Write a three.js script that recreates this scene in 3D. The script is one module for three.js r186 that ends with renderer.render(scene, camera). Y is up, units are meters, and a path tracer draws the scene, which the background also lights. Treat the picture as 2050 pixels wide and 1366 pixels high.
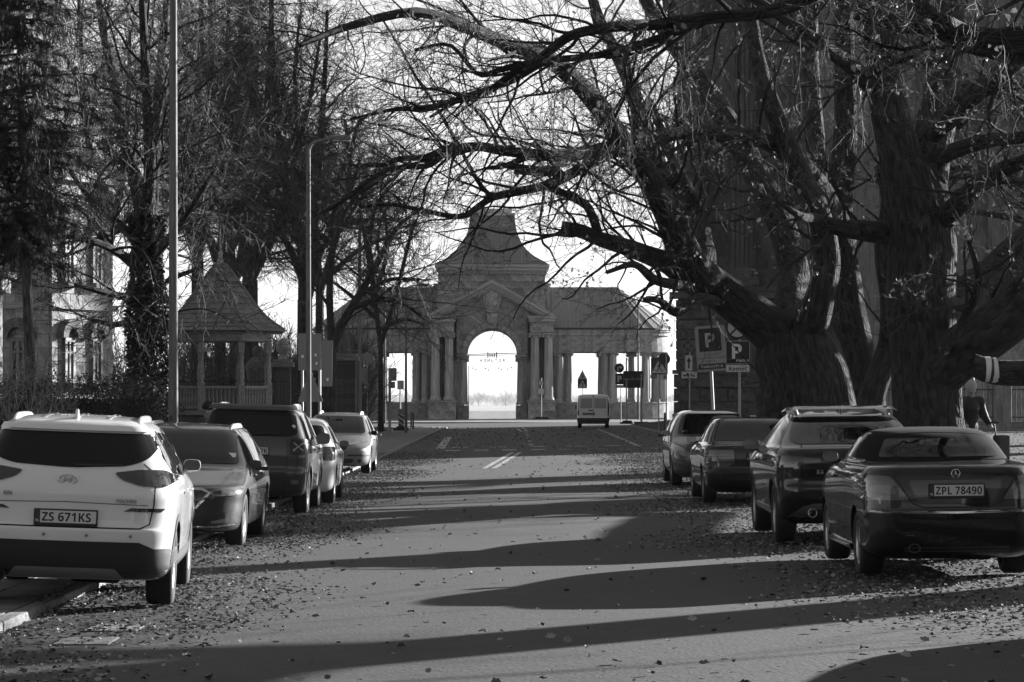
import * as THREE from 'three';
import { mergeGeometries, mergeVertices } from 'three/addons/utils/BufferGeometryUtils.js';
import { RoundedBoxGeometry } from 'three/addons/geometries/RoundedBoxGeometry.js';
import { TessellateModifier } from 'three/addons/modifiers/TessellateModifier.js';
import { TextGeometry } from 'three/addons/geometries/TextGeometry.js';
import { FontLoader } from 'three/addons/loaders/FontLoader.js';
import { MarchingCubes } from 'three/addons/objects/MarchingCubes.js';
import { Brush, Evaluator, SUBTRACTION } from 'three-bvh-csg';
import { MeshBVH } from 'three-mesh-bvh';

// ---------- camera, sky, sun, exposure ----------
const F = 5600, H = 1.78, CX = 1025, HY = 798;          // focal length in photo pixels, eye height, horizon
const scene = new THREE.Scene();
const camera = new THREE.PerspectiveCamera(2 * Math.atan(683 / F) * 180 / Math.PI, 2050 / 1366, 0.5, 14000);
camera.position.set(0, H, 0);
camera.lookAt(0, H, -100);
camera.setViewOffset(2050, 1366, 0, 683 - HY, 2050, 1366);
camera.updateProjectionMatrix();
const renderer = new THREE.WebGLRenderer({ antialias: true });
renderer.toneMapping = THREE.LinearToneMapping;
renderer.toneMappingExposure = 3.35;
renderer.shadowMap.enabled = true;

const SUN_AZ = 48 * Math.PI / 180, SUN_EL = 13.5 * Math.PI / 180;
const sunDir = new THREE.Vector3(Math.sin(SUN_AZ) * Math.cos(SUN_EL), Math.sin(SUN_EL), -Math.cos(SUN_AZ) * Math.cos(SUN_EL));
{
  const w = 512, h = 256, d = new Float32Array(w * h * 4), v = new THREE.Vector3();
  for (let j = 0; j < h; j++) for (let i = 0; i < w; i++) {
    const el = ((j + 0.5) / h - 0.5) * Math.PI, az = ((i + 0.5) / w - 0.5) * 2 * Math.PI;
    v.set(Math.cos(el) * Math.cos(az), Math.sin(el), Math.cos(el) * Math.sin(az));
    const a = Math.acos(Math.min(1, v.dot(sunDir))) * 180 / Math.PI, e = Math.max(0, el) * 180 / Math.PI;
    let L = 0.05 + 0.34 * Math.exp(-e / 15) + 0.42 * Math.exp(-a / 22);
    if (el < -0.03) L = 0.06;
    const k = (j * w + i) * 4; d[k] = d[k + 1] = d[k + 2] = L; d[k + 3] = 1;
  }
  const t = new THREE.DataTexture(d, w, h, THREE.RGBAFormat, THREE.FloatType);
  t.mapping = THREE.EquirectangularReflectionMapping; t.magFilter = t.minFilter = THREE.LinearFilter; t.needsUpdate = true;
  scene.background = t; scene.environment = t;
}
const sun = new THREE.DirectionalLight(0xffffff, 5);
sun.position.copy(sunDir).multiplyScalar(300).add(new THREE.Vector3(0, 0, -80));
sun.target.position.set(0, 0, -80); scene.add(sun, sun.target);
sun.castShadow = true; sun.shadow.mapSize.set(4096, 4096);
Object.assign(sun.shadow.camera, { left: -140, right: 140, top: 140, bottom: -140, near: 1, far: 700 });

// ---------- helpers ----------
const V3 = (x, y, z) => new THREE.Vector3(x, y, z);
const W = (px, py, Z) => V3((px - CX) * Z / F, H + (HY - py) * Z / F, -Z);   // a point of the photo at a given distance
let seed = 12345;
const rnd = () => { seed = (seed + 0x6D2B79F5) | 0; let t = Math.imul(seed ^ seed >>> 15, 1 | seed); t = t + Math.imul(t ^ t >>> 7, 61 | t) ^ t; return ((t ^ t >>> 14) >>> 0) / 4294967296; };
const rr = (a, b) => a + (b - a) * rnd();
const pick = a => a[Math.floor(rnd() * a.length)];
const g = v => new THREE.Color().setRGB(v, v, v);
const lerp = (a, b, t) => a + (b - a) * t, clamp = (x, a, b) => Math.min(b, Math.max(a, x));
const smooth = (a, b, x) => { const t = clamp((x - a) / (b - a), 0, 1); return t * t * (3 - 2 * t); };
const used = {};
const numbered = n => { const k = used[n] = (used[n] ?? -1) + 1; return k ? `${n}_${String(k).padStart(3, '0')}` : n; };
function mat(v, rough = 0.8, o = {}) { return new THREE.MeshPhysicalMaterial({ color: g(v), roughness: rough, ...o }); }
const shade = o => { o.castShadow = o.receiveShadow = true; return o; };
function thing(name, label, category, pos = [0, 0, 0], turn = 0, group) {
  const o = new THREE.Group(); o.name = numbered(name); scene.add(o);
  o.position.set(...(pos.isVector3 ? pos.toArray() : pos)); o.rotation.y = turn; o.userData = { label, category };
  if (group) o.userData.group = group;
  return o;
}
function part(parent, name, geo, m, label) {
  const o = shade(new THREE.Mesh(Array.isArray(geo) ? merge(geo) : geo, m)); o.name = name; parent.add(o);
  if (label) o.userData.label = label;
  return o;
}
function solo(name, label, category, geo, m, group) {
  const o = part(scene, numbered(name), geo, m); o.userData = { label, category }; if (group) o.userData.group = group; return o;
}
function struct(name, geo, m) { const o = part(scene, numbered(name), geo, m); o.userData.kind = 'structure'; return o; }
function stuff(parent, name, geo, m, label, category) {
  const o = part(parent, parent === scene ? numbered(name) : name, geo, m); o.userData.kind = 'stuff';
  if (label) o.userData.label = label; if (category) o.userData.category = category; return o;
}
function dup(root, label, group) { const r = root.clone(); r.name = numbered(root.name.replace(/_\d{3}$/, '')); scene.add(r); r.userData = { ...root.userData, label }; if (group) r.userData.group = group; return r; }
function merge(list) {
  const l = list.filter(Boolean).map(q => { let a = q.index ? q.toNonIndexed() : q; for (const k of Object.keys(a.attributes)) if (!['position', 'normal', 'uv'].includes(k)) a.deleteAttribute(k);
    if (!a.attributes.uv) a.setAttribute('uv', new THREE.BufferAttribute(new Float32Array(a.attributes.position.count * 2), 2)); return a; });
  return l.length === 1 ? l[0] : mergeGeometries(l);
}
const mv = (geo, x = 0, y = 0, z = 0, rx = 0, ry = 0, rz = 0) => { geo.applyMatrix4(new THREE.Matrix4().compose(V3(x, y, z), new THREE.Quaternion().setFromEuler(new THREE.Euler(rx, ry, rz)), V3(1, 1, 1))); return geo; };
const box = (w, h, d, x = 0, y = 0, z = 0, ry = 0) => mv(new THREE.BoxGeometry(w, h, d), x, y, z, 0, ry, 0);
const rbox = (w, h, d, r, x = 0, y = 0, z = 0, ry = 0) => mv(new RoundedBoxGeometry(w, h, d, 2, Math.min(r, w / 2.01, h / 2.01, d / 2.01)), x, y, z, 0, ry, 0);
const cyl = (r0, r1, h, n, x = 0, y = 0, z = 0) => mv(new THREE.CylinderGeometry(r1, r0, h, n), x, y + h / 2, z);     // base radius, top radius; y is the base
const lathe = (prof, n, x = 0, y = 0, z = 0) => mv(new THREE.LatheGeometry(prof.map(p => new THREE.Vector2(...p)), n), x, y, z);
function bar(a, b, r, n = 6, r2 = r) {                    // a round bar between two points
  const d = b.clone().sub(a), geo = new THREE.CylinderGeometry(r2, r, d.length(), n);
  geo.applyQuaternion(new THREE.Quaternion().setFromUnitVectors(V3(0, 1, 0), d.normalize())); const m = a.clone().add(b).multiplyScalar(0.5);
  return geo.translate(m.x, m.y, m.z);
}
function extr(pts, depth, bevel = 0, holes) {             // a flat outline given thickness along z, centred on z = 0
  const s = new THREE.Shape(pts.map(p => new THREE.Vector2(...p))); if (holes) for (const h of holes) s.holes.push(new THREE.Path(h.map(p => new THREE.Vector2(...p))));
  const e = new THREE.ExtrudeGeometry(s, { depth: depth - 2 * bevel, bevelEnabled: bevel > 0, bevelSize: bevel, bevelThickness: bevel, bevelSegments: 1, bevelOffset: -bevel, curveSegments: 12 });
  return e.translate(0, 0, -(depth - 2 * bevel) / 2);
}
const circ = (r, n, cx = 0, cy = 0, a0 = 0, a1 = Math.PI * 2) => Array.from({ length: n }, (_, i) => { const a = a0 + (a1 - a0) * i / (Math.abs(a1 - a0) > 6.28 ? n : n - 1); return [cx + r * Math.cos(a), cy + r * Math.sin(a)]; });
function round(poly, r, n = 4) {                          // round the corners of a 2D outline
  const out = [], N = poly.length;
  poly.forEach((p, i) => {
    const q = poly[(i + N - 1) % N], s = poly[(i + 1) % N], rad = p[2] ?? r;
    const l1 = Math.hypot(q[0] - p[0], q[1] - p[1]), l2 = Math.hypot(s[0] - p[0], s[1] - p[1]), d = Math.min(rad, l1 * 0.45, l2 * 0.45);
    const a = [p[0] + (q[0] - p[0]) * d / l1, p[1] + (q[1] - p[1]) * d / l1], b = [p[0] + (s[0] - p[0]) * d / l2, p[1] + (s[1] - p[1]) * d / l2];
    for (let k = 0; k <= n; k++) { const t = k / n; out.push([(1 - t) ** 2 * a[0] + 2 * t * (1 - t) * p[0] + t * t * b[0], (1 - t) ** 2 * a[1] + 2 * t * (1 - t) * p[1] + t * t * b[1]]); }
  });
  return out;
}
// value noise that tiles, for textures
function noiseTile(size, cells, cellsY = cells, sd = 1) {
  const s0 = seed; seed = sd * 7919; const grid = Array.from({ length: cells * cellsY }, rnd); seed = s0;
  const out = new Float32Array(size * size);
  for (let j = 0; j < size; j++) for (let i = 0; i < size; i++) {
    const x = i / size * cells, y = j / size * cellsY, x0 = Math.floor(x), y0 = Math.floor(y), fx = x - x0, fy = y - y0, u = fx * fx * (3 - 2 * fx), v = fy * fy * (3 - 2 * fy);
    const G = (a, b) => grid[(b % cellsY) * cells + a % cells];
    out[j * size + i] = lerp(lerp(G(x0, y0), G(x0 + 1, y0), u), lerp(G(x0, y0 + 1), G(x0 + 1, y0 + 1), u), v);
  }
  return out;
}
function tex(size, f, color = false) {                    // a grey texture from f(i, j) in 0..1
  const d = new Uint8Array(size * size * 4);
  for (let k = 0; k < size * size; k++) { const v = clamp(f(k % size, Math.floor(k / size), k), 0, 1) * 255; d[k * 4] = d[k * 4 + 1] = d[k * 4 + 2] = v; d[k * 4 + 3] = 255; }
  const t = new THREE.DataTexture(d, size, size); t.wrapS = t.wrapT = THREE.RepeatWrapping; t.magFilter = THREE.LinearFilter; t.minFilter = THREE.LinearMipmapLinearFilter; t.generateMipmaps = true;
  if (color) t.colorSpace = THREE.SRGBColorSpace; t.needsUpdate = true; return t;
}
function canvasTex(w, h, draw) {
  const c = document.createElement('canvas'); c.width = w; c.height = h; const x = c.getContext('2d'); draw(x, w, h);
  const t = new THREE.CanvasTexture(c); t.colorSpace = THREE.SRGBColorSpace; t.magFilter = THREE.LinearFilter; return t;
}
const rep = (t, x, y = x) => { const c = t.clone(); c.repeat.set(x, y); c.needsUpdate = true; return c; };
const groundY = x => x < 6 ? 0.0118 * (x - 0.75) : 0.062 + 0.40 * smooth(6, 11, x) + 0.02 * Math.min(10, Math.max(0, x - 11));
const fontB = await new FontLoader().loadAsync('fonts/droid/droid_sans_bold.typeface.json');
const fontR = await new FontLoader().loadAsync('fonts/droid/droid_sans_regular.typeface.json');
function text3(str, size, depth, font = fontB) { const t = new TextGeometry(str, { font, size, depth, curveSegments: 3, bevelEnabled: false }); t.computeBoundingBox(); const b = t.boundingBox; return t.translate(-(b.min.x + b.max.x) / 2, -(b.min.y + b.max.y) / 2, 0); }
// ---------- car builder: a body lofted from horizontal slices; trim, glass and lamps fitted onto its surface ----------
const M = {
  glass: mat(0.008, 0.02, { ior: 1.38 }), lampDark: mat(0.03, 0.06, { clearcoat: 1, clearcoatRoughness: 0.04 }), lampClear: mat(0.22, 0.12, { clearcoat: 1, metalness: 0.4 }),
  chrome: mat(0.6, 0.12, { metalness: 1 }), dullMetal: mat(0.45, 0.35, { metalness: 1 }), rubber: mat(0.018, 0.85), plastic: mat(0.02, 0.55), black: mat(0.006, 0.6), gloss: mat(0.01, 0.12, { clearcoat: 1 }),
  seam: mat(0.01, 0.8), rim: mat(0.42, 0.3, { metalness: 0.85 }), rimDark: mat(0.05, 0.4, { metalness: 0.6 }), mirror: mat(0.3, 0.03, { metalness: 1 }),
  grey: mat(0.18, 0.5), white: mat(0.75, 0.5), galv: mat(0.36, 0.5, { metalness: 0.5 })
};
const paint = (v, o = {}) => mat(v, 0.5, { clearcoat: 1, clearcoatRoughness: 0.04, metalness: 0.0, specularIntensity: 0.25, ...o });
function carBody(rows, sub = 5) {
  const R = [], n = rows.length, cr = (a, b, c, d, t) => { const m0 = (c - a) / 2, m1 = (d - b) / 2, t2 = t * t, t3 = t2 * t; return (2 * t3 - 3 * t2 + 1) * b + (t3 - 2 * t2 + t) * m0 + (-2 * t3 + 3 * t2) * c + (t3 - t2) * m1; };
  for (let i = 0; i < n - 1; i++) for (let k = 0; k < sub; k++) {
    const t = k / sub, A = rows[Math.max(0, i - 1)], B = rows[i], C = rows[i + 1], D = rows[Math.min(n - 1, i + 2)];
    R.push(B.map((_, q) => { const v = cr(A[q], B[q], C[q], D[q], t), lo = Math.min(B[q], C[q]), hi = Math.max(B[q], C[q]), m = (hi - lo) * 0.12 + 1e-4; return clamp(v, lo - m, hi + m); }));
  }
  R.push(rows[n - 1]);
  const pos = [], loop = [];
  for (const [y, zr, zf, w, c = 0.2, cf = 0.25, br = 0.06, bf = 0.12] of R) {
    const half = [], we = w * 0.975, L = zr - zf;
    const ca = Math.min(c, w * 0.9, L * 0.4), cb = Math.min(cf, w * 0.9, L * 0.4), sag = (x, b) => b * (x / w) ** 2;
    for (let i = 0; i < 9; i++) { const x = (we - ca) * i / 9; half.push([x, zr - sag(x, br)]); }
    const zc = zr - sag(we - ca, br);
    for (let i = 0; i < 8; i++) { const a = Math.PI / 2 * i / 8; half.push([we - ca + ca * Math.sin(a), zc - ca * 1.15 * (1 - Math.cos(a))]); }
    const zs = zc - ca * 1.15, ze0 = zf + sag(we - cb, bf), ze = ze0 + cb * 1.15;
    for (let i = 0; i < 18; i++) { const u = i / 18; half.push([we + (w - we) * 4 * u * (1 - u), lerp(zs, ze, u)]); }
    for (let i = 0; i < 8; i++) { const a = Math.PI / 2 * i / 8; half.push([we - cb + cb * Math.cos(a), ze - cb * 1.15 * Math.sin(a)]); }
    for (let i = 0; i <= 9; i++) { const x = (we - cb) * (1 - i / 9); half.push([x, zf + sag(x, bf)]); }
    loop.length = 0; for (const p of half) loop.push(p); for (let i = half.length - 2; i > 0; i--) loop.push([-half[i][0], half[i][1]]);
    for (const [x, z] of loop) pos.push(x, y, z);
  }
  const K = loop.length, idx = [], S = R.length;
  for (let j = 0; j < S - 1; j++) for (let i = 0; i < K; i++) { const a = j * K + i, b = j * K + (i + 1) % K; idx.push(a, b, a + K, b, b + K, a + K); }
  const cap = (j, up) => { const r = R[j], c = pos.length / 3; pos.push(0, r[0] + (up ? 0.004 : 0), (r[1] + r[2]) / 2); for (let i = 0; i < K; i++) { const a = j * K + i, b = j * K + (i + 1) % K; up ? idx.push(a, b, c) : idx.push(b, a, c); } };
  cap(0, false); cap(S - 1, true);
  const geo = new THREE.BufferGeometry(); geo.setAttribute('position', new THREE.Float32BufferAttribute(pos, 3)); geo.setIndex(idx); geo.computeVertexNormals();
  geo.setAttribute('uv', new THREE.BufferAttribute(new Float32Array(pos.length / 3 * 2), 2));
  return geo;
}
const VIEWS = {   // view: 2D point to ray origin, and ray direction
  rear: [(u, v) => V3(u, v, 5), V3(0, 0, -1)], front: [(u, v) => V3(u, v, -5), V3(0, 0, 1)], right: [(u, v) => V3(4, v, u), V3(-1, 0, 0)], left: [(u, v) => V3(-4, v, u), V3(1, 0, 0)], top: [(u, v) => V3(u, 4, v), V3(0, -1, 0)]
};
const CAR_EV = new Evaluator(); CAR_EV.attributes = ['position', 'normal', 'uv']; CAR_EV.useGroups = true;
class Car {
  constructor(name, label, rows, paintMat, o) {
    this.root = thing(name, label, o.category || 'car', [0, 0, 0], 0, o.group); this.o = o;
    const geo = carBody(rows); this.bvh = new MeshBVH(geo.clone()); this.paint = paintMat;
    let b = new Brush(geo, paintMat); b.updateMatrixWorld();
    for (const z of [o.rearAxle, o.frontAxle]) for (const s of [-1, 1]) {
      const c = new Brush(new THREE.CylinderGeometry(o.archR, o.archR, 0.34, 40), M.black); c.rotation.z = Math.PI / 2; c.position.set(s * (o.halfW - 0.12), o.wheelR + 0.01, z); c.updateMatrixWorld();
      b = CAR_EV.evaluate(b, c, SUBTRACTION);
    }
    const body = shade(new THREE.Mesh(b.geometry, b.material)); body.name = 'body'; this.root.add(body); this.body = body;
    for (const z of [o.rearAxle, o.frontAxle]) for (const s of [-1, 1]) this.wheel(s, z);
  }
  cast(view, u, v) { const [of, d] = VIEWS[view], h = this.bvh.raycastFirst(new THREE.Ray(of(u, v), d), THREE.DoubleSide); if (h) { h.point.n = h.face.normal.clone(); if (h.point.n.dot(d) > 0) h.point.n.negate(); } return h && h.point; }
  patch(name, view, poly, m, { off = 0.004, depth = 0.012, seg = 0.035, parent = this.root, label } = {}) {
    const s = new THREE.Shape(poly.map(p => new THREE.Vector2(p[0], p[1])));
    let geo = new THREE.ShapeGeometry(s, 1); geo.deleteAttribute('uv'); geo.deleteAttribute('normal');
    geo = new TessellateModifier(seg, 15).modify(geo.toNonIndexed()); geo = mergeVertices(geo, 1e-5);
    const P = geo.attributes.position, d = VIEWS[view][1], ok = [];
    for (let i = 0; i < P.count; i++) { const h = this.cast(view, P.getX(i), P.getY(i)); ok.push(!!h); if (h) { h.addScaledVector(h.n, off); P.setXYZ(i, h.x, h.y, h.z); } }
    const ix = geo.index.array, tri = []; for (let i = 0; i < ix.length; i += 3) if (ok[ix[i]] && ok[ix[i + 1]] && ok[ix[i + 2]]) tri.push(ix[i], ix[i + 1], ix[i + 2]);
    if (!tri.length) { console.log('patch missed', name, this.root.name); return null; }
    const edge = {}; for (let i = 0; i < tri.length; i += 3) for (let k = 0; k < 3; k++) { const a = tri[i + k], b = tri[i + (k + 1) % 3]; edge[`${b}_${a}`] ? delete edge[`${b}_${a}`] : edge[`${a}_${b}`] = [a, b]; }
    geo.setIndex(tri); geo.deleteAttribute('normal'); geo.computeVertexNormals(); const top = geo.toNonIndexed();
    const sk = []; for (const [a, b] of Object.values(edge)) { const A = V3().fromBufferAttribute(P, a), B = V3().fromBufferAttribute(P, b), A2 = A.clone().addScaledVector(d, depth), B2 = B.clone().addScaledVector(d, depth); for (const q of [A, A2, B, B, A2, B2]) sk.push(q.x, q.y, q.z); }
    const sg = new THREE.BufferGeometry(); sg.setAttribute('position', new THREE.Float32BufferAttribute(sk, 3)); sg.computeVertexNormals();
    return part(parent, name, merge([top, sg]), m, label);
  }
  both(name, poly, m, o) { this.patch(name, 'right', poly, m, o); this.patch(name, 'left', poly, m, o); }           // the same patch on both flanks, (z, y)
  pair(name, view, poly, m, o) { this.patch(name, view, poly, m, o); this.patch(name, view, poly.map(p => [-p[0], ...p.slice(1)]), m, o); }
  seam(view, pts, w = 0.011, m = M.seam, name = 'panel_gap', off = 0.0025) {
    const d = VIEWS[view][1], L = [], tri = []; const P = [];
    for (let i = 0; i < pts.length - 1; i++) { const a = pts[i], b = pts[i + 1], n = Math.max(1, Math.ceil(Math.hypot(b[0] - a[0], b[1] - a[1]) / 0.05)); for (let k = 0; k < n; k++) P.push([lerp(a[0], b[0], k / n), lerp(a[1], b[1], k / n)]); }
    P.push(pts[pts.length - 1]);
    P.forEach((p, i) => { const q = P[Math.max(0, i - 1)], s = P[Math.min(P.length - 1, i + 1)], l = Math.hypot(s[0] - q[0], s[1] - q[1]) || 1, nx = -(s[1] - q[1]) / l * w / 2, ny = (s[0] - q[0]) / l * w / 2;
      const h1 = this.cast(view, p[0] + nx, p[1] + ny), h2 = this.cast(view, p[0] - nx, p[1] - ny); L.push(h1 && h2 ? [h1.addScaledVector(h1.n, off), h2.addScaledVector(h2.n, off)] : null); });
    for (let i = 0; i < L.length - 1; i++) if (L[i] && L[i + 1]) for (const q of [L[i][0], L[i][1], L[i + 1][0], L[i + 1][0], L[i][1], L[i + 1][1]]) tri.push(q.x, q.y, q.z);
    if (!tri.length) return;
    const geo = new THREE.BufferGeometry(); geo.setAttribute('position', new THREE.Float32BufferAttribute(tri, 3)); geo.computeVertexNormals(); part(this.root, name, merge([geo]), m);
  }
  flank(pts, w, m, name) { this.seam('right', pts, w, m, name); this.seam('left', pts, w, m, name); }
  wheel(s, z) {
    const o = this.o, R = o.wheelR, wd = o.tyreW || 0.225, rim = o.rimR || R * 0.68, x = s * (o.halfW - 0.035 - wd / 2);
    const t = lathe([[rim, -wd / 2 + 0.02], [rim + 0.03, -wd / 2], [R - 0.03, -wd / 2], [R - 0.006, -wd / 2 + 0.025], [R, -wd / 4], [R, wd / 4], [R - 0.006, wd / 2 - 0.025], [R - 0.03, wd / 2], [rim + 0.03, wd / 2], [rim, wd / 2 - 0.02]], 44);
    const tyre = part(this.root, 'wheel', [t], M.rubber); tyre.position.set(x, R, z); tyre.rotation.z = -Math.PI / 2 * s;
    const f = wd / 2 - 0.025, gs = [lathe([[rim * 0.9, f - 0.12], [rim * 0.93, f - 0.01], [rim, f + 0.01], [rim + 0.004, f - 0.01], [rim + 0.004, -f]], 40)];
    const n = o.spokes || 5;
    for (let k = 0; k < n; k++) for (const q of o.twin ? [-0.13, 0.13] : [0]) { const a = k / n * Math.PI * 2, b = box(rim * 0.92, 0.03, o.twin ? 0.032 : 0.06, rim * 0.5, f - 0.015, 0); b.rotateY(a + q * 0.9); gs.push(b); }
    gs.push(cyl(0.07, 0.06, 0.04, 16, 0, f - 0.03, 0));
    part(tyre, 'rim', gs, o.rimMat || M.rim); part(tyre, 'brake_disc', [cyl(rim * 0.88, rim * 0.88, 0.02, 24, 0, f - 0.1, 0)], M.black);
  }
  plate(view, str, y, x = 0, w = 0.52, o = {}) {
    const h = 0.114, p = this.cast(view, x, y), s = view === 'rear' ? 1 : -1; const holder = part(this.root, 'licence_plate_holder', [rbox(w + 0.02, h + 0.03, 0.02, 0.006, 0, -0.006, 0)], M.plastic); holder.position.set(x, y, p.z + s * 0.012); holder.rotation.y = s > 0 ? 0 : Math.PI; holder.rotation.x = (o.tilt || 0) * s;
    const t = canvasTex(512, 112, (c, W2, H2) => { c.fillStyle = '#c4c4c4'; c.fillRect(0, 0, W2, H2); c.fillStyle = '#333'; c.fillRect(0, 0, 44, H2); c.fillStyle = '#ddd'; c.font = 'bold 26px sans-serif'; c.fillText('PL', 6, 100); c.strokeStyle = '#181818'; c.lineWidth = 5; c.strokeRect(2, 2, W2 - 4, H2 - 4);
      c.fillStyle = '#101010'; c.font = 'bold 100px sans-serif'; c.textBaseline = 'middle'; const m = c.measureText(str).width, room = 440; c.save(); c.translate(o.right ? 500 - Math.min(m, room) : 56, 58); c.scale(Math.min(1, room / m), 1.02); c.fillText(str, 0, 0); c.restore(); });
    const pl = part(holder, 'licence_plate', new THREE.PlaneGeometry(w, h), new THREE.MeshStandardMaterial({ map: t, roughness: 0.45 })); pl.position.z = 0.0125; return holder;
  }
  letters(view, str, x, y, size, m = M.chrome, name = 'model_badge', font = fontB) { const p = this.cast(view, x, y); const o = part(this.root, name, [text3(str, size, 0.006, font)], m); o.position.copy(p).addScaledVector(p.n, 0.006); o.rotation.y = Math.atan2(p.n.x, p.n.z); return o; }
  doorMirror(s, x, y, z, w = 0.21, h = 0.15, m = this.paint) {
    const sp = new THREE.SphereGeometry(0.5, 20, 14), P = sp.attributes.position;   // a flat-backed rounded shell
    for (let i = 0; i < P.count; i++) { const zz = P.getZ(i), k = 1 / Math.max(Math.abs(P.getX(i)), Math.abs(P.getY(i)), 0.34) * 0.42; P.setXYZ(i, P.getX(i) * lerp(1, k, 0.55), P.getY(i) * lerp(1, k, 0.55), zz > 0.1 ? 0.1 + (zz - 0.1) * 0.1 : zz); }
    sp.scale(w, h, 0.17); sp.computeVertexNormals();
    const o = part(this.root, 'door_mirror', [sp, box(0.16, 0.045, 0.07, -s * w * 0.5, -h * 0.36, -0.01)], m); { const q = this.cast(s > 0 ? 'right' : 'left', z, y - 0.06); o.position.set((q ? q.x : s * x) + s * w * 0.36, y, z); } o.rotation.y = s * 0.1;
    const gl = part(o, 'mirror_glass', [mv(extr(round([[-w * 0.44, -h * 0.4], [w * 0.44, -h * 0.36], [w * 0.42, h * 0.4], [-w * 0.38, h * 0.42]], 0.05), 0.006), 0, 0, 0)], M.mirror); gl.position.z = 0.024; return o;
  }
  handle(z, y) { for (const s of [-1, 1]) { const p = this.cast(s > 0 ? 'right' : 'left', z, y); const o = part(this.root, 'door_handle', [rbox(0.03, 0.028, 0.2, 0.012)], this.o.handleMat || this.paint); o.position.set(p.x + s * 0.018, y, z); } }
  rails(x0, y0, za, zb, lift = 0.04, m = M.dullMetal, r = 0.02) {      // a solid rail that rises from the roof and sinks back into it
    for (const s of [-1, 1]) { const P = [], I = [], n = 24; for (let i = 0; i <= n; i++) { const u = i / n, z = lerp(za, zb, u), p = this.cast('top', s * x0, z), k = Math.sin(Math.min(1, Math.min(u, 1 - u) * 4.5) * Math.PI / 2), t = p.y + lift * k; for (const [x, y] of [[-r, p.y - 0.02], [-r, t - 0.012], [-r * 0.5, t], [r * 0.5, t], [r, t - 0.012], [r, p.y - 0.02]]) P.push(s * x0 + x, y, z); }
      for (let i = 0; i < n; i++) for (let q = 0; q < 5; q++) { const a = i * 6 + q; I.push(a, a + 6, a + 1, a + 1, a + 6, a + 7); } const ge = new THREE.BufferGeometry(); ge.setAttribute('position', new THREE.Float32BufferAttribute(P, 3)); ge.setIndex(I); ge.computeVertexNormals(); part(this.root, 'roof_rail', [ge], m); }
  }
  fin(z, h = 0.08) { const p = this.cast('top', 0, z); const e = extr([[0.09, 0], [-0.09, 0], [0.02, h], [0.05, h]], 0.03, 0.008); e.rotateY(-Math.PI / 2); const o = part(this.root, 'roof_antenna', [e], this.paint); o.position.set(0, p.y - 0.004, z); }
  exhaust(x, y, z, r = 0.045, sx = 1, em = M.rimDark) { const t = new THREE.CylinderGeometry(r, r, 0.22, 24, 1, true); t.rotateX(Math.PI / 2); const k = new THREE.TorusGeometry(r, 0.006, 8, 28); k.translate(0, 0, 0.11); const inn = new THREE.CircleGeometry(r * 0.97, 20); inn.translate(0, 0, 0.06); const o = part(this.root, 'exhaust_pipe', [t, k], em); o.position.set(x, y, z); o.scale.x = sx; part(o, 'exhaust_inside', [inn], M.black); }
  wiper(view, a, b) { const A = this.cast(view, ...a), B = this.cast(view, ...b), d = view === 'rear' ? 1 : -1; A.z += d * 0.03; B.z += d * 0.02; part(this.root, 'wiper', [bar(A, B, 0.012, 6, 0.006)], M.plastic); }
  under(y = 0.18, z0 = this.o.frontAxle, z1 = this.o.rearAxle) { const w = this.o.halfW; part(this.root, 'underbody', [rbox(w * 1.1, 0.08, Math.abs(z1 - z0) * 0.95, 0.03, 0, y + 0.06, (z0 + z1) / 2), bar(V3(-w + 0.25, this.o.wheelR * 0.85, this.o.rearAxle), V3(w - 0.25, this.o.wheelR * 0.85, this.o.rearAxle), 0.04), rbox(0.45, 0.13, 0.3, 0.06, w * 0.25, y + 0.07, z1 + 0.35)], M.black); }
  place(x, y, z, turn = 0, roll = 0) { this.root.position.set(x, y, z); this.root.rotation.set(0, turn, roll, 'YXZ'); return this; }
}
const arch = (z, r, R, a0 = -0.25, a1 = Math.PI + 0.25, t = 0.06) => { const o = circ(R + t, 22, z, r, a0, a1), i = circ(R - 0.004, 22, z, r, a1, a0); return [...o, ...i]; };
// ---------- ground ----------
const nA = noiseTile(512, 128, 128, 11), nB = noiseTile(512, 256, 256, 12), nC = noiseTile(512, 9, 9, 13), nD = noiseTile(512, 30, 30, 14), nE = noiseTile(512, 4, 4, 15);
const T = {
  asphalt: tex(512, (i, j, k) => 0.56 + 0.30 * (nB[k] - 0.5) + 0.16 * (nA[k] - 0.5) + 0.14 * (nC[k] - 0.5) + 0.08 * (nD[k] - 0.5), true), grit: tex(512, (i, j, k) => 0.6 * nB[k] + 0.4 * nA[k]),
  stone: tex(512, (i, j, k) => 0.74 + 0.18 * (nD[k] - 0.5) + 0.2 * (nC[k] - 0.5) + 0.16 * (nA[k] - 0.5), true), stoneB: tex(512, (i, j, k) => 0.5 * nA[k] + 0.3 * nD[k] + 0.2 * nC[k]),
  earth: tex(512, (i, j, k) => 0.5 + 0.5 * (nD[k] - 0.5) + 0.5 * (nA[k] - 0.5) + 0.3 * (nC[k] - 0.5), true), worn: tex(512, (i, j, k) => nA[k] * 0.5 + nD[k] * 0.5 > 0.36 + 0.2 * nC[k] ? 0.85 : 0.35, true)
};
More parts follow.
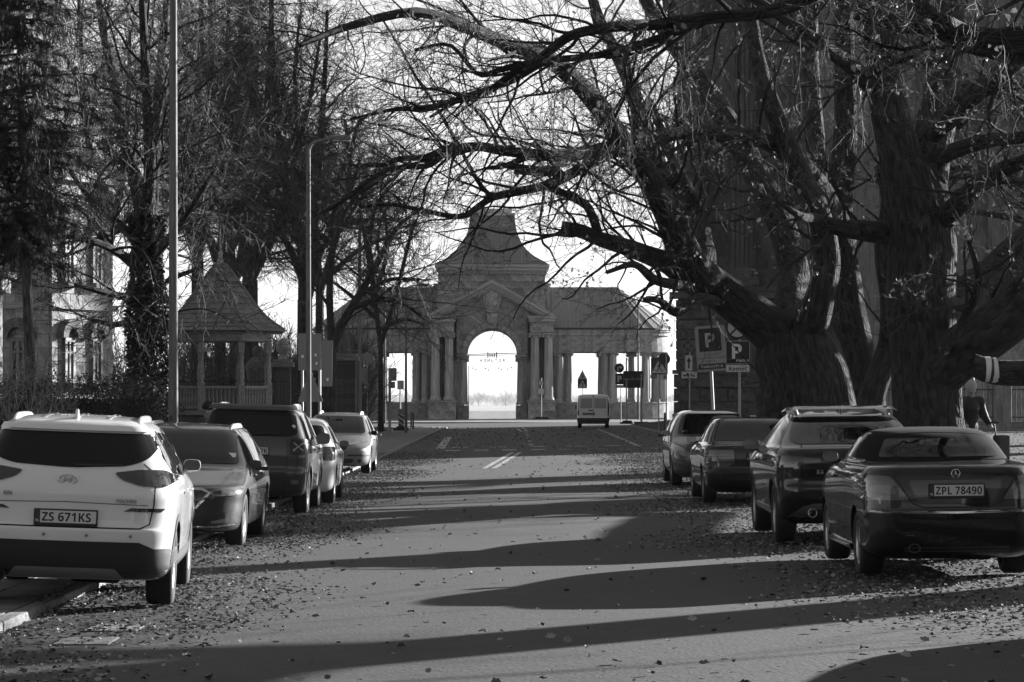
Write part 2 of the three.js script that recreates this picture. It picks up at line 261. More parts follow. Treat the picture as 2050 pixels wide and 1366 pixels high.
const GM = {
  asphalt: mat(0.064, 0.82, { map: T.asphalt, bumpMap: T.grit, bumpScale: 0.006 }), slab: [0.24, 0.27, 0.3].map(v => mat(v, 0.85, { map: T.stone, bumpMap: T.grit, bumpScale: 0.003 })), kerb: mat(0.33, 0.8, { map: T.stone, bumpMap: T.stoneB, bumpScale: 0.006 }),
  earth: mat(0.11, 1, { map: T.earth, bumpMap: T.grit, bumpScale: 0.02 }), paint: mat(0.62, 0.7, { map: T.worn }), plaza: mat(0.34, 0.8, { map: T.stone, bumpMap: T.grit, bumpScale: 0.005 })
};
function sheet(x0, x1, z0, z1, yf, nx = 1, nz = 1, tile = 4) {      // a ground sheet following yf(x, z), uv in metres
  const p = [], u = [], ix = []; for (let j = 0; j <= nz; j++) for (let i = 0; i <= nx; i++) { const x = lerp(x0, x1, i / nx), z = lerp(z0, z1, j / nz); p.push(x, yf(x, z), z); u.push(x / tile, z / tile); }
  for (let j = 0; j < nz; j++) for (let i = 0; i < nx; i++) { const a = j * (nx + 1) + i, b = a + nx + 1; ix.push(a, a + 1, b, a + 1, b + 1, b); }
  const q = new THREE.BufferGeometry(); q.setAttribute('position', new THREE.Float32BufferAttribute(p, 3)); q.setAttribute('uv', new THREE.Float32BufferAttribute(u, 2)); q.setIndex(ix); q.computeVertexNormals(); if (q.attributes.normal.getY(0) < 0) { for (let i = 0; i < ix.length; i += 3) { const t = ix[i]; ix[i] = ix[i + 1]; ix[i + 1] = t; } q.setIndex(ix); q.computeVertexNormals(); } return q;
}
struct('ground', sheet(-400, 400, 120, -420, () => -0.35, 1, 1), GM.earth);
struct('road', sheet(-4.0, 7.4, 60, -176, x => groundY(Math.min(x, 6)), 1, 1), GM.asphalt);
struct('cross_street', sheet(-70, 70, -176, -206, x => clamp(0.0118 * (x - 0.75), -0.06, 0.06) - 0.003, 24, 1), GM.asphalt);
struct('forecourt', sheet(-60, 60, -206, -262, () => 0.03, 1, 1), GM.plaza);
struct('terrace', sheet(-120, 120, -262, -392, () => 0.02, 1, 1, 6), GM.plaza);
struct('park_ground', sheet(7.4, 60, 60, -176, x => groundY(x) + 0.005, 40, 4), GM.earth);
struct('garden_ground', sheet(-70, -6.9, 60, -176, x => 0.03 + 0.25 * smooth(-7.5, -12, x), 16, 2), GM.earth);
const sidewalk = struct('pavement', sheet(-6.9, -4.15, 60, -170, () => 0.012, 1, 1), GM.slab[1]);
{ // the nearest paving slabs and all kerb stones are pieces of their own
  seed = 51; const sg = new RoundedBoxGeometry(0.488, 0.05, 0.488, 1, 0.006);
  for (let z = 17; z < 32; z += 0.5) for (let k = 0; k < 5; k++) { const o = part(sidewalk, 'paving_slab', sg, pick(GM.slab)); o.position.set(-4.4 - k * 0.5, -0.001 + rr(-0.003, 0.003), -z); o.rotation.set(rr(-0.004, 0.004), 0, rr(-0.004, 0.004)); }
  const kg = new RoundedBoxGeometry(0.15, 0.3, 0.985, 2, 0.02);
  for (let z = 15; z < 170; z++) { const o = part(sidewalk, 'kerb_stone', kg, GM.kerb); o.position.set(-4.075 + rr(-0.006, 0.006), -0.127 + rr(-0.006, 0.006), -z - 0.5); }
  const kb = new RoundedBoxGeometry(0.15, 0.3, 0.985, 2, 0.02), park = scene.getObjectByName('park_ground');
  for (let z = 100; z < 172; z++) { const o = part(park, 'kerb_stone', kb, GM.kerb); o.position.set(7.4, 0.0 + rr(-0.005, 0.005), -z - 0.5); }
  for (let k = 0; k < 8; k++) { const a = k / 8 * 1.4, o = part(sidewalk, 'kerb_stone', kg, GM.kerb); o.position.set(-4.075 - 5 * (1 - Math.cos(a)), -0.127, -170.4 - 5 * Math.sin(a)); o.rotation.y = -a - 0.09; }
}
const tilt = (x, y = 0.004) => groundY(x) + y;
function marking(name, x0, z0, x1, z1, w, y = 0.004) { const d = V3(x1 - x0, 0, z1 - z0), l = d.length(), n = V3(-d.z / l, 0, d.x / l).multiplyScalar(w / 2), q = [[x0 + n.x, z0 + n.z], [x0 - n.x, z0 - n.z], [x1 + n.x, z1 + n.z], [x1 - n.x, z1 - n.z]]; const ge = new THREE.BufferGeometry(); ge.setAttribute('position', new THREE.Float32BufferAttribute(q.flatMap(([x, z]) => [x, tilt(x, y), z]), 3)); ge.setAttribute('uv', new THREE.Float32BufferAttribute(q.flatMap(([x, z]) => [x / 2, z / 2]), 2)); ge.setIndex([0, 1, 2, 1, 3, 2]); ge.computeVertexNormals(); if (ge.attributes.normal.getY(0) < 0) { ge.setIndex([0, 2, 1, 1, 2, 3]); ge.computeVertexNormals(); } part(scene.getObjectByName('road'), name, ge, GM.paint); }
marking('centre_line', -0.72, -71.5, 0.02, -92.5, 0.14); marking('centre_line', -0.47, -71.5, 0.27, -92.5, 0.14);
for (let k = 0; k < 8; k++) marking('crossing_mark', -2.3 + k * 0.98, -97, -1.8 + k * 0.98, -97, 1.6);
for (let k = 0; k < 5; k++) marking('crossing_mark', -2.2 + k * 1.4, -103, -1.6 + k * 1.4, -103, 1.0);
marking('edge_line', -2.6, -101, -3.0, -132, 0.32); marking('edge_line', 4.6, -101, 4.9, -160, 0.2);
for (let k = 0; k < 6; k++) marking('lane_dash', 0.75, -106 - k * 9, 0.72, -109.5 - k * 9, 0.16);
marking('centre_line', 0.5, -150, 0.2, -174, 0.14); marking('centre_line', 0.85, -150, 0.6, -174, 0.14);
for (const [x, z] of [[-3.15, -22.2], [-3.2, -21.0]]) { const o = part(scene.getObjectByName('road'), 'drain_cover', [rbox(0.42, 0.02, 0.62, 0.01)], GM.kerb); o.position.set(x, tilt(x, 0.0), z); }
// river and far bank, below the terrace
struct('river', sheet(-1800, 1800, -392.5, -5900, () => -14.3, 1, 1), mat(0.2, 0.25, { bumpMap: rep(T.grit, 0.02), bumpScale: 0.2 }));
struct('far_bank', sheet(-3600, 3600, -5900, -11000, () => -14.2, 1, 1), mat(0.2, 1));
scene.fog = new THREE.FogExp2(0xd8d8d8, 0.00006);
// ---------- the stone gateway pavilion at the end of the street ----------
const STONE = [0.42, 0.53, 0.34, 0.45].map(v => mat(v, 0.9, { map: rep(T.stone, 0.35), bumpMap: T.stoneB, bumpScale: 0.003 }));
const WEATHERED = mat(0.33, 0.9, { map: rep(T.stone, 0.35), bumpMap: T.stoneB, bumpScale: 0.003 });
const ROOFM = mat(0.34, 0.55, { map: T.stone }), ROOFS = mat(0.44, 0.5, { map: T.stone });
const uvBox = (w, h, d) => { const b = new THREE.BoxGeometry(w, h, d), u = b.attributes.uv; for (let i = 0; i < u.count; i++) u.setXY(i, u.getX(i) * Math.max(w, d) / 2, u.getY(i) * h / 2); return b; };
function blocks(parent, x0, x1, y0, y1, zf, dep, ch, bw, o = {}) {      // courses of single ashlar blocks, front face at zf
  const n = Math.round((y1 - y0) / ch), hh = (y1 - y0) / n, m = Math.max(1, Math.round((x1 - x0) / bw)), ww = (x1 - x0) / m, gap = o.gap ?? 0.018; const cache = {};
  for (let j = 0; j < n; j++) { const sft = j % 2 ? 0.5 : 0, cuts = [0]; for (let i = sft ? 0.5 : 1; i < m; i++) cuts.push(i); cuts.push(m);
    for (let i = 0; i < cuts.length - 1; i++) { const a = x0 + cuts[i] * ww, b = x0 + cuts[i + 1] * ww; if (o.skip && o.skip((a + b) / 2, y0 + (j + 0.5) * hh, a, b)) continue; const key = (b - a).toFixed(2); const ge = cache[key] ??= uvBox(b - a - gap, hh - gap, dep); const q = part(parent, 'stone_block', ge, pick(o.mats || STONE)); q.position.set((a + b) / 2, y0 + (j + 0.5) * hh, zf - dep / 2 + rr(-0.006, 0.006)); } }
}
seed = 99;
const GS = F / 233, gx = p => (p - 985) / GS, gy = p => (840 - p) / GS;
const gate = thing('gateway_pavilion', 'stone gateway pavilion with a tall arch, bell-shaped roof and columned wings', 'gateway', [(985 - CX) / GS, 0.03, -233]);
{
  const gp = (n, ge, m = STONE[0], l) => part(gate, n, ge, m, l);
  const wT = 8.9, d = 8.6, zc = -5.2;               // tower block
  // core walls of the tower with the passage cut out: two side masses and a top
  gp('tower_core', [box(1.9, gy(700), d - 0.2, -3.35, gy(700) / 2, zc), box(1.9, gy(700), d - 0.2, 3.35, gy(700) / 2, zc), box(wT - 0.2, gy(548) - gy(655) - 0.4, d - 0.2, 0, (gy(548) + gy(655) + 0.4) / 2, zc)], STONE[2]);
  blocks(gate, gx(876), gx(1090), gy(662), gy(548), zc + d / 2 + 0.05, 0.14, 0.56, 1.15);
  { const side = new THREE.Group(); side.name = 'tower_side_wall'; side.position.set(gx(1090) + 0.04, 0, zc); side.rotation.y = Math.PI / 2; gate.add(side); blocks(side, -d / 2, d / 2, gy(662), gy(548), 0.02, 0.14, 0.56, 1.2); }
  for (const [a, b, w2] of [[548, 541, 9.05], [541, 534, 9.3], [534, 528, 9.6]]) gp('cornice', [box(w2, gy(b) - gy(a) - 0.004, d + w2 - 8.9, 0, (gy(a) + gy(b)) / 2, zc)], STONE[1]);
  for (let k = 0; k < 26; k++) gp('dentil', [box(0.16, 0.2, 0.14, -4.4 + k * 0.352, gy(545), zc + d / 2 + 0.2)], STONE[3]);
  const prof = [[527, 112], [525, 109], [518, 97], [511, 86], [503, 76], [495, 68], [486, 62], [477, 57], [466, 52.5], [455, 49], [440, 46.5], [426, 45]], ring = (hw, y) => [[-hw, y, hw], [hw, y, hw], [hw, y, -hw], [-hw, y, -hw]];
  const P = [], ix = []; for (let f = 0; f < 4; f++) prof.forEach(([py, hw]) => { const r = ring(hw / GS, gy(py)); for (const c of [r[f], r[(f + 1) % 4]]) P.push(c[0], c[1], c[2] * 0.95 + zc); }); for (let f = 0; f < 4; f++) for (let k = 0; k < prof.length - 1; k++) { const a = (f * prof.length + k) * 2; ix.push(a, a + 1, a + 2, a + 1, a + 3, a + 2); }
  const rg = new THREE.BufferGeometry(); rg.setAttribute('position', new THREE.Float32BufferAttribute(P, 3)); rg.setIndex(ix); rg.computeVertexNormals(); const roof = gp('bell_roof', [rg], ROOFM);
  for (let s = -5; s <= 5; s++) { const x = s * 0.82, pts = []; prof.forEach(([py, hw]) => { if (Math.abs(x) < hw / GS) pts.push(V3(x, gy(py), hw / GS * 0.95 + zc + 0.02)); }); for (let k = 0; k < pts.length - 1; k++) if (k === 0) part(roof, 'roof_seam', [new THREE.TubeGeometry(new THREE.CatmullRomCurve3(pts), pts.length * 2, 0.035, 4)], ROOFS); }
  for (const py of [511, 495, 477, 455]) { const hw = prof.find(q => q[0] === py)[1] / GS; part(roof, 'roof_joint', [box(hw * 1.98, 0.03, 0.03, 0, gy(py), hw * 0.95 + zc + 0.0)], ROOFM); }
  gp('roof_cap', [box(3.9, 0.18, 3.9, 0, gy(424), zc), box(3.3, 0.35, 3.3, 0, gy(416), zc)], mat(0.45, 0.4, { metalness: 0.3 }));
  gp('attic_block', [box(0.5, gy(565) - gy(620), 5, gx(1096), (gy(565) + gy(620)) / 2, zc)], STONE[0]); gp('attic_block', [box(0.5, gy(565) - gy(620), 5, gx(872), (gy(565) + gy(620)) / 2, zc)], STONE[0]);
  // front wall with the arch
  const wall = [[gx(914), gy(715)], [gx(914), gy(640)], [gx(868), gy(634)], [gx(984), gy(572)], [gx(1100), gy(634)], [gx(1056), gy(640)], [gx(1056), gy(715)], [gx(1034.5), gy(715)], [gx(1034.5), gy(708)], ...circ(50 / GS, 20, gx(984.5), gy(708), 0, Math.PI), [gx(934.5), gy(715)]];
  gp('arch_wall', [mv(extr(wall, 1.0), 0, 0, -0.6)], WEATHERED); gp('arch_vault', [mv(new THREE.CylinderGeometry(50 / GS + 0.01, 50 / GS + 0.01, 8.6, 32, 1, true, Math.PI / 2, Math.PI), gx(984.5), gy(708), -5.3, Math.PI / 2, 0, 0)], STONE[2]);
  for (let k = 0; k < 13; k++) { const a0 = Math.PI * k / 13 + 0.01, a1 = Math.PI * (k + 1) / 13 - 0.01; gp('voussoir', [mv(extr([...circ(61 / GS, 5, gx(984.5), gy(708), a0, a1), ...circ(50.5 / GS, 5, gx(984.5), gy(708), a1, a0)], 0.25, 0.02), 0, 0, -0.02)], pick(STONE)); }
  for (let k = 0; k < 11; k++) { const a0 = Math.PI * k / 11 + 0.012, a1 = Math.PI * (k + 1) / 11 - 0.012; if (k === 5) continue; const r1 = k < 2 || k > 8 ? 70 : k < 4 || k > 6 ? 84 : 92; gp('stone_block', [mv(extr([...circ(r1 / GS, 5, gx(984.5), gy(708), a0, a1), ...circ(61.5 / GS, 5, gx(984.5), gy(708), a1, a0)], 0.1), 0, 0, -0.08)], WEATHERED); }
  for (const s of [-1, 1]) {      // sloping cornices with dentils
    const a = [gx(984), gy(560)], b = [gx(984 + s * 128), gy(631)], L = Math.hypot(b[0] - a[0], b[1] - a[1]), an = Math.atan2(b[1] - a[1], b[0] - a[0]);
    for (const [o, h, z] of [[-0.14, 0.28, 0.75], [-0.42, 0.3, 0.5], [-0.64, 0.14, 0.3]]) { const q = box(L, h - 0.006, z + 0.9, L / 2, (s > 0 ? o : -o), 0); q.rotateZ(an); gp('pediment_cornice', [mv(q, a[0], a[1], z / 2 - 0.45 + 0.002 * s)], STONE[1]); }
    for (let k = 1; k < 22; k++) { const t = k / 22, q = box(0.12, 0.13, 0.2); q.rotateZ(an); gp('dentil', [mv(q, lerp(a[0], b[0], t), lerp(a[1], b[1], t) - 0.86, 0.06)], STONE[3]); }
    const c = gx(985 + s * 99.5);    // entablature over the paired columns
    gp('entablature', [box(1.95, gy(645) - gy(666), 1.5, c, (gy(645) + gy(666)) / 2, -0.1)], STONE[0]); gp('entablature_cornice', [box(2.2, 0.28, 1.75, c, gy(641), -0.1), box(2.38, 0.16, 1.95, c, gy(635.5), -0.1)], STONE[1]); for (let k = 0; k < 8; k++) gp('dentil', [box(0.13, 0.12, 0.1, c - 0.92 + k * 0.263, gy(646.5), 0.72)], STONE[3]);
    gp('pedestal', [box(2.3, gy(806), 1.7, c, gy(806) / 2, -0.1)], STONE[2]); gp('pedestal_cap', [box(2.42, 0.12, 1.85, c, gy(803.5), -0.1)], STONE[1]); gp('pier', [box(0.34, gy(667) - gy(800), 0.8, c - 0.6, (gy(667) + gy(800)) / 2, -0.75), box(0.34, gy(667) - gy(800), 0.8, c + 0.6, (gy(667) + gy(800)) / 2, -0.75)], STONE[2]);
    blocks(gate, c - 1.15, c + 1.15, 0.02, gy(806), 0.78, 0.06, 0.7, 1.15);
    for (const q of [-1, 1]) col(c + q * 0.56, 0.15, gy(801), gy(667), 0.38);
    gp('jamb_pedestal', [box(0.9, gy(812), 2.2, gx(985 + s * 58.5), gy(812) / 2, -1.9)], STONE[2]); for (const z of [-1.3, -2.5]) col(gx(985 + s * 58.5), z, gy(811), gy(716), 0.36); gp('impost', [box(1.05, 0.2, 2.4, gx(985 + s * 59), gy(713), -1.9)], STONE[1]);
    gp('backing_wall', [box(Math.abs(gx(858) - gx(921)), gy(642), 0.4, s * (Math.abs(gx(858)) + Math.abs(gx(921))) / 2, gy(642) / 2, -1.6)], STONE[2]);
    gp('passage_wall', [box(0.4, gy(715), 4.2, gx(985 + s * 63), gy(715) / 2, -6.6)], STONE[2]);
  }
  function col(x, z, y0, y1, r) { const h = y1 - y0; const o = gp('column', [lathe([[r * 1.28, 0], [r * 1.28, 0.1], [r * 1.18, 0.14], [r * 1.22, 0.2], [r * 1.06, 0.26], [r, 0.34], [r * 1.0, h * 0.35], [r * 0.86, h - 0.46], [r * 0.92, h - 0.42], [r * 0.86, h - 0.38], [r * 0.9, h - 0.3], [r * 1.2, h - 0.14], [0, h - 0.14]], 20, x, y0, z)], pick(STONE)); part(o, 'capital', [rbox(r * 2.7, 0.13, r * 2.7, 0.02, x, y1 - 0.075, z), ...[-1, 1].flatMap(a => [-1, 1].map(b => mv(new THREE.CylinderGeometry(r * 0.32, r * 0.32, r * 0.7, 10), x + a * r * 1.1, y1 - 0.24, z + b * r * 0.8, Math.PI / 2)))], STONE[1]); }
  // shield with scrolls and a mask over the keystone
  gp('shield', [mv(extr(round([[-1.0, 1.25], [-0.55, 1.45], [0, 1.35], [0.55, 1.45], [1.0, 1.25], [0.78, 0.2], [0.5, -0.9], [-0.5, -0.9], [-0.78, 0.2]], 0.3), 0.35, 0.1), 0, gy(606), 0.05)], STONE[3]); gp('shield_boss', [mv(extr(round([[-0.6, 0.9], [0.6, 0.9], [0.5, -0.2], [0, -0.55], [-0.5, -0.2]], 0.3), 0.2, 0.08), 0, gy(606), 0.25)], STONE[1]);
  gp('scroll', [mv(new THREE.TorusGeometry(0.24, 0.09, 8, 16), -0.85, gy(578), 0.22), mv(new THREE.TorusGeometry(0.24, 0.09, 8, 16), 0.85, gy(578), 0.22), mv(new THREE.TorusGeometry(0.65, 0.08, 8, 20, Math.PI), 0, gy(584), 0.24)], STONE[1]); gp('keystone', [mv(extr([[-0.5, 0.75], [0.5, 0.75], [0.28, -0.5], [-0.28, -0.5]], 0.5, 0.06), 0, gy(646), 0.12)], STONE[1]); gp('keystone_mask', [mv(new THREE.SphereGeometry(0.3, 12, 10), 0, gy(645), 0.38)], STONE[3]);
  // wings, each ending in a half-round apse
  for (const s of [-1, 1]) {
    const X = p => s > 0 ? gx(p) : -gx(p), W0 = gx(1091), CXw = gx(1240), R = 4.35, zw = -5.2, band = (r, y0, y1, m, n = 'entablature', steps = 18) => { const pts = []; pts.push([W0, r], [CXw, r]); for (let k = 1; k < steps; k++) { const a = Math.PI / 2 - Math.PI * k / steps; pts.push([CXw + r * Math.cos(a), r * Math.sin(a)]); } pts.push([CXw, -r], [W0, -r]); const inn = pts.map(([x, z]) => [x <= CXw ? x : CXw + (x - CXw) * (r - 0.7) / r, z * (r - 0.7) / r]).reverse(); const e = extr([...pts, ...inn], y1 - y0); e.rotateX(-Math.PI / 2); if (s < 0) e.applyMatrix4(new THREE.Matrix4().makeRotationY(Math.PI)); return gp(n, [mv(e, 0, (y0 + y1) / 2, zw)], m); };
    band(R, gy(704), gy(690), STONE[0], 'architrave'); band(R - 0.06, gy(689.8), gy(671), STONE[3], 'frieze'); band(R + 0.15, gy(670.8), gy(664), STONE[1], 'cornice'); band(R + 0.3, gy(663.8), gy(660), STONE[1], 'cornice'); band(R + 0.42, gy(659.6), gy(656), M.plastic, 'gutter'); band(R + 0.1, 0.0, gy(808), STONE[2], 'plinth'); band(R + 0.18, gy(807.8), gy(805), STONE[1], 'plinth_cap');
    // roof: straight part and faceted half cone, ridge at py 570
    const y0 = gy(656), y1 = gy(570), RP = [], tri = (a, b, c) => RP.push(...a, ...b, ...c), rE = R + 0.35, pt = (x, y, z) => [s * x, y, zw + z]; const N = 14;
    tri(pt(W0, y0, rE), pt(CXw, y0, rE), pt(CXw, y1, 0)); tri(pt(W0, y0, rE), pt(CXw, y1, 0), pt(W0, y1, 0)); tri(pt(W0, y0, -rE), pt(CXw, y1, 0), pt(CXw, y0, -rE)); tri(pt(W0, y0, -rE), pt(W0, y1, 0), pt(CXw, y1, 0));
    const e = k => { const a = Math.PI / 2 - Math.PI * k / N; return [CXw + rE * Math.cos(a), rE * Math.sin(a)]; }; for (let k = 0; k < N; k++) { const [xa, za] = e(k), [xb, zb] = e(k + 1); tri(pt(xa, y0, za), pt(xb, y0, zb), pt(CXw, y1, 0)); }
    const wr = new THREE.BufferGeometry(); wr.setAttribute('position', new THREE.Float32BufferAttribute(RP, 3)); wr.computeVertexNormals(); const wroof = gp('wing_roof', [wr], ROOFM);
    for (let k = 0; k <= N; k++) { const [xa, za] = e(k); part(wroof, 'roof_seam', [bar(V3(...pt(xa, y0, za)), V3(...pt(CXw, y1, 0)), 0.05, 4)], ROOFS); } for (let k = 1; k < 9; k++) { const x = lerp(W0, CXw, k / 9); part(wroof, 'roof_seam', [bar(V3(...pt(x, y0, rE)), V3(...pt(x, y1, 0)), 0.04, 4)], ROOFS); }
    for (const p of [1120, 1138, 1211, 1229]) for (const z of [R - 0.55, -R + 0.55]) col(X(p), zw + z, gy(805), gy(704), 0.33); for (const a of [0.95, 0.62, 0.1, -0.2, -0.8, -1.2]) col(s * (CXw + (R - 0.5) * Math.cos(a)), zw + (R - 0.5) * Math.sin(a), gy(805), gy(704), 0.33);
    gp('floor_step', [box(gx(1240) - W0 + 4, 0.12, 9.6, s * (W0 + (gx(1240) - W0 + 4) / 2), 0.06, zw)], STONE[2]);
  }
}
{ // the name sign hanging in the arch, read from behind
  const o = thing('hanging_sign', 'dark metal name sign hung on two wires across the arch, seen reversed', 'sign', [(985 - CX) / GS, 0.03, -233 - 3.0]);
  part(o, 'wire', [bar(V3(-2.1, gy(708.5), 0), V3(2.1, gy(706), 0), 0.035, 5)], M.plastic); part(o, 'wire', [bar(V3(-2.1, gy(711), 0), V3(2.1, gy(709.5), 0), 0.03, 5)], M.plastic); for (let k = 0; k < 5; k++) part(o, 'emblem_bar', [box(0.09, k % 4 ? 0.32 : 0.5, 0.06, -0.37 + k * 0.18, gy(k % 4 ? 711 : 710), 0)], M.plastic);
  const str = 'ROTUNDA'; [...str].forEach((c, k) => part(o, 'letter', [mv(text3(c, 0.24, 0.05), (3 - k) * 0.315, gy(721), 0, 0, Math.PI, 0)], M.plastic)); part(o, 'hanger', [bar(V3(-0.35, gy(711), 0), V3(-0.35, gy(719), 0), 0.012, 4), bar(V3(0.35, gy(711), 0), V3(0.35, gy(719), 0), 0.012, 4)], M.plastic);
  const l = thing('string_light', 'string of small hanging lamps far behind the arch', 'light', [(985 - CX) / GS, 0.03, -250]); const G2 = F / 250; for (const [a, b] of [[944, 740], [950, 743], [969, 741], [975, 744], [996, 740], [1002, 743], [1014, 742], [1022, 739]]) part(l, 'lamp', [mv(new THREE.SphereGeometry(0.07, 8, 6), (a - 985) / G2, (840 - b) / G2, 0)], M.plastic); part(l, 'cable', [bar(V3(-2.2, (840 - 735) / G2, 0), V3(2.2, (840 - 734) / G2, 0), 0.012, 4)], M.plastic); part(l, 'post', [cyl(0.04, 0.04, (840 - 735) / G2, 6, -2.2, 0, 0), cyl(0.04, 0.04, (840 - 734) / G2, 6, 2.2, 0, 0)], M.plastic);
}
// ---------- buildings ----------
seed = 303;
const WALLD = [0.2, 0.22, 0.18, 0.21].map(v => mat(v, 0.9, { map: T.stone, bumpMap: T.stoneB, bumpScale: 0.005 })), PANE = mat(0.02, 0.05);
const WFRAME = mat(0.14, 0.6);
function windowAt(parent, w, h, x, y, z, ry = 0, archTop = false) {      // recessed frame with panes and a sill, facing +z before the turn
  const o = new THREE.Group(); o.name = 'window'; o.position.set(x, y, z); o.rotation.y = ry; parent.add(o); const fr = [box(0.1, h, 0.12, -w / 2 + 0.05, 0, 0), box(0.1, h, 0.12, w / 2 - 0.05, 0, 0), box(w, 0.1, 0.12, 0, h / 2 - 0.05, 0.003), box(w, 0.1, 0.12, 0, -h / 2 + 0.05, 0.003), box(0.06, h - 0.2, 0.1, 0, 0, 0), box(w - 0.2, 0.06, 0.09, 0, h * 0.18, 0)];
  part(o, 'window_frame', fr, WFRAME); for (const sx of [-1, 1]) part(o, 'pane', [box(w / 2 - 0.14, h - 0.22, 0.02, sx * (w / 4 - 0.02), 0, -0.03)], PANE); part(o, 'window_sill', [box(w + 0.3, 0.14, 0.3, 0, -h / 2 - 0.07, 0.1)], WALLD[1]);
  if (archTop) part(o, 'window_arch', [mv(extr([...circ(w / 2 + 0.25, 14, 0, 0, 0, Math.PI), ...circ(w / 2, 14, 0, 0, Math.PI, 0)], 0.2), 0, h / 2, 0.06)], WALLD[1]); return o;
}
{ // the tall dark building behind the oaks: a rusticated corner tower, and a long wing set nearer on the right
  const b = thing('civic_building', 'tall dark stone building with a rusticated base and pilasters behind the oaks', 'building', [8.75, 0.1, -150], -0.066); const h = 30;
  part(b, 'tower_wall', [box(13, h, 34, 6.65, h / 2, -17.2)], WALLD[0]);
  const base = new THREE.Group(); base.name = 'rusticated_base'; b.add(base); blocks(base, -0.1, 13.1, 0.0, 3.0, 0.25, 0.5, 0.75, 1.5, { mats: WALLD, gap: 0.06 }); blocks(base, 0, 13.1, 3.2, 7.0, 0.12, 0.35, 0.55, 1.2, { mats: WALLD, gap: 0.08 });
  part(base, 'plinth_course', [box(13.5, 0.22, 0.7, 6.6, 3.1, 0.0)], WALLD[1]); part(base, 'string_course', [box(13.8, 0.35, 0.9, 6.6, 7.2, 0.05), box(13.5, 0.25, 0.7, 6.6, 7.55, 0.05)], WALLD[1]);
  { const sd = new THREE.Group(); sd.name = 'rusticated_side'; sd.rotation.y = -Math.PI / 2; b.add(sd); blocks(sd, -34, 0.05, 0, 3.0, 0.0, 0.4, 0.75, 1.7, { mats: WALLD, gap: 0.06 }); blocks(sd, -34, 0.05, 3.2, 7.0, -0.06, 0.3, 0.55, 1.7, { mats: WALLD, gap: 0.08 }); }
  for (let k = 0; k < 5; k++) { const x = 0.75 + k * 2.9; const p = part(b, 'pilaster', [box(1.3, 16.5, 0.4, x, 7.8 + 8.25, 0.2)], WALLD[1]); for (let q = 0; q < 5; q++) part(p, 'flute', [mv(new THREE.CylinderGeometry(0.07, 0.07, 14.6, 6), x - 0.48 + q * 0.24, 16, 0.42)], WALLD[3]); part(p, 'capital', [rbox(1.6, 0.9, 0.7, 0.1, x, 24.0, 0.3), mv(new THREE.TorusGeometry(0.28, 0.1, 6, 14), x - 0.65, 24.1, 0.66), mv(new THREE.TorusGeometry(0.28, 0.1, 6, 14), x + 0.65, 24.1, 0.66)], WALLD[1]); part(p, 'pilaster_base', [box(1.6, 0.5, 0.6, x, 7.95, 0.25)], WALLD[1]); }
  part(b, 'cornice', [box(14.2, 0.7, 36, 6.6, 25.0, -17.1), box(15, 0.5, 36.8, 6.6, 25.65, -17.1)], WALLD[1]);  for (let k = 0; k < 7; k++) for (const y of [10.5, 16, 20.5]) windowAt(b, 1.4, 2.6, 0.12, y, -3 - k * 4.6, -Math.PI / 2);
  const w = thing('long_building', 'long grey building wing with plain pilasters rising behind the iron fence', 'building', [15.5, 0.5, -118]); part(w, 'wall', [box(20, 26, 31, 10, 13, -15.5)], mat(0.23, 0.92, { map: rep(T.stone, 8, 5) })); part(w, 'plaster_base', [box(20.4, 4.6, 0.3, 10, 2.3, 0.15)], mat(0.4, 0.9, { map: rep(T.stone, 8, 1) })); part(w, 'string_course', [box(20.6, 0.4, 0.6, 10, 4.8, 0.2)], WALLD[1]);
  for (let k = 0; k < 5; k++) part(w, 'pilaster', [box(0.9, 18, 0.35, 1 + k * 4, 14.2, 0.15)], WALLD[1]); for (let k = 0; k < 4; k++) { for (const y of [13.6, 19]) windowAt(w, 1.7, 3.0, 3 + k * 4, y, 0.02); }
  part(w, 'cornice', [box(21, 0.8, 32, 10, 24, -15.5)], WALLD[1]);
}
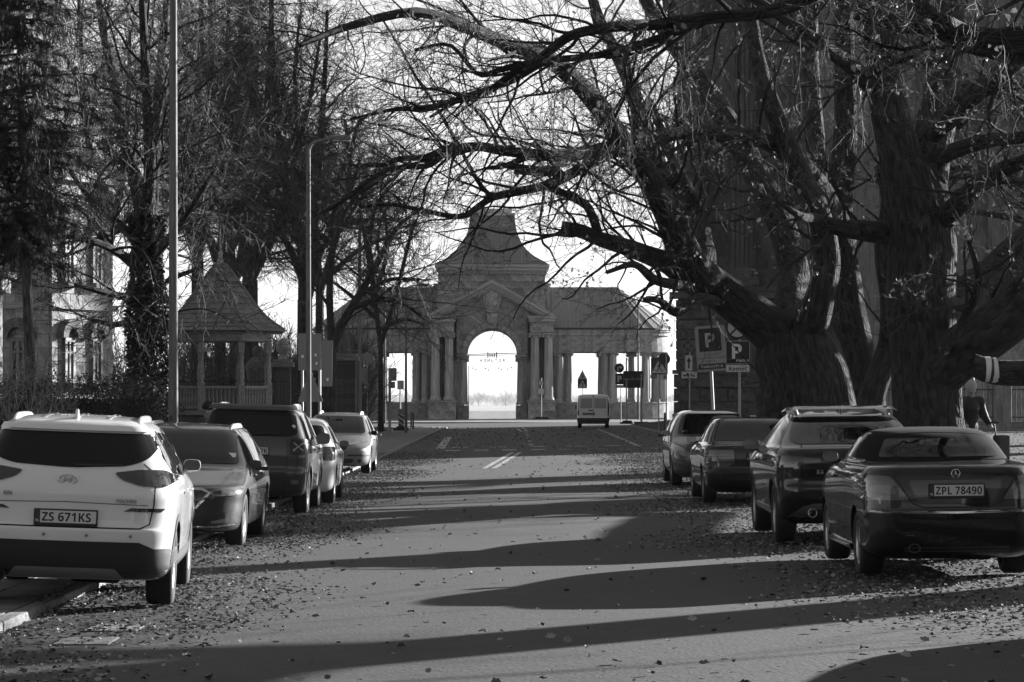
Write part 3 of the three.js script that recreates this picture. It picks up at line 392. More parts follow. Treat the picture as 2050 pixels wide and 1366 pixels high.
{ // pale stone villa on the left, seen through the trees
  const v = thing('stone_villa', 'pale stone villa with arched windows glimpsed through the trees on the left', 'building', [-12.16, 0.2, -74], -0.4), VS = [0.5, 0.56, 0.45].map(q => mat(q, 0.9, { map: T.stone, bumpMap: T.stoneB, bumpScale: 0.006 }));
  part(v, 'wall', [box(7, 7.4, 3.0, -3.6, 3.7, -1.55)], VS[0]); const sd = new THREE.Group(); sd.name = 'side_wall'; sd.rotation.y = Math.PI / 2; v.add(sd); blocks(sd, 0, 3.1, 0, 7.3, -0.02, 0.15, 0.36, 0.6, { mats: VS }); blocks(v, -7.1, -0.1, 0, 7.3, 0.03, 0.15, 0.36, 0.7, { mats: VS });
  part(v, 'cornice', [box(7.6, 0.3, 3.7, -3.6, 7.55, -1.55)], VS[1]); part(v, 'roof', [mv(new THREE.CylinderGeometry(0.3, 0.71, 1, 4, 1).rotateY(Math.PI / 4).scale(7.6, 1.8, 3.7), -3.6, 8.6, -1.55)], ROOFM); part(v, 'string_course', [box(7.3, 0.16, 3.3, -3.55, 4.05, -1.55)], VS[1]);
  for (const x of [-1.0, -2.6, -4.2]) for (const y of [2.6, 5.3]) windowAt(v, 0.55, 1.2, x, y, 0.05, 0, true); for (const z of [-0.75, -2.15]) for (const y of [2.6, 5.3]) windowAt(v, 0.5, 1.2, 0.03, y, z, Math.PI / 2, true);
  const h = thing('town_house', 'grey town house with a stone ledge at the left edge', 'building', [-10.75, 0.05, -50]); part(h, 'wall', [box(7, 12, 9, -3.5, 6, -4.5)], mat(0.24, 0.9, { map: rep(T.stone, 3, 5), bumpMap: rep(T.stoneB, 3, 5), bumpScale: 0.02 })); part(h, 'ledge', [box(7.3, 0.3, 9.3, -3.5, 4.1, -4.5), box(7.5, 0.12, 9.5, -3.5, 4.32, -4.5)], STONE[0]); for (const y of [2.2, 6.6, 9.8]) { windowAt(h, 1.1, 1.7, -2.2, y, 0.03); windowAt(h, 1.1, 1.7, -4.8, y, 0.03); } part(h, 'roof', [mv(new THREE.CylinderGeometry(2, 6.2, 2.6, 4, 1), -3.5, 13.3, -4.5, 0, Math.PI / 4)], ROOFM);
}
{ // behind the photographer: the street goes on between town houses; they darken what the car bodies and windows mirror
  for (const [x, z, w, d, h, lab] of [[-18, 18, 14, 30, 15, 'town house behind the camera on the left side of the street'], [0, 70, 44, 12, 17, 'town house closing the street behind the camera'], [27, 26, 14, 34, 15, 'town house behind the camera on the right side of the street']]) {
    const b = thing('town_house', lab, 'building', [x, 0, z]); part(b, 'wall', [box(w, h, d, 0, h / 2 - 0.2, 0)], mat(0.055, 0.9, { map: rep(T.stone, 5, 5) })); part(b, 'cornice', [box(w + 0.6, 0.5, d + 0.6, 0, h - 0.2, 0)], WALLD[1]); part(b, 'roof', [mv(new THREE.CylinderGeometry(0.3, 0.71, 1, 4, 1).rotateY(Math.PI / 4).scale(w, 4, d), 0, h + 2, 0)], ROOFM);
    for (let k = 0; k < Math.floor(w / 3); k++) for (let f = 0; f < 4; f++) windowAt(b, 1.2, 1.9, -w / 2 + 1.6 + k * 3, 2 + f * 3.5, -d / 2 - 0.03, Math.PI);
  }
}
// ---------- trees: limbs as tapering tubes, grown side branches, sprays of twigs ----------
const barkTex = (() => { const n1 = noiseTile(512, 24, 10, 3), n2 = noiseTile(512, 90, 50, 4), n3 = noiseTile(512, 128, 128, 5), n4 = noiseTile(512, 9, 7, 6);
  return { bump: tex(512, (i, j, k) => Math.pow(Math.abs(n1[(j * 512 + (i + Math.floor(n4[k] * 46)) % 512)] - 0.5) * 2, 0.7) * 0.7 + n2[k] * 0.25 + n3[k] * 0.1), col: tex(512, (i, j, k) => 0.45 + 0.55 * n1[(j * 512 + (i + Math.floor(n4[k] * 46)) % 512)] + 0.12 * n3[k] - 0.1 * n4[k], true) }; })();
const barkM = (v, b = 0.06) => mat(v, 0.95, { map: barkTex.col, bumpMap: barkTex.bump, bumpScale: b });
const BARK = { oak: barkM(0.055), grey: barkM(0.12, 0.02), dark: barkM(0.05, 0.02), twig: mat(0.075, 0.8), twigDark: mat(0.055, 0.85), twigPale: mat(0.24, 0.7) };
class Tubes {            // collects tapering tubes into one geometry
  constructor() { this.p = []; this.n = []; this.u = []; this.i = []; }
  tube(pts, rad, sides, rough = 0, ph = 0) {
    const N = pts.length; let T = V3(), nrm = V3(), bin = V3(), v = 0; const base0 = this.p.length / 3;
    for (let k = 0; k < N; k++) {
      T.copy(pts[Math.min(N - 1, k + 1)]).sub(pts[Math.max(0, k - 1)]).normalize();
      if (k === 0) { nrm.set(0, 0, 1); if (Math.abs(T.z) > 0.9) nrm.set(1, 0, 0); }
      nrm.addScaledVector(T, -nrm.dot(T)).normalize(); bin.crossVectors(T, nrm);
      if (k) v += pts[k].distanceTo(pts[k - 1]);
      for (let s = 0; s <= sides; s++) {
        const a = (s % sides) / sides * Math.PI * 2, c = Math.cos(a), q = Math.sin(a); let r = rad[k];
        if (rough) r *= 1 + rough * (0.5 * Math.sin(a * 3 + ph + v * 0.9) + 0.35 * Math.sin(a * 7 + ph * 2 - v * 1.7) + 0.3 * Math.sin(a * 13 + v * 0.6 + ph * 3) + 0.25 * Math.sin(v * 5 + a * 2 + ph));
        const x = c * nrm.x + q * bin.x, y = c * nrm.y + q * bin.y, z = c * nrm.z + q * bin.z;
        this.p.push(pts[k].x + x * r, pts[k].y + y * r, pts[k].z + z * r); this.n.push(x, y, z); this.u.push(s / sides * Math.max(1, Math.round(rad[0] * 2 * Math.PI / 1.3)), v / 1.6);
      }
    }
    const S = sides + 1;
    for (let k = 0; k < N - 1; k++) for (let s = 0; s < sides; s++) { const a = base0 + k * S + s; this.i.push(a, a + 1, a + S, a + 1, a + S + 1, a + S); }
    const c = this.p.length / 3, e = base0 + (N - 1) * S, P = pts[N - 1]; this.p.push(P.x, P.y, P.z); this.n.push(T.x, T.y, T.z); this.u.push(0, v / 1.6); for (let s = 0; s < sides; s++) this.i.push(e + s, e + s + 1, c);   // closed end
    return this;
  }
  geo(recalc) { const q = new THREE.BufferGeometry(); q.setAttribute('position', new THREE.Float32BufferAttribute(this.p, 3)); q.setAttribute('normal', new THREE.Float32BufferAttribute(this.n, 3)); q.setAttribute('uv', new THREE.Float32BufferAttribute(this.u, 2)); q.setIndex(this.i); if (recalc) q.computeVertexNormals(); return q; }
}
function resample(pts, rad, step) {
  const cv = new THREE.CatmullRomCurve3(pts, false, 'centripetal'), L = cv.getLength(), n = Math.max(3, Math.ceil(L / step)), P = cv.getPoints(n), R = [];
  for (let i = 0; i <= n; i++) { const u = i / n * (rad.length - 1), k = Math.min(rad.length - 2, Math.floor(u)); R.push(lerp(rad[k], rad[k + 1], u - k)); }
  return { P, R, L };
}
const rv = () => { const a = rnd() * Math.PI * 2, z = rr(-1, 1), q = Math.sqrt(1 - z * z); return V3(q * Math.cos(a), z, q * Math.sin(a)); };
function around(dir, ang) { const p = rv(); p.addScaledVector(dir, -p.dot(dir)).normalize(); return dir.clone().multiplyScalar(Math.cos(ang)).addScaledVector(p, Math.sin(ang)).normalize(); }
// twig sprays, about 1 m long along +y, shared by all trees
function sprayGeo(kinks, n, thick, spread) {
  const t = new Tubes(); const grow = (p, d, len, r, lv) => { const seg = lv ? 2 : 4, P = [p.clone()], R = [r]; let q = p.clone(), e = d.clone(); for (let k = 1; k <= seg; k++) { e.addScaledVector(rv(), kinks).normalize(); q = q.clone().addScaledVector(e, len / seg); P.push(q); R.push(lerp(r, r * 0.45, k / seg)); } t.tube(P, R, 3);
    if (lv < 2) { const m = lv ? 2 : n; for (let k = 0; k < m; k++) { const u = rr(0.12, 0.98), i = Math.min(seg - 1, Math.floor(u * seg)); grow(P[i].clone().lerp(P[i + 1], u * seg - i), around(e, rr(0.4, spread)), len * rr(0.25, 0.5) * (1 - 0.4 * u), r * 0.65, lv + 1); } } };
  grow(V3(0, 0, 0), V3(0, 1, 0), 1, thick, 0); return t.geo();
}
seed = 777; const SPRAYS = { oak: [0, 1, 2, 3].map(() => sprayGeo(0.28, 7, 0.008, 1.0)), fine: [0, 1, 2, 3].map(() => sprayGeo(0.2, 7, 0.009, 0.9)), droop: [0, 1, 2].map(() => sprayGeo(0.12, 9, 0.006, 0.7)) };
const leafGeo = (() => { const s = []; for (let k = 0; k <= 6; k++) { const t = k / 6; s.push([Math.sin(t * Math.PI) * (0.42 + 0.10 * Math.cos(k * 3.1)) * 0.6, t]); } const P = [], I = []; s.forEach(([w, y]) => { const c = 0.25 * Math.sin(y * 3); P.push(-w, y, c + w * 0.5, 0, y, c, w, y, c + w * 0.5); }); for (let k = 0; k < 6; k++) for (const o of [0, 1]) { const a = k * 3 + o; I.push(a, a + 1, a + 3, a + 1, a + 4, a + 3); } const q = new THREE.BufferGeometry(); q.setAttribute('position', new THREE.Float32BufferAttribute(P, 3)); q.setIndex(I); q.computeVertexNormals(); q.setAttribute('uv', new THREE.BufferAttribute(new Float32Array(P.length / 3 * 2), 2)); return q; })();
const LEAF = { dry: mat(0.30, 0.7, { transmission: 0.3, thickness: 0 }), ivy: mat(0.035, 0.6), needle: mat(0.035, 0.6), hedge: mat(0.05, 0.6) };
function instanced(parent, name, geo, m, mats, tint) {
  if (!mats.length) return; const im = shade(new THREE.InstancedMesh(geo, m, mats.length)); mats.forEach((x, i) => im.setMatrixAt(i, x)); if (tint) mats.forEach((_, i) => im.setColorAt(i, g(tint()))); im.name = parent === scene ? numbered(name) : name; im.userData.kind = 'stuff'; parent.add(im); return im;
}
const UP = V3(0, 1, 0);
const mtx = (p, d, sc, roll = rnd() * 6.28) => new THREE.Matrix4().compose(p, new THREE.Quaternion().setFromUnitVectors(UP, d).multiply(new THREE.Quaternion().setFromAxisAngle(UP, roll)), typeof sc === 'number' ? V3(sc, sc, sc) : sc);
class Tree {
  constructor(name, label, group, o = {}) { this.root = thing(name, label, 'tree', [0, 0, 0], 0, group); this.o = { bark: BARK.oak, twigMat: BARK.twig, sprays: 'oak', minR: 0.0065, rough: 0.05, wander: 0.28, ang: [0.5, 1.1], dens: 1, trop: 0.02, sprayLen: [0.5, 1.1], leaf: 0, levels: 3, ratio: [0.2, 0.48], len: [38, 95], ...o }; this.br = new Tubes(); this.sp = SPRAYS[this.o.sprays].map(() => []); this.lv = []; }
  limb(name, pts, rad, o = {}) {      // a traced limb: its own part, and side branches grown from it
    const { P, R, L } = resample(pts, rad, Math.max(0.12, rad[0] * 0.5)); const t = new Tubes(), sides = clamp(Math.round(R[0] * 60), 8, 40);
    t.tube(P, R, sides, this.o.rough * (o.rough ?? 1), rnd() * 9); part(this.root, name, t.geo(true), this.o.bark); this.sprout(P, R, L, 0, o); return this;
  }
  sprout(P, R, L, lv, o = {}) {
    const O = this.o, n = Math.round(L * (o.dens ?? 1) * O.dens * [2.4, 2.3, 2.6, 3.0][lv]), from = o.from ?? (lv ? 0.15 : 0.25);
    for (let k = 0; k < n; k++) {
      const u = Math.min(0.999, from + (1 - from) * ((k + rnd()) / n)), i = Math.min(P.length - 2, Math.floor(u * (P.length - 1))), f = u * (P.length - 1) - i, p = P[i].clone().lerp(P[i + 1], f), r = lerp(R[i], R[i + 1], f), dir = P[i + 1].clone().sub(P[i]).normalize();
      const d = around(dir, rr(...O.ang)); if (o.bias) d.add(o.bias).normalize(); const cr = Math.min(r * rr(...O.ratio), O.maxR ?? 0.038);
      if (cr < O.minR || lv >= O.levels) { this.spray(p, d); continue; }
      this.grow(p, d, cr * rr(...O.len), cr, lv + 1);
    }
    this.spray(P[P.length - 1], P[P.length - 1].clone().sub(P[P.length - 2]).normalize());
  }
  grow(p, d, len, r, lv) {
    const O = this.o, P = [p.clone()], R = [r]; d = d.clone(); len = Math.min(len, O.maxLen ?? 3.2); const seg = clamp(Math.ceil(len / (0.16 + r * 4)), 3, 10);
    for (let k = 1; k <= seg; k++) { d.addScaledVector(rv(), O.wander); d.y += O.trop; d.normalize(); P.push(P[k - 1].clone().addScaledVector(d, len / seg)); R.push(lerp(r, Math.max(r * 0.3, 0.004), k / seg)); }
    this.br.tube(P, R, r > 0.03 ? 6 : 4); this.sprout(P, R, len, lv);
  }
  spray(p, d) { const O = this.o, q = d.clone(); q.y += O.sprayTrop ?? 0; q.normalize(); const s = rr(...O.sprayLen); pick(this.sp).push(mtx(p, q, V3(s, s, s)));
    if (rnd() < O.leaf) for (let k = 0; k < 3; k++) this.lv.push(mtx(p.clone().addScaledVector(q, rr(0.1, 0.8) * s).addScaledVector(rv(), 0.12), rv(), V3(rr(0.7, 1.2), 1, 1).multiplyScalar(rr(0.07, 0.12)))); }
  finish() { const O = this.o; if (this.br.i.length) { const b = part(this.root, 'branches', this.br.geo(), O.bark2 || O.bark); b.userData.kind = 'stuff'; } this.sp.forEach((m, k) => instanced(this.root, 'twigs', SPRAYS[O.sprays][k], O.twigMat, m)); instanced(this.root, 'dry_leaves', leafGeo, LEAF.dry, this.lv); TREE_STATS.push([this.root.name, this.br.i.length / 3, this.sp.reduce((a, b) => a + b.length, 0)]); return this; }
}
const TREE_STATS = [];
const px = (Z, list) => [list.map(([x, y, , dz = 0]) => W(x, y, Z + dz)), list.map(([x, y, r, dz = 0]) => r * (Z + dz) / F)];
// ---------- the old oaks on the right ----------
seed = 4242;
const OAKS = 'old bare oaks on the right side';
{ // trunk by the parking signs
  const Z = 60, t = new Tree('oak_tree', 'broad old oak behind the parking signs with a thick limb reaching left', OAKS, { leaf: 0.35, dens: 0.85, sprayLen: [0.4, 0.9] });
  t.limb('trunk', ...px(Z, [[1622, 905, 112], [1620, 850, 102], [1618, 800, 96], [1614, 750, 88], [1600, 705, 86], [1590, 660, 70]]), { dens: 0.1, rough: 1.6 });
  t.limb('limb', ...px(Z, [[1600, 716, 62], [1545, 664, 46], [1478, 610, 40], [1422, 568, 38], [1388, 535, 35, -1], [1366, 495, 32, -1.5], [1338, 430, 27, -2], [1296, 350, 24, -3], [1246, 285, 22, -4], [1192, 205, 20, -5], [1140, 150, 18, -6], [1088, 112, 16, -7], [1000, 82, 14, -8], [925, 52, 12, -9], [834, 24, 10, -10], [700, 52, 8, -11], [600, 90, 5, -12]]), { from: 0.22 });
  t.limb('limb', ...px(Z, [[1400, 560, 34], [1404, 500, 28, 1], [1388, 450, 25, 2], [1352, 380, 22, 3], [1318, 335, 20, 3], [1290, 250, 17, 4], [1250, 140, 14, 5], [1200, 40, 11, 6], [1170, -60, 8, 7]]));
  t.limb('limb', ...px(Z, [[1402, 572, 30], [1340, 530, 22, -1], [1290, 508, 19, -2], [1240, 490, 17, -3], [1200, 478, 15, -3.5], [1160, 462, 14, -4], [1124, 455, 13, -4]]), { dens: 0.7 });
  t.limb('limb', ...px(Z, [[1200, 478, 10, -3.5], [1188, 440, 9, -4], [1172, 410, 9, -4.5], [1130, 388, 8, -5], [1095, 372, 7, -5]]));
  t.limb('limb', ...px(Z, [[1402, 575, 12], [1350, 570, 11, -2], [1310, 560, 10, -3], [1270, 530, 7, -4], [1215, 545, 4, -5]]), { dens: 1.0, from: 0.35 });
  t.limb('limb', ...px(Z, [[1440, 606, 13], [1390, 600, 11, -2], [1350, 625, 9, -3], [1325, 605, 7, -3], [1290, 600, 4, -4]]), { dens: 0.9, from: 0.45 });
  t.limb('limb', ...px(Z, [[1400, 555, 20], [1410, 480, 16, 1], [1395, 420, 14, 2], [1362, 350, 12, 2], [1340, 300, 10, 3], [1300, 200, 7, 4]]));
  t.limb('limb', ...px(Z, [[1578, 670, 44], [1585, 600, 34, 1], [1588, 540, 31, 2], [1560, 440, 28, 3], [1525, 370, 27, 4], [1490, 300, 25, 5], [1450, 235, 23, 5], [1405, 165, 20, 6], [1350, 90, 16, 6], [1295, 5, 13, 7], [1260, -60, 10, 7]]), { dens: 0.6 });
  t.limb('limb', ...px(Z, [[1612, 680, 42], [1640, 600, 30, -1], [1656, 520, 26, -1], [1640, 430, 23, -1], [1600, 350, 24, 0], [1560, 250, 20, 0], [1520, 130, 16, 1], [1500, 0, 12, 1], [1490, -80, 9, 1]]), { dens: 0.5 });
  t.finish();
}
{ // the slender trunk between the two broad ones
  const Z = 68, t = new Tree('oak_tree', 'slender leaning oak between the two broad trunks', OAKS, { leaf: 0.25, dens: 0.95, sprayLen: [0.4, 0.9] });
  t.limb('trunk', ...px(Z, [[1728, 880, 62], [1724, 820, 52], [1718, 760, 46], [1706, 680, 40], [1694, 600, 36], [1684, 520, 33], [1676, 450, 31], [1682, 370, 27], [1692, 280, 24], [1692, 150, 21], [1690, 20, 19], [1690, -90, 14]]), { from: 0.4, dens: 0.4 });
  t.limb('limb', ...px(Z, [[1690, 480, 26], [1660, 410, 25, -3], [1620, 350, 22, -5], [1580, 310, 20, -7], [1526, 280, 18, -8], [1440, 268, 16, -9], [1355, 265, 15, -10], [1290, 290, 15, -11], [1237, 294, 15, -12], [1165, 308, 14, -13], [1094, 311, 12, -14], [1010, 302, 10, -14], [948, 293, 9, -15], [889, 300, 8, -15]]), { from: 0.3, dens: 1.5 });
  t.limb('limb', ...px(Z, [[889, 300, 8, -15], [850, 315, 6, -15], [800, 318, 6, -15], [770, 330, 4, -15], [700, 330, 3, -16]]), { dens: 1.6 });
  t.limb('limb', ...px(Z, [[895, 300, 7, -15], [860, 330, 6, -15], [800, 335, 5, -15], [740, 360, 5, -16], [690, 400, 4, -16], [640, 430, 3, -16]]), { dens: 1.5 });
  t.limb('limb', ...px(Z, [[1240, 297, 12, -12], [1186, 325, 11, -13], [1140, 350, 11, -13], [1090, 372, 10, -14], [1030, 385, 9, -14], [985, 396, 8, -14], [960, 412, 7, -14], [918, 434, 6, -15], [856, 424, 5, -15], [783, 410, 4, -15], [720, 415, 3, -15]]), { dens: 1.2 });
  t.limb('limb', ...px(Z, [[985, 396, 5, -14], [955, 360, 4.5, -15], [925, 305, 4, -15], [898, 255, 4, -16], [865, 200, 3.4, -16], [830, 150, 3, -17], [800, 95, 2.4, -17], [760, 30, 2, -18]]), { dens: 0.8 });
  t.limb('limb', ...px(Z, [[1030, 340, 9, -14], [1080, 345, 8, -14], [1120, 345, 7, -13], [1000, 330, 6, -14]]), { dens: 1 });
  t.limb('limb', ...px(Z, [[1648, 540, 24, 1], [1640, 400, 22, 2], [1632, 280, 20, 3], [1622, 130, 18, 4], [1622, 0, 15, 4], [1622, -90, 12, 4]]), { dens: 0.5 });
  t.limb('limb', ...px(Z, [[1738, 870, 34, -0.5], [1744, 800, 28, -1], [1764, 740, 24, -1], [1780, 690, 23, -1], [1784, 600, 22, -2], [1770, 500, 19, -2], [1780, 400, 16, -2], [1760, 330, 12, -2]]), { dens: 0.5 });
  t.finish();
}
{ // the huge trunk on the right
  const Z = 52, t = new Tree('oak_tree', 'massive double-stemmed oak at the right beside the person in the pale hat', OAKS, { leaf: 0.4, dens: 0.62, sprayLen: [0.3, 0.75], maxLen: 2.2 });
  t.limb('trunk', ...px(Z, [[1859, 930, 84], [1858, 850, 71], [1857, 800, 68], [1855, 740, 68], [1850, 660, 70], [1846, 580, 69], [1850, 500, 67], [1842, 430, 66], [1830, 370, 60], [1815, 320, 46]]), { dens: 0.3, rough: 1.5 });
  t.limb('limb', ...px(Z, [[1815, 360, 46], [1795, 290, 42], [1778, 210, 38], [1766, 120, 33], [1756, 20, 28], [1748, -90, 22]]), { from: 0.1 });
  t.limb('limb', ...px(Z, [[1852, 370, 44], [1868, 290, 40, 0.5], [1884, 200, 36, 1], [1896, 100, 33, 1.5], [1902, 0, 30, 2], [1905, -90, 24, 2]]), { from: 0.1 });
  t.limb('limb', ...px(Z, [[1862, 770, 48], [1915, 712, 52, -0.5], [1975, 668, 52, -1], [2030, 630, 52, -1.5], [2100, 560, 46, -2], [2180, 470, 40, -3], [2280, 330, 30, -4]]), { from: 0.3 });
  t.limb('limb', ...px(Z, [[1880, 640, 44], [1940, 600, 48, 1], [1995, 560, 48, 1.5], [2050, 505, 44, 2], [2130, 430, 36, 3], [2230, 330, 28, 4]]), { from: 0.3 });
  t.limb('limb', ...px(Z, [[1848, 478, 26, 0.4], [1790, 468, 24, 0.2], [1730, 462, 21, 0], [1680, 456, 17, -0.5], [1640, 440, 11, -1], [1590, 425, 7, -5], [1550, 400, 3, -5]]), { dens: 1.2 });
  t.limb('limb', ...px(Z, [[1862, 262, 26, -0.5], [1900, 232, 25, -1], [1945, 192, 22, -1.5], [2000, 150, 20, -2], [2060, 105, 18, -2], [2160, 20, 14, -3]]));
  t.limb('limb', ...px(Z, [[1880, 315, 18], [1930, 296, 16, -1], [1985, 280, 15, -1], [2055, 272, 13, -2], [2150, 240, 9, -2]]));
  t.limb('limb', ...px(Z, [[1880, 450, 26], [1920, 410, 22, -1], [1960, 370, 20, -2], [2010, 340, 17, -2], [2060, 320, 14, -3], [2150, 270, 10, -3]]), { dens: 1.3 });
  t.limb('limb', ...px(Z, [[1745, 175, 17], [1705, 132, 16, -1], [1675, 112, 15, -1.5], [1640, 86, 14, -2], [1605, 62, 13, -2], [1568, 36, 12, -2.5], [1500, -10, 9, -3]]));
  t.limb('limb', ...px(Z, [[1890, 700, 12, -1], [1930, 640, 10, -3], [1960, 560, 8, -4], [1940, 480, 5, -4]]), { dens: 2 });
  t.finish();
}
{ // a neighbour standing just outside the frame, whose limbs reach in at the top
  const Z = 41, t = new Tree('oak_tree', 'oak outside the right edge whose dark limbs cross the top right corner', OAKS, { leaf: 0.15, dens: 1.35 });
  t.limb('trunk', ...px(Z, [[2330, 1030, 120], [2322, 900, 92], [2318, 700, 80], [2312, 480, 74], [2300, 300, 66], [2290, 150, 56], [2280, -50, 44], [2270, -300, 30]]), { dens: 0.2, rough: 1.5 });
  t.limb('limb', ...px(Z, [[2300, 260, 46], [2220, 160, 42, -1], [2130, 104, 38, -1], [2050, 86, 33, -2], [1990, 88, 31, -2], [1937, 78, 27, -2], [1890, 62, 23, -2], [1843, 52, 20, -2], [1780, 42, 17, -2], [1712, 24, 15, -2]]), { from: 0.3, dens: 0.5 });
  t.limb('limb', ...px(Z, [[1960, 84, 22, -2], [1915, 62, 20, -2], [1875, 36, 17, -2.5], [1820, -4, 14, -3], [1760, -60, 11, -3]]), { dens: 0.4 });
  t.limb('limb', ...px(Z, [[2290, 60, 40], [2150, -60, 32, -2], [1950, -90, 26, -3], [1760, -60, 20, -4], [1640, -16, 16, -4], [1562, 18, 14, -4], [1490, 30, 13, -4], [1411, 36, 13, -4], [1320, 48, 12, -4], [1222, 55, 11, -5], [1142, 72, 10, -5], [1076, 121, 9, -5], [1039, 139, 8, -5], [966, 190, 7, -5], [915, 201, 7, -5], [856, 216, 6, -5], [783, 220, 4, -5], [700, 240, 3, -5]]), { from: 0.35, dens: 0.8 });
  t.limb('limb', ...px(Z, [[1411, 38, 9, -4], [1360, 60, 9, -4], [1320, 77, 9, -4], [1222, 106, 8, -4], [1160, 115, 7, -4], [1094, 124, 7, -4], [1020, 165, 6, -4], [940, 190, 5, -4], [860, 235, 3, -4]]), { dens: 0.9 });
  t.limb('limb', ...px(Z, [[1075, 122, 7, -5], [1000, 140, 6, -5], [960, 150, 5, -5], [900, 90, 4, -5], [830, 100, 3, -5]]), { dens: 1 });
  for (const L of [[[9.5, 5.4, -41], [7.4, 7.2, -37.5], [5.2, 7.9, -34.5], [3.2, 8.4, -32.5], [1.4, 8.2, -31]], [[9.5, 6.4, -41], [6.8, 9.0, -39.5], [4.0, 9.6, -38], [1.5, 10.2, -37.5]], [[6.2, 7.6, -35.8], [5.6, 8.6, -32.5], [5.4, 9.0, -29.5], [4.6, 9.6, -27.5]]]) t.limb('limb', L.map(q => V3(...q)), [0.2, 0.15, 0.11, 0.07, 0.03].slice(0, L.length), { dens: 0.9 });
  t.finish();
}
{ // more of the row towards the camera, outside the frame: their trunk and branch shadows lie on the road
  for (const [x, z, h, lab] of [[10.5, -23, 15, 'oak outside the right edge nearest to the camera'], [13.5, -33, 16, 'oak outside the right edge behind the nearest saloon'], [15.6, -60, 17, 'oak outside the right edge beyond the person in the pale hat'], [15.8, -68.5, 17, 'oak outside the right edge near the iron fence'], [16.6, -77, 17, 'oak outside the right edge farthest from the camera']]) {
    const t = new Tree('oak_tree', lab, OAKS, { leaf: 0.1, dens: 0.8 }); const b = V3(x, groundY(x) - 0.1, z);
    t.limb('trunk', [b, b.clone().add(V3(0.05, 2, 0)), b.clone().add(V3(0.1, 4.5, 0.1)), b.clone().add(V3(0, 8, 0.2)), b.clone().add(V3(0, h, 0))], [0.9, 0.75, 0.68, 0.5, 0.14], { from: 0.4 });
    for (let k = 0; k < 11; k++) { const y = rr(2.6, 9.5), a = k * 2.4 + rr(-0.4, 0.4), L = rr(4, 7.5), d = V3(Math.cos(a), rr(0.2, 0.6), Math.sin(a)).normalize(); const p0 = b.clone().add(V3(0, y, 0)); t.limb('limb', [p0, p0.clone().addScaledVector(d, L * 0.4).add(V3(rr(-0.4, 0.4), rr(-0.3, 0.4), rr(-0.4, 0.4))), p0.clone().addScaledVector(d, L * 0.75).add(V3(rr(-0.8, 0.8), rr(-0.3, 0.8), rr(-0.8, 0.8))), p0.clone().addScaledVector(d, L)], [0.22, 0.16, 0.1, 0.05]); }
    t.finish();
  }
}
{ // low limb wrapped with a warning band, at the right edge
  const Z = 49, o = thing('fallen_limb', 'low dark limb with a striped warning band above the fence at the right edge', 'branch'); const [P, R] = px(Z, [[1945, 728, 22], [1980, 742, 24], [2020, 746, 25], [2060, 745, 26], [2140, 735, 28], [2240, 700, 30], [2325, 690, 34, -8]]), q = resample(P, R, 0.2); part(o, 'limb', new Tubes().tube(q.P, q.R, 20, 0.06, 2).geo(true), BARK.oak);
  for (const [x, w, m] of [[1976, 5, M.white], [1984, 3, M.lampDark], [1991, 5, M.white]]) { const [p2, r2] = px(Z, [[x - w, 741 - (1983 - x) * 0.15, 25.5], [x, 741 - (1983 - x) * 0.15, 26], [x + w, 741 - (1983 - x) * 0.1, 26]]); part(o, 'warning_band', new Tubes().tube(p2, r2, 24).geo(), m); }
}
// ---------- left side: bare street trees, ivy, spruce, hedge, shrub ----------
seed = 9090;
const LT = 'bare trees on the left side';
function bareTree(name, label, Z, bx, rPx, forkY, stems, o = {}) {      // stems: lists of photo points with half-widths
  const t = new Tree(name, label, LT, { bark: BARK.dark, twigMat: BARK.twigDark, sprays: 'fine', rough: 0.03, wander: 0.3, ang: [0.5, 1.3], trop: 0.015, sprayTrop: 0.0, sprayLen: [0.6, 1.4], maxLen: 4.4, dens: 1.35, ...o });
  const gyp = HY + (H - 0.05) * F / Z; t.limb('trunk', ...px(Z, [[bx, gyp + 4, rPx * 1.5], [bx, lerp(gyp, forkY, 0.15), rPx * 1.12], [bx + (o.lean || 0) * 0.4, lerp(gyp, forkY, 0.6), rPx], [bx + (o.lean || 0), forkY, rPx * 0.92]]), { dens: 0 });
  for (const s of stems) t.limb('limb', ...px(Z, s), { from: 0.12 }); return t.finish();
}
const ivyTree = bareTree('street_tree', 'tree with an ivy-covered trunk beside the nearest lamp post', 60, 294, 22, 440, [
  [[292, 450, 19], [268, 350, 14, 1], [245, 262, 12, 2], [232, 180, 10, 2], [206, 60, 8, 3], [190, -60, 6, 3]], [[292, 440, 16], [299, 340, 12, -1], [297, 240, 11, -1], [290, 120, 9, -1], [284, 0, 7, -2], [280, -80, 5, -2]], [[298, 430, 17], [307, 320, 13], [318, 170, 10, 1], [328, 60, 8, 1], [340, -60, 6, 1]],
  [[286, 545, 12], [235, 505, 9, -1], [180, 482, 7, -2], [110, 470, 4, -2]], [[288, 500, 12], [235, 445, 8, 1], [190, 410, 6, 2], [130, 330, 4, 2]], [[300, 520, 12], [345, 470, 8, -1], [380, 420, 6, -2], [430, 340, 4, -2]], [[286, 600, 9], [225, 590, 7, -1], [150, 570, 4, -2]], [[300, 480, 10], [360, 400, 7, 2], [400, 300, 5, 2], [420, 180, 3, 3]], [[288, 630, 9], [230, 650, 6, -1], [180, 640, 4, -1]], [[270, 350, 8], [220, 300, 6], [170, 220, 5, 1], [140, 120, 3, 1]], [[300, 600, 8], [340, 560, 6, 1], [390, 540, 4, 1]]]);
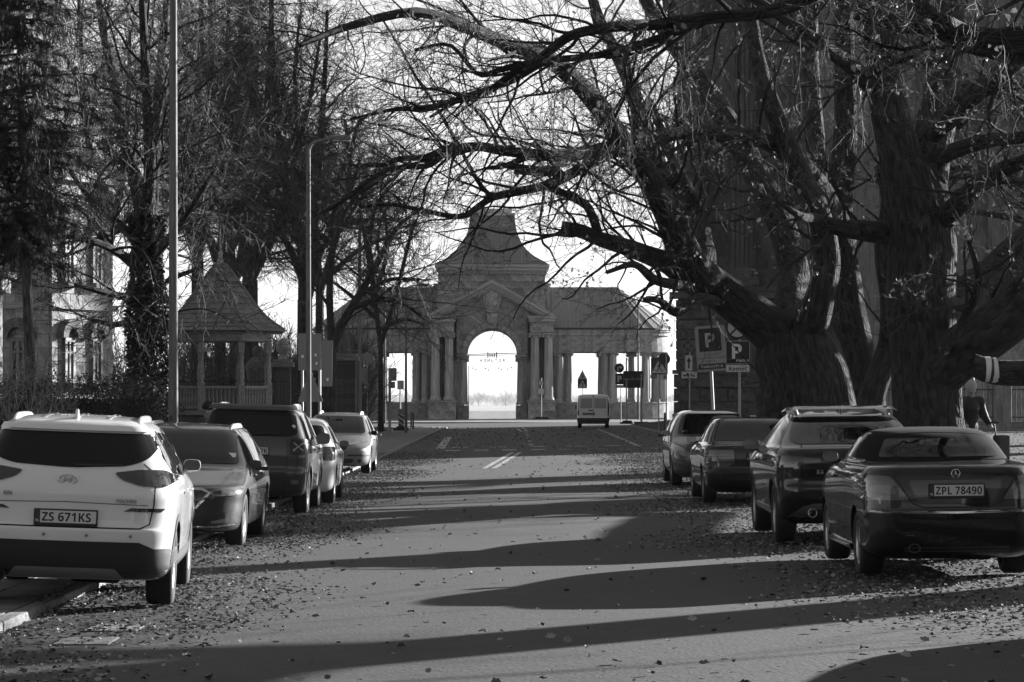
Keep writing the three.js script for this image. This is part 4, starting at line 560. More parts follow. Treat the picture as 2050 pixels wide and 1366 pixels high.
{ const m = [], T0 = W(294, 800, 60); for (let k = 0; k < 8000; k++) { const v = Math.pow(rnd(), 0.8), py = lerp(880, 430, v), a = rnd() * 6.283, R = (0.26 + 0.26 * rnd() * (1 - v * 0.75)) * (1 - 0.25 * v) + 0.12 * Math.max(0, Math.sin(v * 14 + a * 2)), p = W(294, py, 60); p.x += Math.cos(a) * R; p.z += Math.sin(a) * R; m.push(mtx(p, V3(Math.cos(a) * 0.7, -0.6 + rr(-0.4, 0.4), Math.sin(a) * 0.7).normalize(), V3(rr(0.8, 1.3), 1, 1).multiplyScalar(rr(0.07, 0.13)))); } instanced(ivyTree.root, 'ivy_leaves', leafGeo, LEAF.ivy, m); }
bareTree('street_tree', 'slim bare tree rising between the ivy-covered trunk and the pavilion roof', 96, 395, 13, 520, [[[395, 530, 12], [385, 400, 10], [392, 250, 8, 2], [400, 100, 6, 2], [405, -60, 4]], [[395, 520, 9], [425, 400, 7], [445, 250, 6], [455, 100, 4], [460, -60, 3]], [[393, 520, 8], [360, 420, 6], [350, 260, 5], [345, 100, 3]], [[395, 450, 6], [440, 380, 5], [480, 280, 4], [510, 180, 3]]]);
bareTree('street_tree', 'dark bare tree behind the pavilion roof with a wide crown', 110, 500, 17, 560, [[[500, 570, 14], [485, 440, 11], [440, 320, 9], [425, 180, 7], [420, 0, 5], [418, -80, 4]], [[500, 560, 13], [520, 430, 10], [530, 280, 8], [540, 120, 6], [545, -40, 4]], [[502, 560, 11], [560, 440, 8], [590, 320, 6], [620, 200, 4], [640, 80, 3]], [[500, 520, 8], [460, 420, 6], [400, 340, 5], [360, 240, 3]], [[525, 400, 6], [580, 350, 5], [640, 320, 3], [690, 300, 2]], [[530, 300, 6], [500, 180, 5], [480, 60, 3]]]);
bareTree('street_tree', 'bare tree with upswept stems behind the sign boards', 90, 610, 16, 600, [[[610, 610, 14], [606, 500, 12], [575, 380, 9], [555, 240, 7], [545, 80, 5], [540, -60, 3]], [[612, 600, 13], [640, 500, 10, 1], [690, 420, 7, 2], [735, 370, 5, 2], [790, 330, 3, 2]], [[612, 590, 12], [625, 450, 9], [640, 300, 7], [650, 150, 5], [655, 20, 3]], [[606, 560, 9], [570, 480, 7], [520, 420, 5], [480, 380, 3]], [[615, 520, 8], [670, 460, 6], [740, 440, 4], [800, 440, 2]], [[630, 430, 6], [690, 330, 5], [720, 240, 3]]]);
bareTree('street_tree', 'leaning bare tree whose stem slants right above the street name sign', 84, 662, 12, 690, [[[662, 700, 11], [690, 640, 9], [720, 590, 8], [748, 540, 7], [775, 490, 6], [800, 450, 4], [840, 420, 3]], [[700, 620, 6], [760, 600, 5], [810, 610, 4], [850, 640, 2]], [[720, 590, 6], [780, 560, 4], [840, 560, 3]], [[664, 690, 8], [660, 580, 7], [670, 480, 6], [700, 390, 4], [720, 320, 3]], [[745, 545, 5], [740, 480, 4], [760, 400, 3], [800, 360, 2]]]);
bareTree('street_tree', 'bare tree standing before the left wing of the gateway', 150, 762, 5, 690, [[[762, 700, 5], [750, 600, 4.5], [735, 500, 5], [720, 420, 3]], [[762, 690, 5], [790, 600, 4], [810, 520, 4], [830, 440, 3]], [[760, 660, 5], [810, 640, 4], [850, 650, 2]], [[756, 640, 5], [700, 590, 4], [660, 560, 2]], [[755, 580, 5], [775, 500, 4], [770, 420, 3]]], { dens: 0.8, sprayLen: [1, 2] });
bareTree('street_tree', 'tall bare tree farthest left behind the villa', 125, 210, 12, 520, [[[210, 530, 10], [190, 380, 8], [170, 220, 6], [160, 60, 4], [155, -60, 3]], [[212, 520, 9], [240, 380, 7], [255, 220, 5], [260, 60, 3]], [[210, 520, 8], [150, 420, 6], [100, 330, 4], [60, 250, 3]], [[215, 480, 6], [290, 400, 5], [340, 320, 3]]]);
bareTree('street_tree', 'bare tree behind the gap between the two lamp posts', 135, 440, 11, 540, [[[440, 550, 9], [450, 400, 8], [470, 250, 6], [480, 100, 4], [485, -60, 3]], [[438, 540, 8], [400, 420, 6], [370, 300, 5], [350, 160, 3]], [[442, 540, 8], [500, 430, 6], [560, 330, 5], [610, 220, 3]], [[445, 470, 6], [530, 400, 4], [600, 380, 3]], [[440, 560, 6], [510, 520, 4], [580, 500, 3]]]);
bareTree('street_tree', 'bare tree far behind the pavilion finial', 170, 470, 9, 560, [[[470, 570, 8], [455, 440, 7], [430, 300, 5], [410, 150, 4], [400, -20, 3]], [[470, 560, 8], [500, 420, 6], [515, 280, 5], [505, 120, 4], [500, -40, 3]], [[472, 560, 7], [540, 460, 5], [590, 400, 4], [630, 300, 3]], [[468, 540, 6], [400, 450, 5], [350, 400, 3]]], { dens: 0.9, sprayLen: [1.2, 2.4] });
bareTree('street_tree', 'bare tree far behind the second lamp post', 165, 640, 9, 580, [[[640, 590, 8], [630, 450, 7], [600, 300, 5], [590, 160, 4], [600, 30, 3]], [[642, 580, 8], [680, 450, 6], [700, 340, 5], [690, 240, 3]], [[640, 570, 6], [720, 500, 5], [790, 470, 3]], [[638, 540, 6], [570, 450, 5], [530, 350, 3]]], { dens: 0.9, sprayLen: [1.2, 2.4] });
// drooping spruce at the left edge
{
  const needle = (() => { const P = [], I = []; const s0 = seed; seed = 31; for (let k = 0; k < 46; k++) { const y = k / 46, a = k * 2.4, r = 0.13 * (1 - y * 0.55), x = Math.cos(a) * r, z = Math.sin(a) * r, n = P.length / 3, w = 0.007; P.push(-w * Math.sin(a), y, w * Math.cos(a), w * Math.sin(a), y, -w * Math.cos(a), x, y + 0.1, z); I.push(n, n + 1, n + 2); } seed = s0; const t = new Tubes(); t.tube([V3(0, 0, 0), V3(0, 1, 0)], [0.012, 0.004], 3); const q = new THREE.BufferGeometry(); q.setAttribute('position', new THREE.Float32BufferAttribute(P, 3)); q.setIndex(I); q.computeVertexNormals(); return merge([q, t.geo()]); })();
  const tr = thing('spruce_tree', 'drooping dark spruce with a bare lower trunk at the left edge', 'tree'), Z = 49, pts = px(Z, [[66, 950, 16], [62, 780, 11], [55, 620, 10], [50, 480, 9], [44, 300, 8], [40, 100, 7], [38, -80, 6]]), q = resample(pts[0], pts[1], 0.3); part(tr, 'trunk', new Tubes().tube(q.P, q.R, 14, 0.03).geo(), BARK.grey);
  const m = [], br = new Tubes(); for (let k = 0; k < 125; k++) {      // boughs sweep down and up again, with side twigs that hang in uneven bunches
    const py = lerp(520, -120, (k + rr(0, 0.8)) / 125), p0 = W(48, py, Z), a = k * 2.4 + rr(-0.5, 0.5), L = rr(0.5, 1.65) * (py > 400 ? 0.8 : 1), P = [p0.clone()], R = [0.026], sag = rr(0.15, 0.5); for (let i = 1; i <= 8; i++) { const u = i / 8; P.push(p0.clone().add(V3(Math.cos(a) * L * u, 0.1 * u - sag * (u * u - 0.35 * u ** 4) * L, Math.sin(a) * L * u)).addScaledVector(rv(), 0.03)); R.push(0.022 * (1 - u) + 0.005); } br.tube(P, R, 4);
    for (let i = 2; i <= 8; i++) { const along = P[i].clone().sub(P[i - 1]).normalize(); for (let h = 0; h < 3; h++) { const d = around(along, rr(0.3, 1.1)); d.y -= rr(0.1, 0.9); d.normalize(); const len = rr(0.18, 0.5), q0 = P[i].clone().addScaledVector(along, rr(-0.1, 0)); m.push(mtx(q0, d, V3(0.8, len, 0.8))); if (rnd() < 0.6) m.push(mtx(q0.clone().addScaledVector(d, len * 0.6), V3(rr(-0.4, 0.4), -1, rr(-0.4, 0.4)).normalize(), V3(0.7, rr(0.12, 0.4), 0.7))); } } }
  const b = part(tr, 'branches', br.geo(), BARK.grey); b.userData.kind = 'stuff'; instanced(tr, 'needles', needle, LEAF.needle, m);
}
// clipped hedge, and the bare shrub before it
function leafMass(name, label, category, leafM, n, size, inside, core, coreM) { const o = thing(name, label, category); if (core) part(o, 'hedge_core', core, coreM); const m = []; while (m.length < n) { const p = inside(); if (p) m.push(mtx(p, rv(), V3(rr(0.8, 1.3), 1, 1).multiplyScalar(size * rr(0.7, 1.3)))); } instanced(o, 'leaves', leafGeo, leafM, m); return o; }
{ const bump = (x, y) => 0.12 * Math.sin(x * 3.1 + y * 2) + 0.1 * Math.sin(x * 7.3 - y * 4.1) + 0.08 * Math.sin(x * 13.7 + y * 9.0);
  const core = box(3.2, 1.75, 1.5, -8.3, 0.9, -53.2); leafMass('hedge', 'dark evergreen hedge behind the nearest white car', 'hedge', LEAF.hedge, 15000, 0.06, () => { const f = rnd(); let x = rr(-10.1, -6.55), y, z; if (f < 0.55) { y = rr(0.05, 2.08); z = -52.1 + bump(x, y) + rr(-0.25, 0.12); } else if (f < 0.8) { z = rr(-54.4, -52.1); y = 2.0 + bump(x, z) + rr(-0.2, 0.1); } else { x = -6.5 + bump(rr(0, 9), x) + rr(-0.3, 0.05); z = rr(-54.2, -52.1); y = rr(0.05, 2.0); } y -= Math.max(0, (x + 7.0)) * 0.5; return V3(x, Math.max(0.05, y), z); }, [core], LEAF.hedge); }
{ const t = new Tree('bare_shrub', 'pale bare shrub of thin upright stems at the left edge', undefined, { bark: BARK.twig, twigMat: BARK.twigPale, sprays: 'fine', minR: 0.004, maxR: 0.012, rough: 0, wander: 0.12, trop: 0.1, sprayTrop: 0.3, sprayLen: [0.4, 0.9], dens: 1.5 }); t.root.userData.category = 'shrub'; for (let k = 0; k < 16; k++) { const b = V3(rr(-9.0, -8.0), 0.05, -rr(46.5, 49)), a = rr(0, 6.28), L = rr(1.4, 2.5), d = V3(Math.cos(a) * 0.35, 1, Math.sin(a) * 0.35).normalize(); t.limb('stem', [b, b.clone().addScaledVector(d, L * 0.5).add(V3(rr(-0.1, 0.1), 0, rr(-0.1, 0.1))), b.clone().addScaledVector(d, L).add(V3(rr(-0.2, 0.2), 0.1, rr(-0.2, 0.2)))], [0.016, 0.011, 0.005], { from: 0.3 }); } t.finish(); }
{ const t = new Tree('bare_shrub', 'low leafless shrub at the foot of the ivy-covered trunk', undefined, { bark: BARK.twigDark, twigMat: BARK.twig, sprays: 'fine', minR: 0.004, maxR: 0.01, rough: 0, trop: 0.06, sprayLen: [0.3, 0.7], dens: 1.6, leaf: 0.4 }); t.root.userData.category = 'shrub'; for (let k = 0; k < 16; k++) { const b = V3(rr(-7.95, -7.4), 0.03, -rr(57, 58.5)), a = rr(0, 6.28), d = V3(Math.cos(a) * 0.4, 1, Math.sin(a) * 0.4).normalize(), L = rr(0.6, 1.0); t.limb('stem', [b, b.clone().addScaledVector(d, L * 0.5), b.clone().addScaledVector(d, L)], [0.014, 0.01, 0.005], { from: 0.2 }); } t.finish(); }
// far bank trees beyond the river, seen through the arches
{ seed = 61; const proto = new Tree('far_tree', 'x', 'trees on the far river bank', { bark: BARK.grey, twigMat: BARK.twig, levels: 2, minR: 0.03, maxR: 0.2, dens: 0.35, len: [18, 34], maxLen: 5, sprayLen: [2.0, 3.6], sprays: 'fine', rough: 0, ang: [0.4, 0.9] }); proto.limb('trunk', [V3(0, 0, 0), V3(0, 3, 0), V3(0.3, 7, 0), V3(0.2, 11, 0)], [0.35, 0.3, 0.22, 0.08], { from: 0.2 }); for (let k = 0; k < 9; k++) { const a = k * 2.4, y = rr(1.5, 5); proto.limb('limb', [V3(0, y, 0), V3(Math.cos(a) * 2, y + 1.8, Math.sin(a) * 2), V3(Math.cos(a) * 3.4, y + 4.6, Math.sin(a) * 3.4)], [0.18, 0.13, 0.05]); } proto.finish();
  const spots = [[958, 1.0, 'lone rounder tree left of centre in the arch beyond the river'], [1012, 1.15, 'largest tree on the far bank seen through the arch']]; proto.root.position.set((spots[0][0] - CX) * 6000 / F, -14.2, -6000); proto.root.userData.label = spots[0][2]; proto.root.scale.setScalar(3); { const o = dup(proto.root, spots[1][2], 'trees on the far river bank'); o.position.set((spots[1][0] - CX) * 5980 / F, -14.2, -5980); o.scale.set(4, 3.4, 4); }
  const sc = new THREE.Group(); sc.name = 'far_wood'; sc.userData = { kind: 'stuff', label: 'hazy bare wood along the far river bank', category: 'wood' }; scene.add(sc); const mm = [[], [], [], []]; for (let k = 0; k < 5200; k++) { const x = rr(-380, 380), z = -rr(6000, 6200); pick(mm).push(mtx(V3(x, -14.3 + rr(-1, 14) + Math.sin(x * 0.075) * 2.8, z), V3(rr(-0.5, 0.5), 1, rr(-0.3, 0.3)).normalize(), rr(9, 17))); } mm.forEach((m, k) => instanced(sc, 'brushwood', SPRAYS.fine[k], BARK.twig, m)); }

// bare thicket closing the view behind the pavilion
{ seed = 1177; const sc = new THREE.Group(); sc.name = 'thicket'; sc.userData = { kind: 'stuff', label: 'bare thicket of shrubs behind the pavilion and the gate pillars', category: 'shrubs' }; scene.add(sc); const mm = [[], [], [], []]; for (let k = 0; k < 2600; k++) { const Z = rr(128, 160), a = rr(330, 735), x = (a - CX) * Z / F; pick(mm).push(mtx(V3(x, rr(0.2, 4.2) * rr(0.5, 1), -Z), V3(rr(-0.6, 0.6), 1, rr(-0.4, 0.4)).normalize(), rr(1.2, 2.6))); } for (let k = 0; k < 1100; k++) { const Z = rr(100, 126), x = rr(-26, -14); pick(mm).push(mtx(V3(x, rr(0.2, 3.5) * rr(0.4, 1), -Z), V3(rr(-0.6, 0.6), 1, rr(-0.4, 0.4)).normalize(), rr(1.2, 2.4))); } mm.forEach((m, k) => instanced(sc, 'brushwood', SPRAYS.fine[k], BARK.twigDark, m)); }
// ---------- the parked cars ----------
function whiteSuv() {
  const wp = paint(0.72, { roughness: 0.35 });
  const c = new Car('sport_utility_car', 'white sport utility car seen from behind, nearest car on the pavement side', [
    [0.25, 2.02, -1.95, 0.78, 0.25, 0.3, 0.10, 0.15], [0.33, 2.14, -2.1, 0.875, 0.3, 0.4, 0.10, 0.2], [0.44, 2.19, -2.19, 0.895, 0.32, 0.45, 0.11, 0.2], [0.56, 2.215, -2.22, 0.905, 0.34, 0.45, 0.12, 0.22],
    [0.68, 2.235, -2.22, 0.915, 0.36, 0.45, 0.12, 0.22], [0.72, 2.20, -2.20, 0.915, 0.36, 0.45, 0.11, 0.22], [0.86, 2.185, -2.15, 0.92, 0.36, 0.45, 0.11, 0.22], [0.98, 2.19, -1.95, 0.915, 0.36, 0.5, 0.12, 0.22], [1.06, 2.165, -1.5, 0.90, 0.36, 0.5, 0.13, 0.2],
    [1.13, 2.12, -1.05, 0.875, 0.34, 0.4, 0.13, 0.15], [1.2, 2.06, -0.95, 0.845, 0.32, 0.3, 0.13, 0.15], [1.35, 1.93, -0.72, 0.77, 0.28, 0.25, 0.13, 0.14], [1.48, 1.82, -0.48, 0.69, 0.24, 0.2, 0.13, 0.12],
    [1.55, 1.76, -0.25, 0.64, 0.22, 0.2, 0.13, 0.12], [1.60, 1.62, 0.0, 0.57, 0.25, 0.2, 0.13, 0.1], [1.63, 1.3, 0.2, 0.46, 0.25, 0.2, 0.1, 0.1], [1.645, 0.9, 0.4, 0.25, 0.12, 0.1, 0.03, 0.03]
  ], wp, { rearAxle: 1.33, frontAxle: -1.34, wheelR: 0.345, archR: 0.395, halfW: 0.925, tyreW: 0.235, group: 'cars parked along the left pavement', spokes: 5, twin: true });
  c.patch('rear_window', 'rear', round([[-0.70, 1.50], [0.70, 1.50], [0.735, 1.40], [0.66, 1.285], [0.5, 1.225], [0, 1.20], [-0.5, 1.225], [-0.66, 1.285], [-0.735, 1.40]], 0.09), M.glass, { off: 0.006 });
  const win = round([[1.68, 1.30], [1.45, 1.15, 0.1], [0.2, 1.12], [-0.72, 1.12], [-0.35, 1.47], [0.9, 1.51], [1.4, 1.47, 0.08]], 0.04); c.both('side_window', win, M.glass);
  c.both('window_pillar', [[0.36, 1.12], [0.44, 1.12], [0.40, 1.53], [0.32, 1.53]], M.gloss, { off: 0.007 }); c.both('window_pillar', [[1.22, 1.14], [1.27, 1.14], [1.16, 1.52], [1.11, 1.52]], M.gloss, { off: 0.007 });
  c.pair('tail_light', 'rear', round([[0.385, 1.165], [0.60, 1.195], [0.80, 1.195], [0.9, 1.12], [0.82, 1.055], [0.62, 1.06], [0.45, 1.11]], 0.03), M.lampDark, { off: 0.012, depth: 0.03, seg: 0.018 });
  c.pair('reflector', 'rear', [[0.48, 0.845], [0.54, 0.875], [0.82, 0.875], [0.79, 0.845]], M.lampDark, { off: 0.008, seg: 0.018 });
  c.patch('bumper_cladding', 'rear', [[-0.91, 0.27], [0.91, 0.27], [0.92, 0.53], [0.74, 0.53], [0.62, 0.585], [-0.62, 0.585], [-0.74, 0.53], [-0.92, 0.53]], M.plastic, { off: 0.008 });
  c.both('sill_cladding', [[0.95, 0.28], [-0.95, 0.28], [-0.95, 0.46], [0.95, 0.46]], M.plastic, { off: 0.006 });
  c.both('wheel_arch_trim', arch(1.33, 0.355, 0.395), M.plastic, { off: 0.008 }); c.both('wheel_arch_trim', arch(-1.34, 0.355, 0.395), M.plastic, { off: 0.008 });
  c.patch('bumper_skid_plate', 'rear', round([[-0.5, 0.27], [0.5, 0.27], [0.42, 0.36], [-0.42, 0.36]], 0.03), M.grey, { off: 0.014 });
  c.seam('rear', [[0.62, 1.25], [0.74, 1.16], [0.73, 0.9], [0.70, 0.74], [0.62, 0.70], [-0.62, 0.70], [-0.70, 0.74], [-0.73, 0.9], [-0.74, 1.16], [-0.62, 1.25]]); c.seam('rear', [[-0.68, 0.90], [0, 0.915], [0.68, 0.90]], 0.009, M.grey);
  c.flank([[0.38, 1.12], [0.40, 0.7], [0.36, 0.44]]); c.flank([[1.25, 1.13], [1.2, 0.85], [1.02, 0.62]]); c.flank([[-0.72, 1.1], [-0.75, 0.7], [-0.7, 0.44]]);
  c.handle(0.62, 0.98); c.handle(-0.42, 0.97); c.plate('rear', 'ZS 671KS', 0.785, 0, 0.52, { tilt: -0.05 });
  const e = new THREE.TorusGeometry(0.075, 0.009, 8, 32); e.scale(1, 0.56, 1); const hb = [e, box(0.014, 0.064, 0.01, -0.028, 0, 0), box(0.014, 0.064, 0.01, 0.028, 0, 0), mv(box(0.06, 0.012, 0.01), 0, 0, 0, 0, 0, 0.25)]; hb.slice(1, 3).forEach(q => q.applyMatrix4(new THREE.Matrix4().makeShear(0, 0, 0.35, 0, 0, 0)));
  const em = part(c.root, 'maker_emblem', hb, M.chrome); em.position.copy(c.cast('rear', 0, 1.1)); em.position.z += 0.012;
  c.letters('rear', 'TUCSON', 0.5, 0.935, 0.032, M.chrome); c.letters('rear', 'GDi', -0.5, 0.975, 0.032, M.chrome);
  c.doorMirror(1, 1.0, 1.19, -0.6, 0.18, 0.125); c.doorMirror(-1, 1.0, 1.19, -0.6, 0.18, 0.125); c.rails(0.54, 1.6, 1.5, -0.1, 0.045, wp, 0.022); c.fin(1.45, 0.085);
  for (const x of [-0.28, 0, 0.28]) c.seam('top', [[x, 1.4], [x, 0.1]], 0.02, wp, 'roof_rib', 0.01);
  c.patch('spoiler', 'rear', [[-0.62, 1.505], [0.62, 1.505], [0.6, 1.545], [-0.6, 1.545]], wp, { off: 0.03, depth: 0.045 });
  c.wiper('rear', [0.05, 1.225], [0.45, 1.235]); for (const x of [-0.62, -0.18, 0.18, 0.55]) { const p = c.cast('rear', x, 0.635); const s = part(c.root, 'parking_sensor', [mv(new THREE.CylinderGeometry(0.014, 0.014, 0.012, 12), 0, 0, 0, Math.PI / 2)], M.grey); s.position.copy(p); }
  c.exhaust(-0.55, 0.27, 1.98, 0.04); c.under(0.2); return c;
}
whiteSuv().place(-3.96, -0.01, -25.93, 0.065, -0.038);

function greyEstate() {
  const p = paint(0.035, { metalness: 0.2 });
  const c = new Car('estate_car', 'dark grey estate car facing the camera behind the white sport utility car', [
    [0.18, 2.2, -2.1, 0.76, 0.25, 0.35, 0.1, 0.2], [0.24, 2.28, -2.28, 0.86, 0.3, 0.5, 0.1, 0.26], [0.4, 2.33, -2.34, 0.895, 0.3, 0.55, 0.1, 0.28], [0.55, 2.34, -2.345, 0.905, 0.3, 0.55, 0.1, 0.28], [0.66, 2.32, -2.32, 0.915, 0.3, 0.5, 0.1, 0.26], [0.74, 2.28, -2.22, 0.91, 0.3, 0.5, 0.1, 0.26],
    [0.82, 2.24, -1.85, 0.90, 0.3, 0.5, 0.1, 0.24], [0.90, 2.2, -1.45, 0.885, 0.3, 0.45, 0.1, 0.18], [0.965, 2.15, -1.12, 0.86, 0.3, 0.35, 0.1, 0.16], [1.1, 2.05, -0.86, 0.79, 0.28, 0.28, 0.1, 0.15], [1.28, 1.92, -0.5, 0.69, 0.26, 0.22, 0.1, 0.14], [1.38, 1.8, -0.28, 0.62, 0.24, 0.2, 0.1, 0.14],
    [1.43, 1.6, -0.08, 0.55, 0.24, 0.2, 0.1, 0.12], [1.46, 1.2, 0.2, 0.40, 0.2, 0.2, 0.06, 0.08], [1.47, 0.8, 0.4, 0.15, 0.1, 0.1, 0.02, 0.02]
  ], p, { rearAxle: 1.36, frontAxle: -1.33, wheelR: 0.33, archR: 0.375, halfW: 0.915, group: 'cars parked along the left pavement', spokes: 5, twin: true });
  c.patch('windscreen', 'front', round([[-0.74, 0.995], [0.74, 0.995], [0.6, 1.40], [-0.6, 1.40]], 0.06), M.glass, { off: 0.006 });
  c.both('side_window', round([[1.8, 1.1], [-0.75, 0.98], [-0.2, 1.33], [0.6, 1.39], [1.6, 1.32]], 0.06), M.glass); c.both('window_pillar', [[0.28, 0.98], [0.36, 0.98], [0.34, 1.40], [0.26, 1.40]], M.gloss, { off: 0.007 });
  c.patch('grille', 'front', round([[-0.43, 0.70], [0.43, 0.70], [0.51, 0.66], [0.36, 0.49], [-0.36, 0.49], [-0.51, 0.66]], 0.02), M.gloss, { off: 0.008 });
  for (let i = -11; i <= 11; i++) c.seam('front', [[i * 0.034, 0.51], [i * 0.034, 0.685]], 0.012, M.plastic, 'grille_bar', 0.016);
  c.seam('front', [[-0.43, 0.705], [-0.52, 0.665], [-0.37, 0.485], [0.37, 0.485], [0.52, 0.665], [0.43, 0.705], [-0.43, 0.705]], 0.028, M.chrome, 'grille_frame', 0.014);
  c.pair('headlight', 'front', round([[0.50, 0.68], [0.62, 0.715], [0.86, 0.745], [0.89, 0.72], [0.84, 0.64], [0.56, 0.635]], 0.02), M.lampClear, { off: 0.008 });
  c.pair('headlight_lens', 'front', round([[0.55, 0.685], [0.65, 0.7], [0.66, 0.65], [0.57, 0.65]], 0.02), M.lampDark, { off: 0.013 });
  c.patch('lower_intake', 'front', round([[-0.6, 0.23], [0.6, 0.23], [0.82, 0.30], [0.80, 0.45], [0.48, 0.36], [-0.48, 0.36], [-0.80, 0.45], [-0.82, 0.30]], 0.02), M.plastic, { off: 0.007 });
  c.seam('front', [[-0.82, 0.30], [-0.6, 0.265], [0, 0.25], [0.6, 0.265], [0.82, 0.30]], 0.022, M.chrome, 'bumper_trim', 0.014); c.pair('fog_lamp', 'front', round([[0.55, 0.33], [0.72, 0.37], [0.72, 0.31], [0.55, 0.30]], 0.01), M.lampClear, { off: 0.012 });
  c.seam('front', [[-0.86, 0.76], [-0.6, 0.755], [0, 0.725], [0.6, 0.755], [0.86, 0.76]]); for (const s of [-1, 1]) c.seam('top', [[s * 0.62, -2.05], [s * 0.7, -1.2]], 0.02, p, 'bonnet_crease', 0.006);
  c.flank([[0.32, 0.97], [0.34, 0.5], [0.3, 0.26]]); c.flank([[-0.74, 0.96], [-0.78, 0.6], [-0.72, 0.26]]); c.flank([[-2.0, 0.72], [0, 0.80], [2.1, 0.80]], 0.012, p); c.handle(0.5, 0.86); c.handle(-0.45, 0.85);
  c.doorMirror(1, 1.02, 0.99, -0.66, 0.18, 0.125, M.gloss).rotateY(Math.PI); c.doorMirror(-1, 1.02, 0.99, -0.66, 0.18, 0.125, M.gloss).rotateY(Math.PI); c.rails(0.52, 1.4, 1.5, -0.05, 0.045, M.dullMetal, 0.018);
  const tk = part(c.root, 'windscreen_ticket', [box(0.12, 0.09, 0.003)], M.white); tk.position.copy(c.cast('front', -0.62, 1.1)); tk.position.z -= 0.012; tk.rotation.x = 0.95;
  c.under(0.16); return c;
}
greyEstate().place(-4.2, -0.01, -36.0, Math.PI + 0.0, 0.038);

function boxySuv() {
  const p = paint(0.055, { metalness: 0.2 });
  const c = new Car('sport_utility_car', 'boxy grey sport utility car with square tail lights seen from behind', [
    [0.27, 1.95, -1.95, 0.74, 0.2, 0.3, 0.08, 0.1], [0.34, 2.06, -2.06, 0.86, 0.22, 0.3, 0.08, 0.12], [0.5, 2.1, -2.1, 0.885, 0.22, 0.3, 0.08, 0.12], [0.66, 2.11, -2.11, 0.895, 0.22, 0.3, 0.08, 0.12], [0.72, 2.06, -2.11, 0.895, 0.2, 0.3, 0.07, 0.12], [0.9, 2.055, -2.09, 0.9, 0.2, 0.3, 0.07, 0.12],
    [1.02, 2.04, -1.9, 0.895, 0.2, 0.3, 0.07, 0.14], [1.1, 2.02, -1.1, 0.875, 0.2, 0.3, 0.07, 0.12], [1.18, 1.99, -0.95, 0.85, 0.2, 0.2, 0.07, 0.12], [1.4, 1.9, -0.66, 0.77, 0.2, 0.2, 0.07, 0.12], [1.56, 1.83, -0.42, 0.70, 0.18, 0.2, 0.07, 0.1], [1.62, 1.77, -0.3, 0.65, 0.16, 0.2, 0.07, 0.1], [1.655, 1.62, -0.1, 0.56, 0.16, 0.2, 0.06, 0.08], [1.672, 1.2, 0.2, 0.35, 0.1, 0.1, 0.03, 0.03]
  ], p, { rearAxle: 1.26, frontAxle: -1.31, wheelR: 0.345, archR: 0.40, halfW: 0.9, group: 'cars parked along the left pavement', rimMat: M.rimDark });
  c.patch('rear_window', 'rear', round([[-0.66, 1.55], [0.66, 1.55], [0.72, 1.26], [0.6, 1.21], [-0.6, 1.21], [-0.72, 1.26]], 0.05), M.glass, { off: 0.006 });
  c.patch('spoiler', 'rear', [[-0.64, 1.57], [0.64, 1.57], [0.62, 1.62], [-0.62, 1.62]], p, { off: 0.09, depth: 0.12 });
  c.both('side_window', round([[1.62, 1.16], [-0.7, 1.16], [-0.42, 1.5], [1.5, 1.54]], 0.06), M.glass); for (const z of [0.42, 1.16]) c.both('window_pillar', [[z - 0.04, 1.16], [z + 0.04, 1.16], [z + 0.02, 1.55], [z - 0.06, 1.55]], M.gloss, { off: 0.007 });
  c.pair('tail_light', 'rear', round([[0.60, 0.93], [0.86, 0.93], [0.84, 1.17], [0.60, 1.17]], 0.04), mat(0.004, 0.35), { off: 0.03, depth: 0.05, seg: 0.02 });
  c.pair('tail_light_lens', 'rear', round([[0.635, 0.965], [0.815, 0.965], [0.80, 1.135], [0.635, 1.135]], 0.03), mat(0.012, 0.2), { off: 0.036, seg: 0.02 }); for (const s of [-1, 1]) { c.seam('rear', [[s * 0.66, 0.99], [s * 0.79, 1.11]], 0.02, M.lampClear, 'tail_light_cross', 0.045); c.seam('rear', [[s * 0.66, 1.11], [s * 0.79, 0.99]], 0.02, M.lampClear, 'tail_light_cross', 0.045); }
  c.patch('bumper_cladding', 'rear', [[-0.6, 0.29], [0.6, 0.29], [0.56, 0.66], [-0.56, 0.66]], M.plastic, { off: 0.008 });
  c.pair('fog_lamp', 'rear', round([[0.60, 0.44], [0.78, 0.44], [0.78, 0.58], [0.60, 0.58]], 0.03), M.plastic, { off: 0.016 }); c.pair('fog_lamp_lens', 'rear', round([[0.64, 0.48], [0.75, 0.48], [0.75, 0.55], [0.64, 0.55]], 0.02), M.lampClear, { off: 0.02 });
  c.seam('rear', [[0.56, 1.2], [0.58, 0.72], [-0.58, 0.72], [-0.56, 1.2]]); c.both('wheel_arch_trim', arch(1.26, 0.355, 0.40), M.plastic, { off: 0.008 }); c.both('wheel_arch_trim', arch(-1.31, 0.355, 0.40), M.plastic, { off: 0.008 });
  c.flank([[0.42, 1.15], [0.42, 0.5]]); c.flank([[1.18, 1.15], [1.1, 0.75]]); c.flank([[-0.72, 1.12], [-0.76, 0.5]]); c.handle(0.64, 1.0); c.handle(-0.4, 1.0); c.plate('rear', '547K', 0.985, 0.02, 0.52, { right: 1 });
  c.patch('badge', 'rear', round([[-0.08, 1.11], [0.08, 1.11], [0.08, 1.14], [-0.08, 1.14]], 0.01), M.gloss, { off: 0.008 });
  for (const s of [-1, 1]) { const m = c.doorMirror(s, 1.04, 1.16, -0.6, 0.25, 0.2, M.plastic); } c.rails(0.58, 1.64, 1.35, -0.3, 0.07, M.dullMetal, 0.024); const a = c.cast('top', 0.02, 1.35); part(c.root, 'roof_antenna', [bar(a, V3(0.02, a.y + 0.2, 1.45), 0.006), cyl(0.02, 0.01, 0.03, 10, a.x, a.y, a.z)], M.plastic);
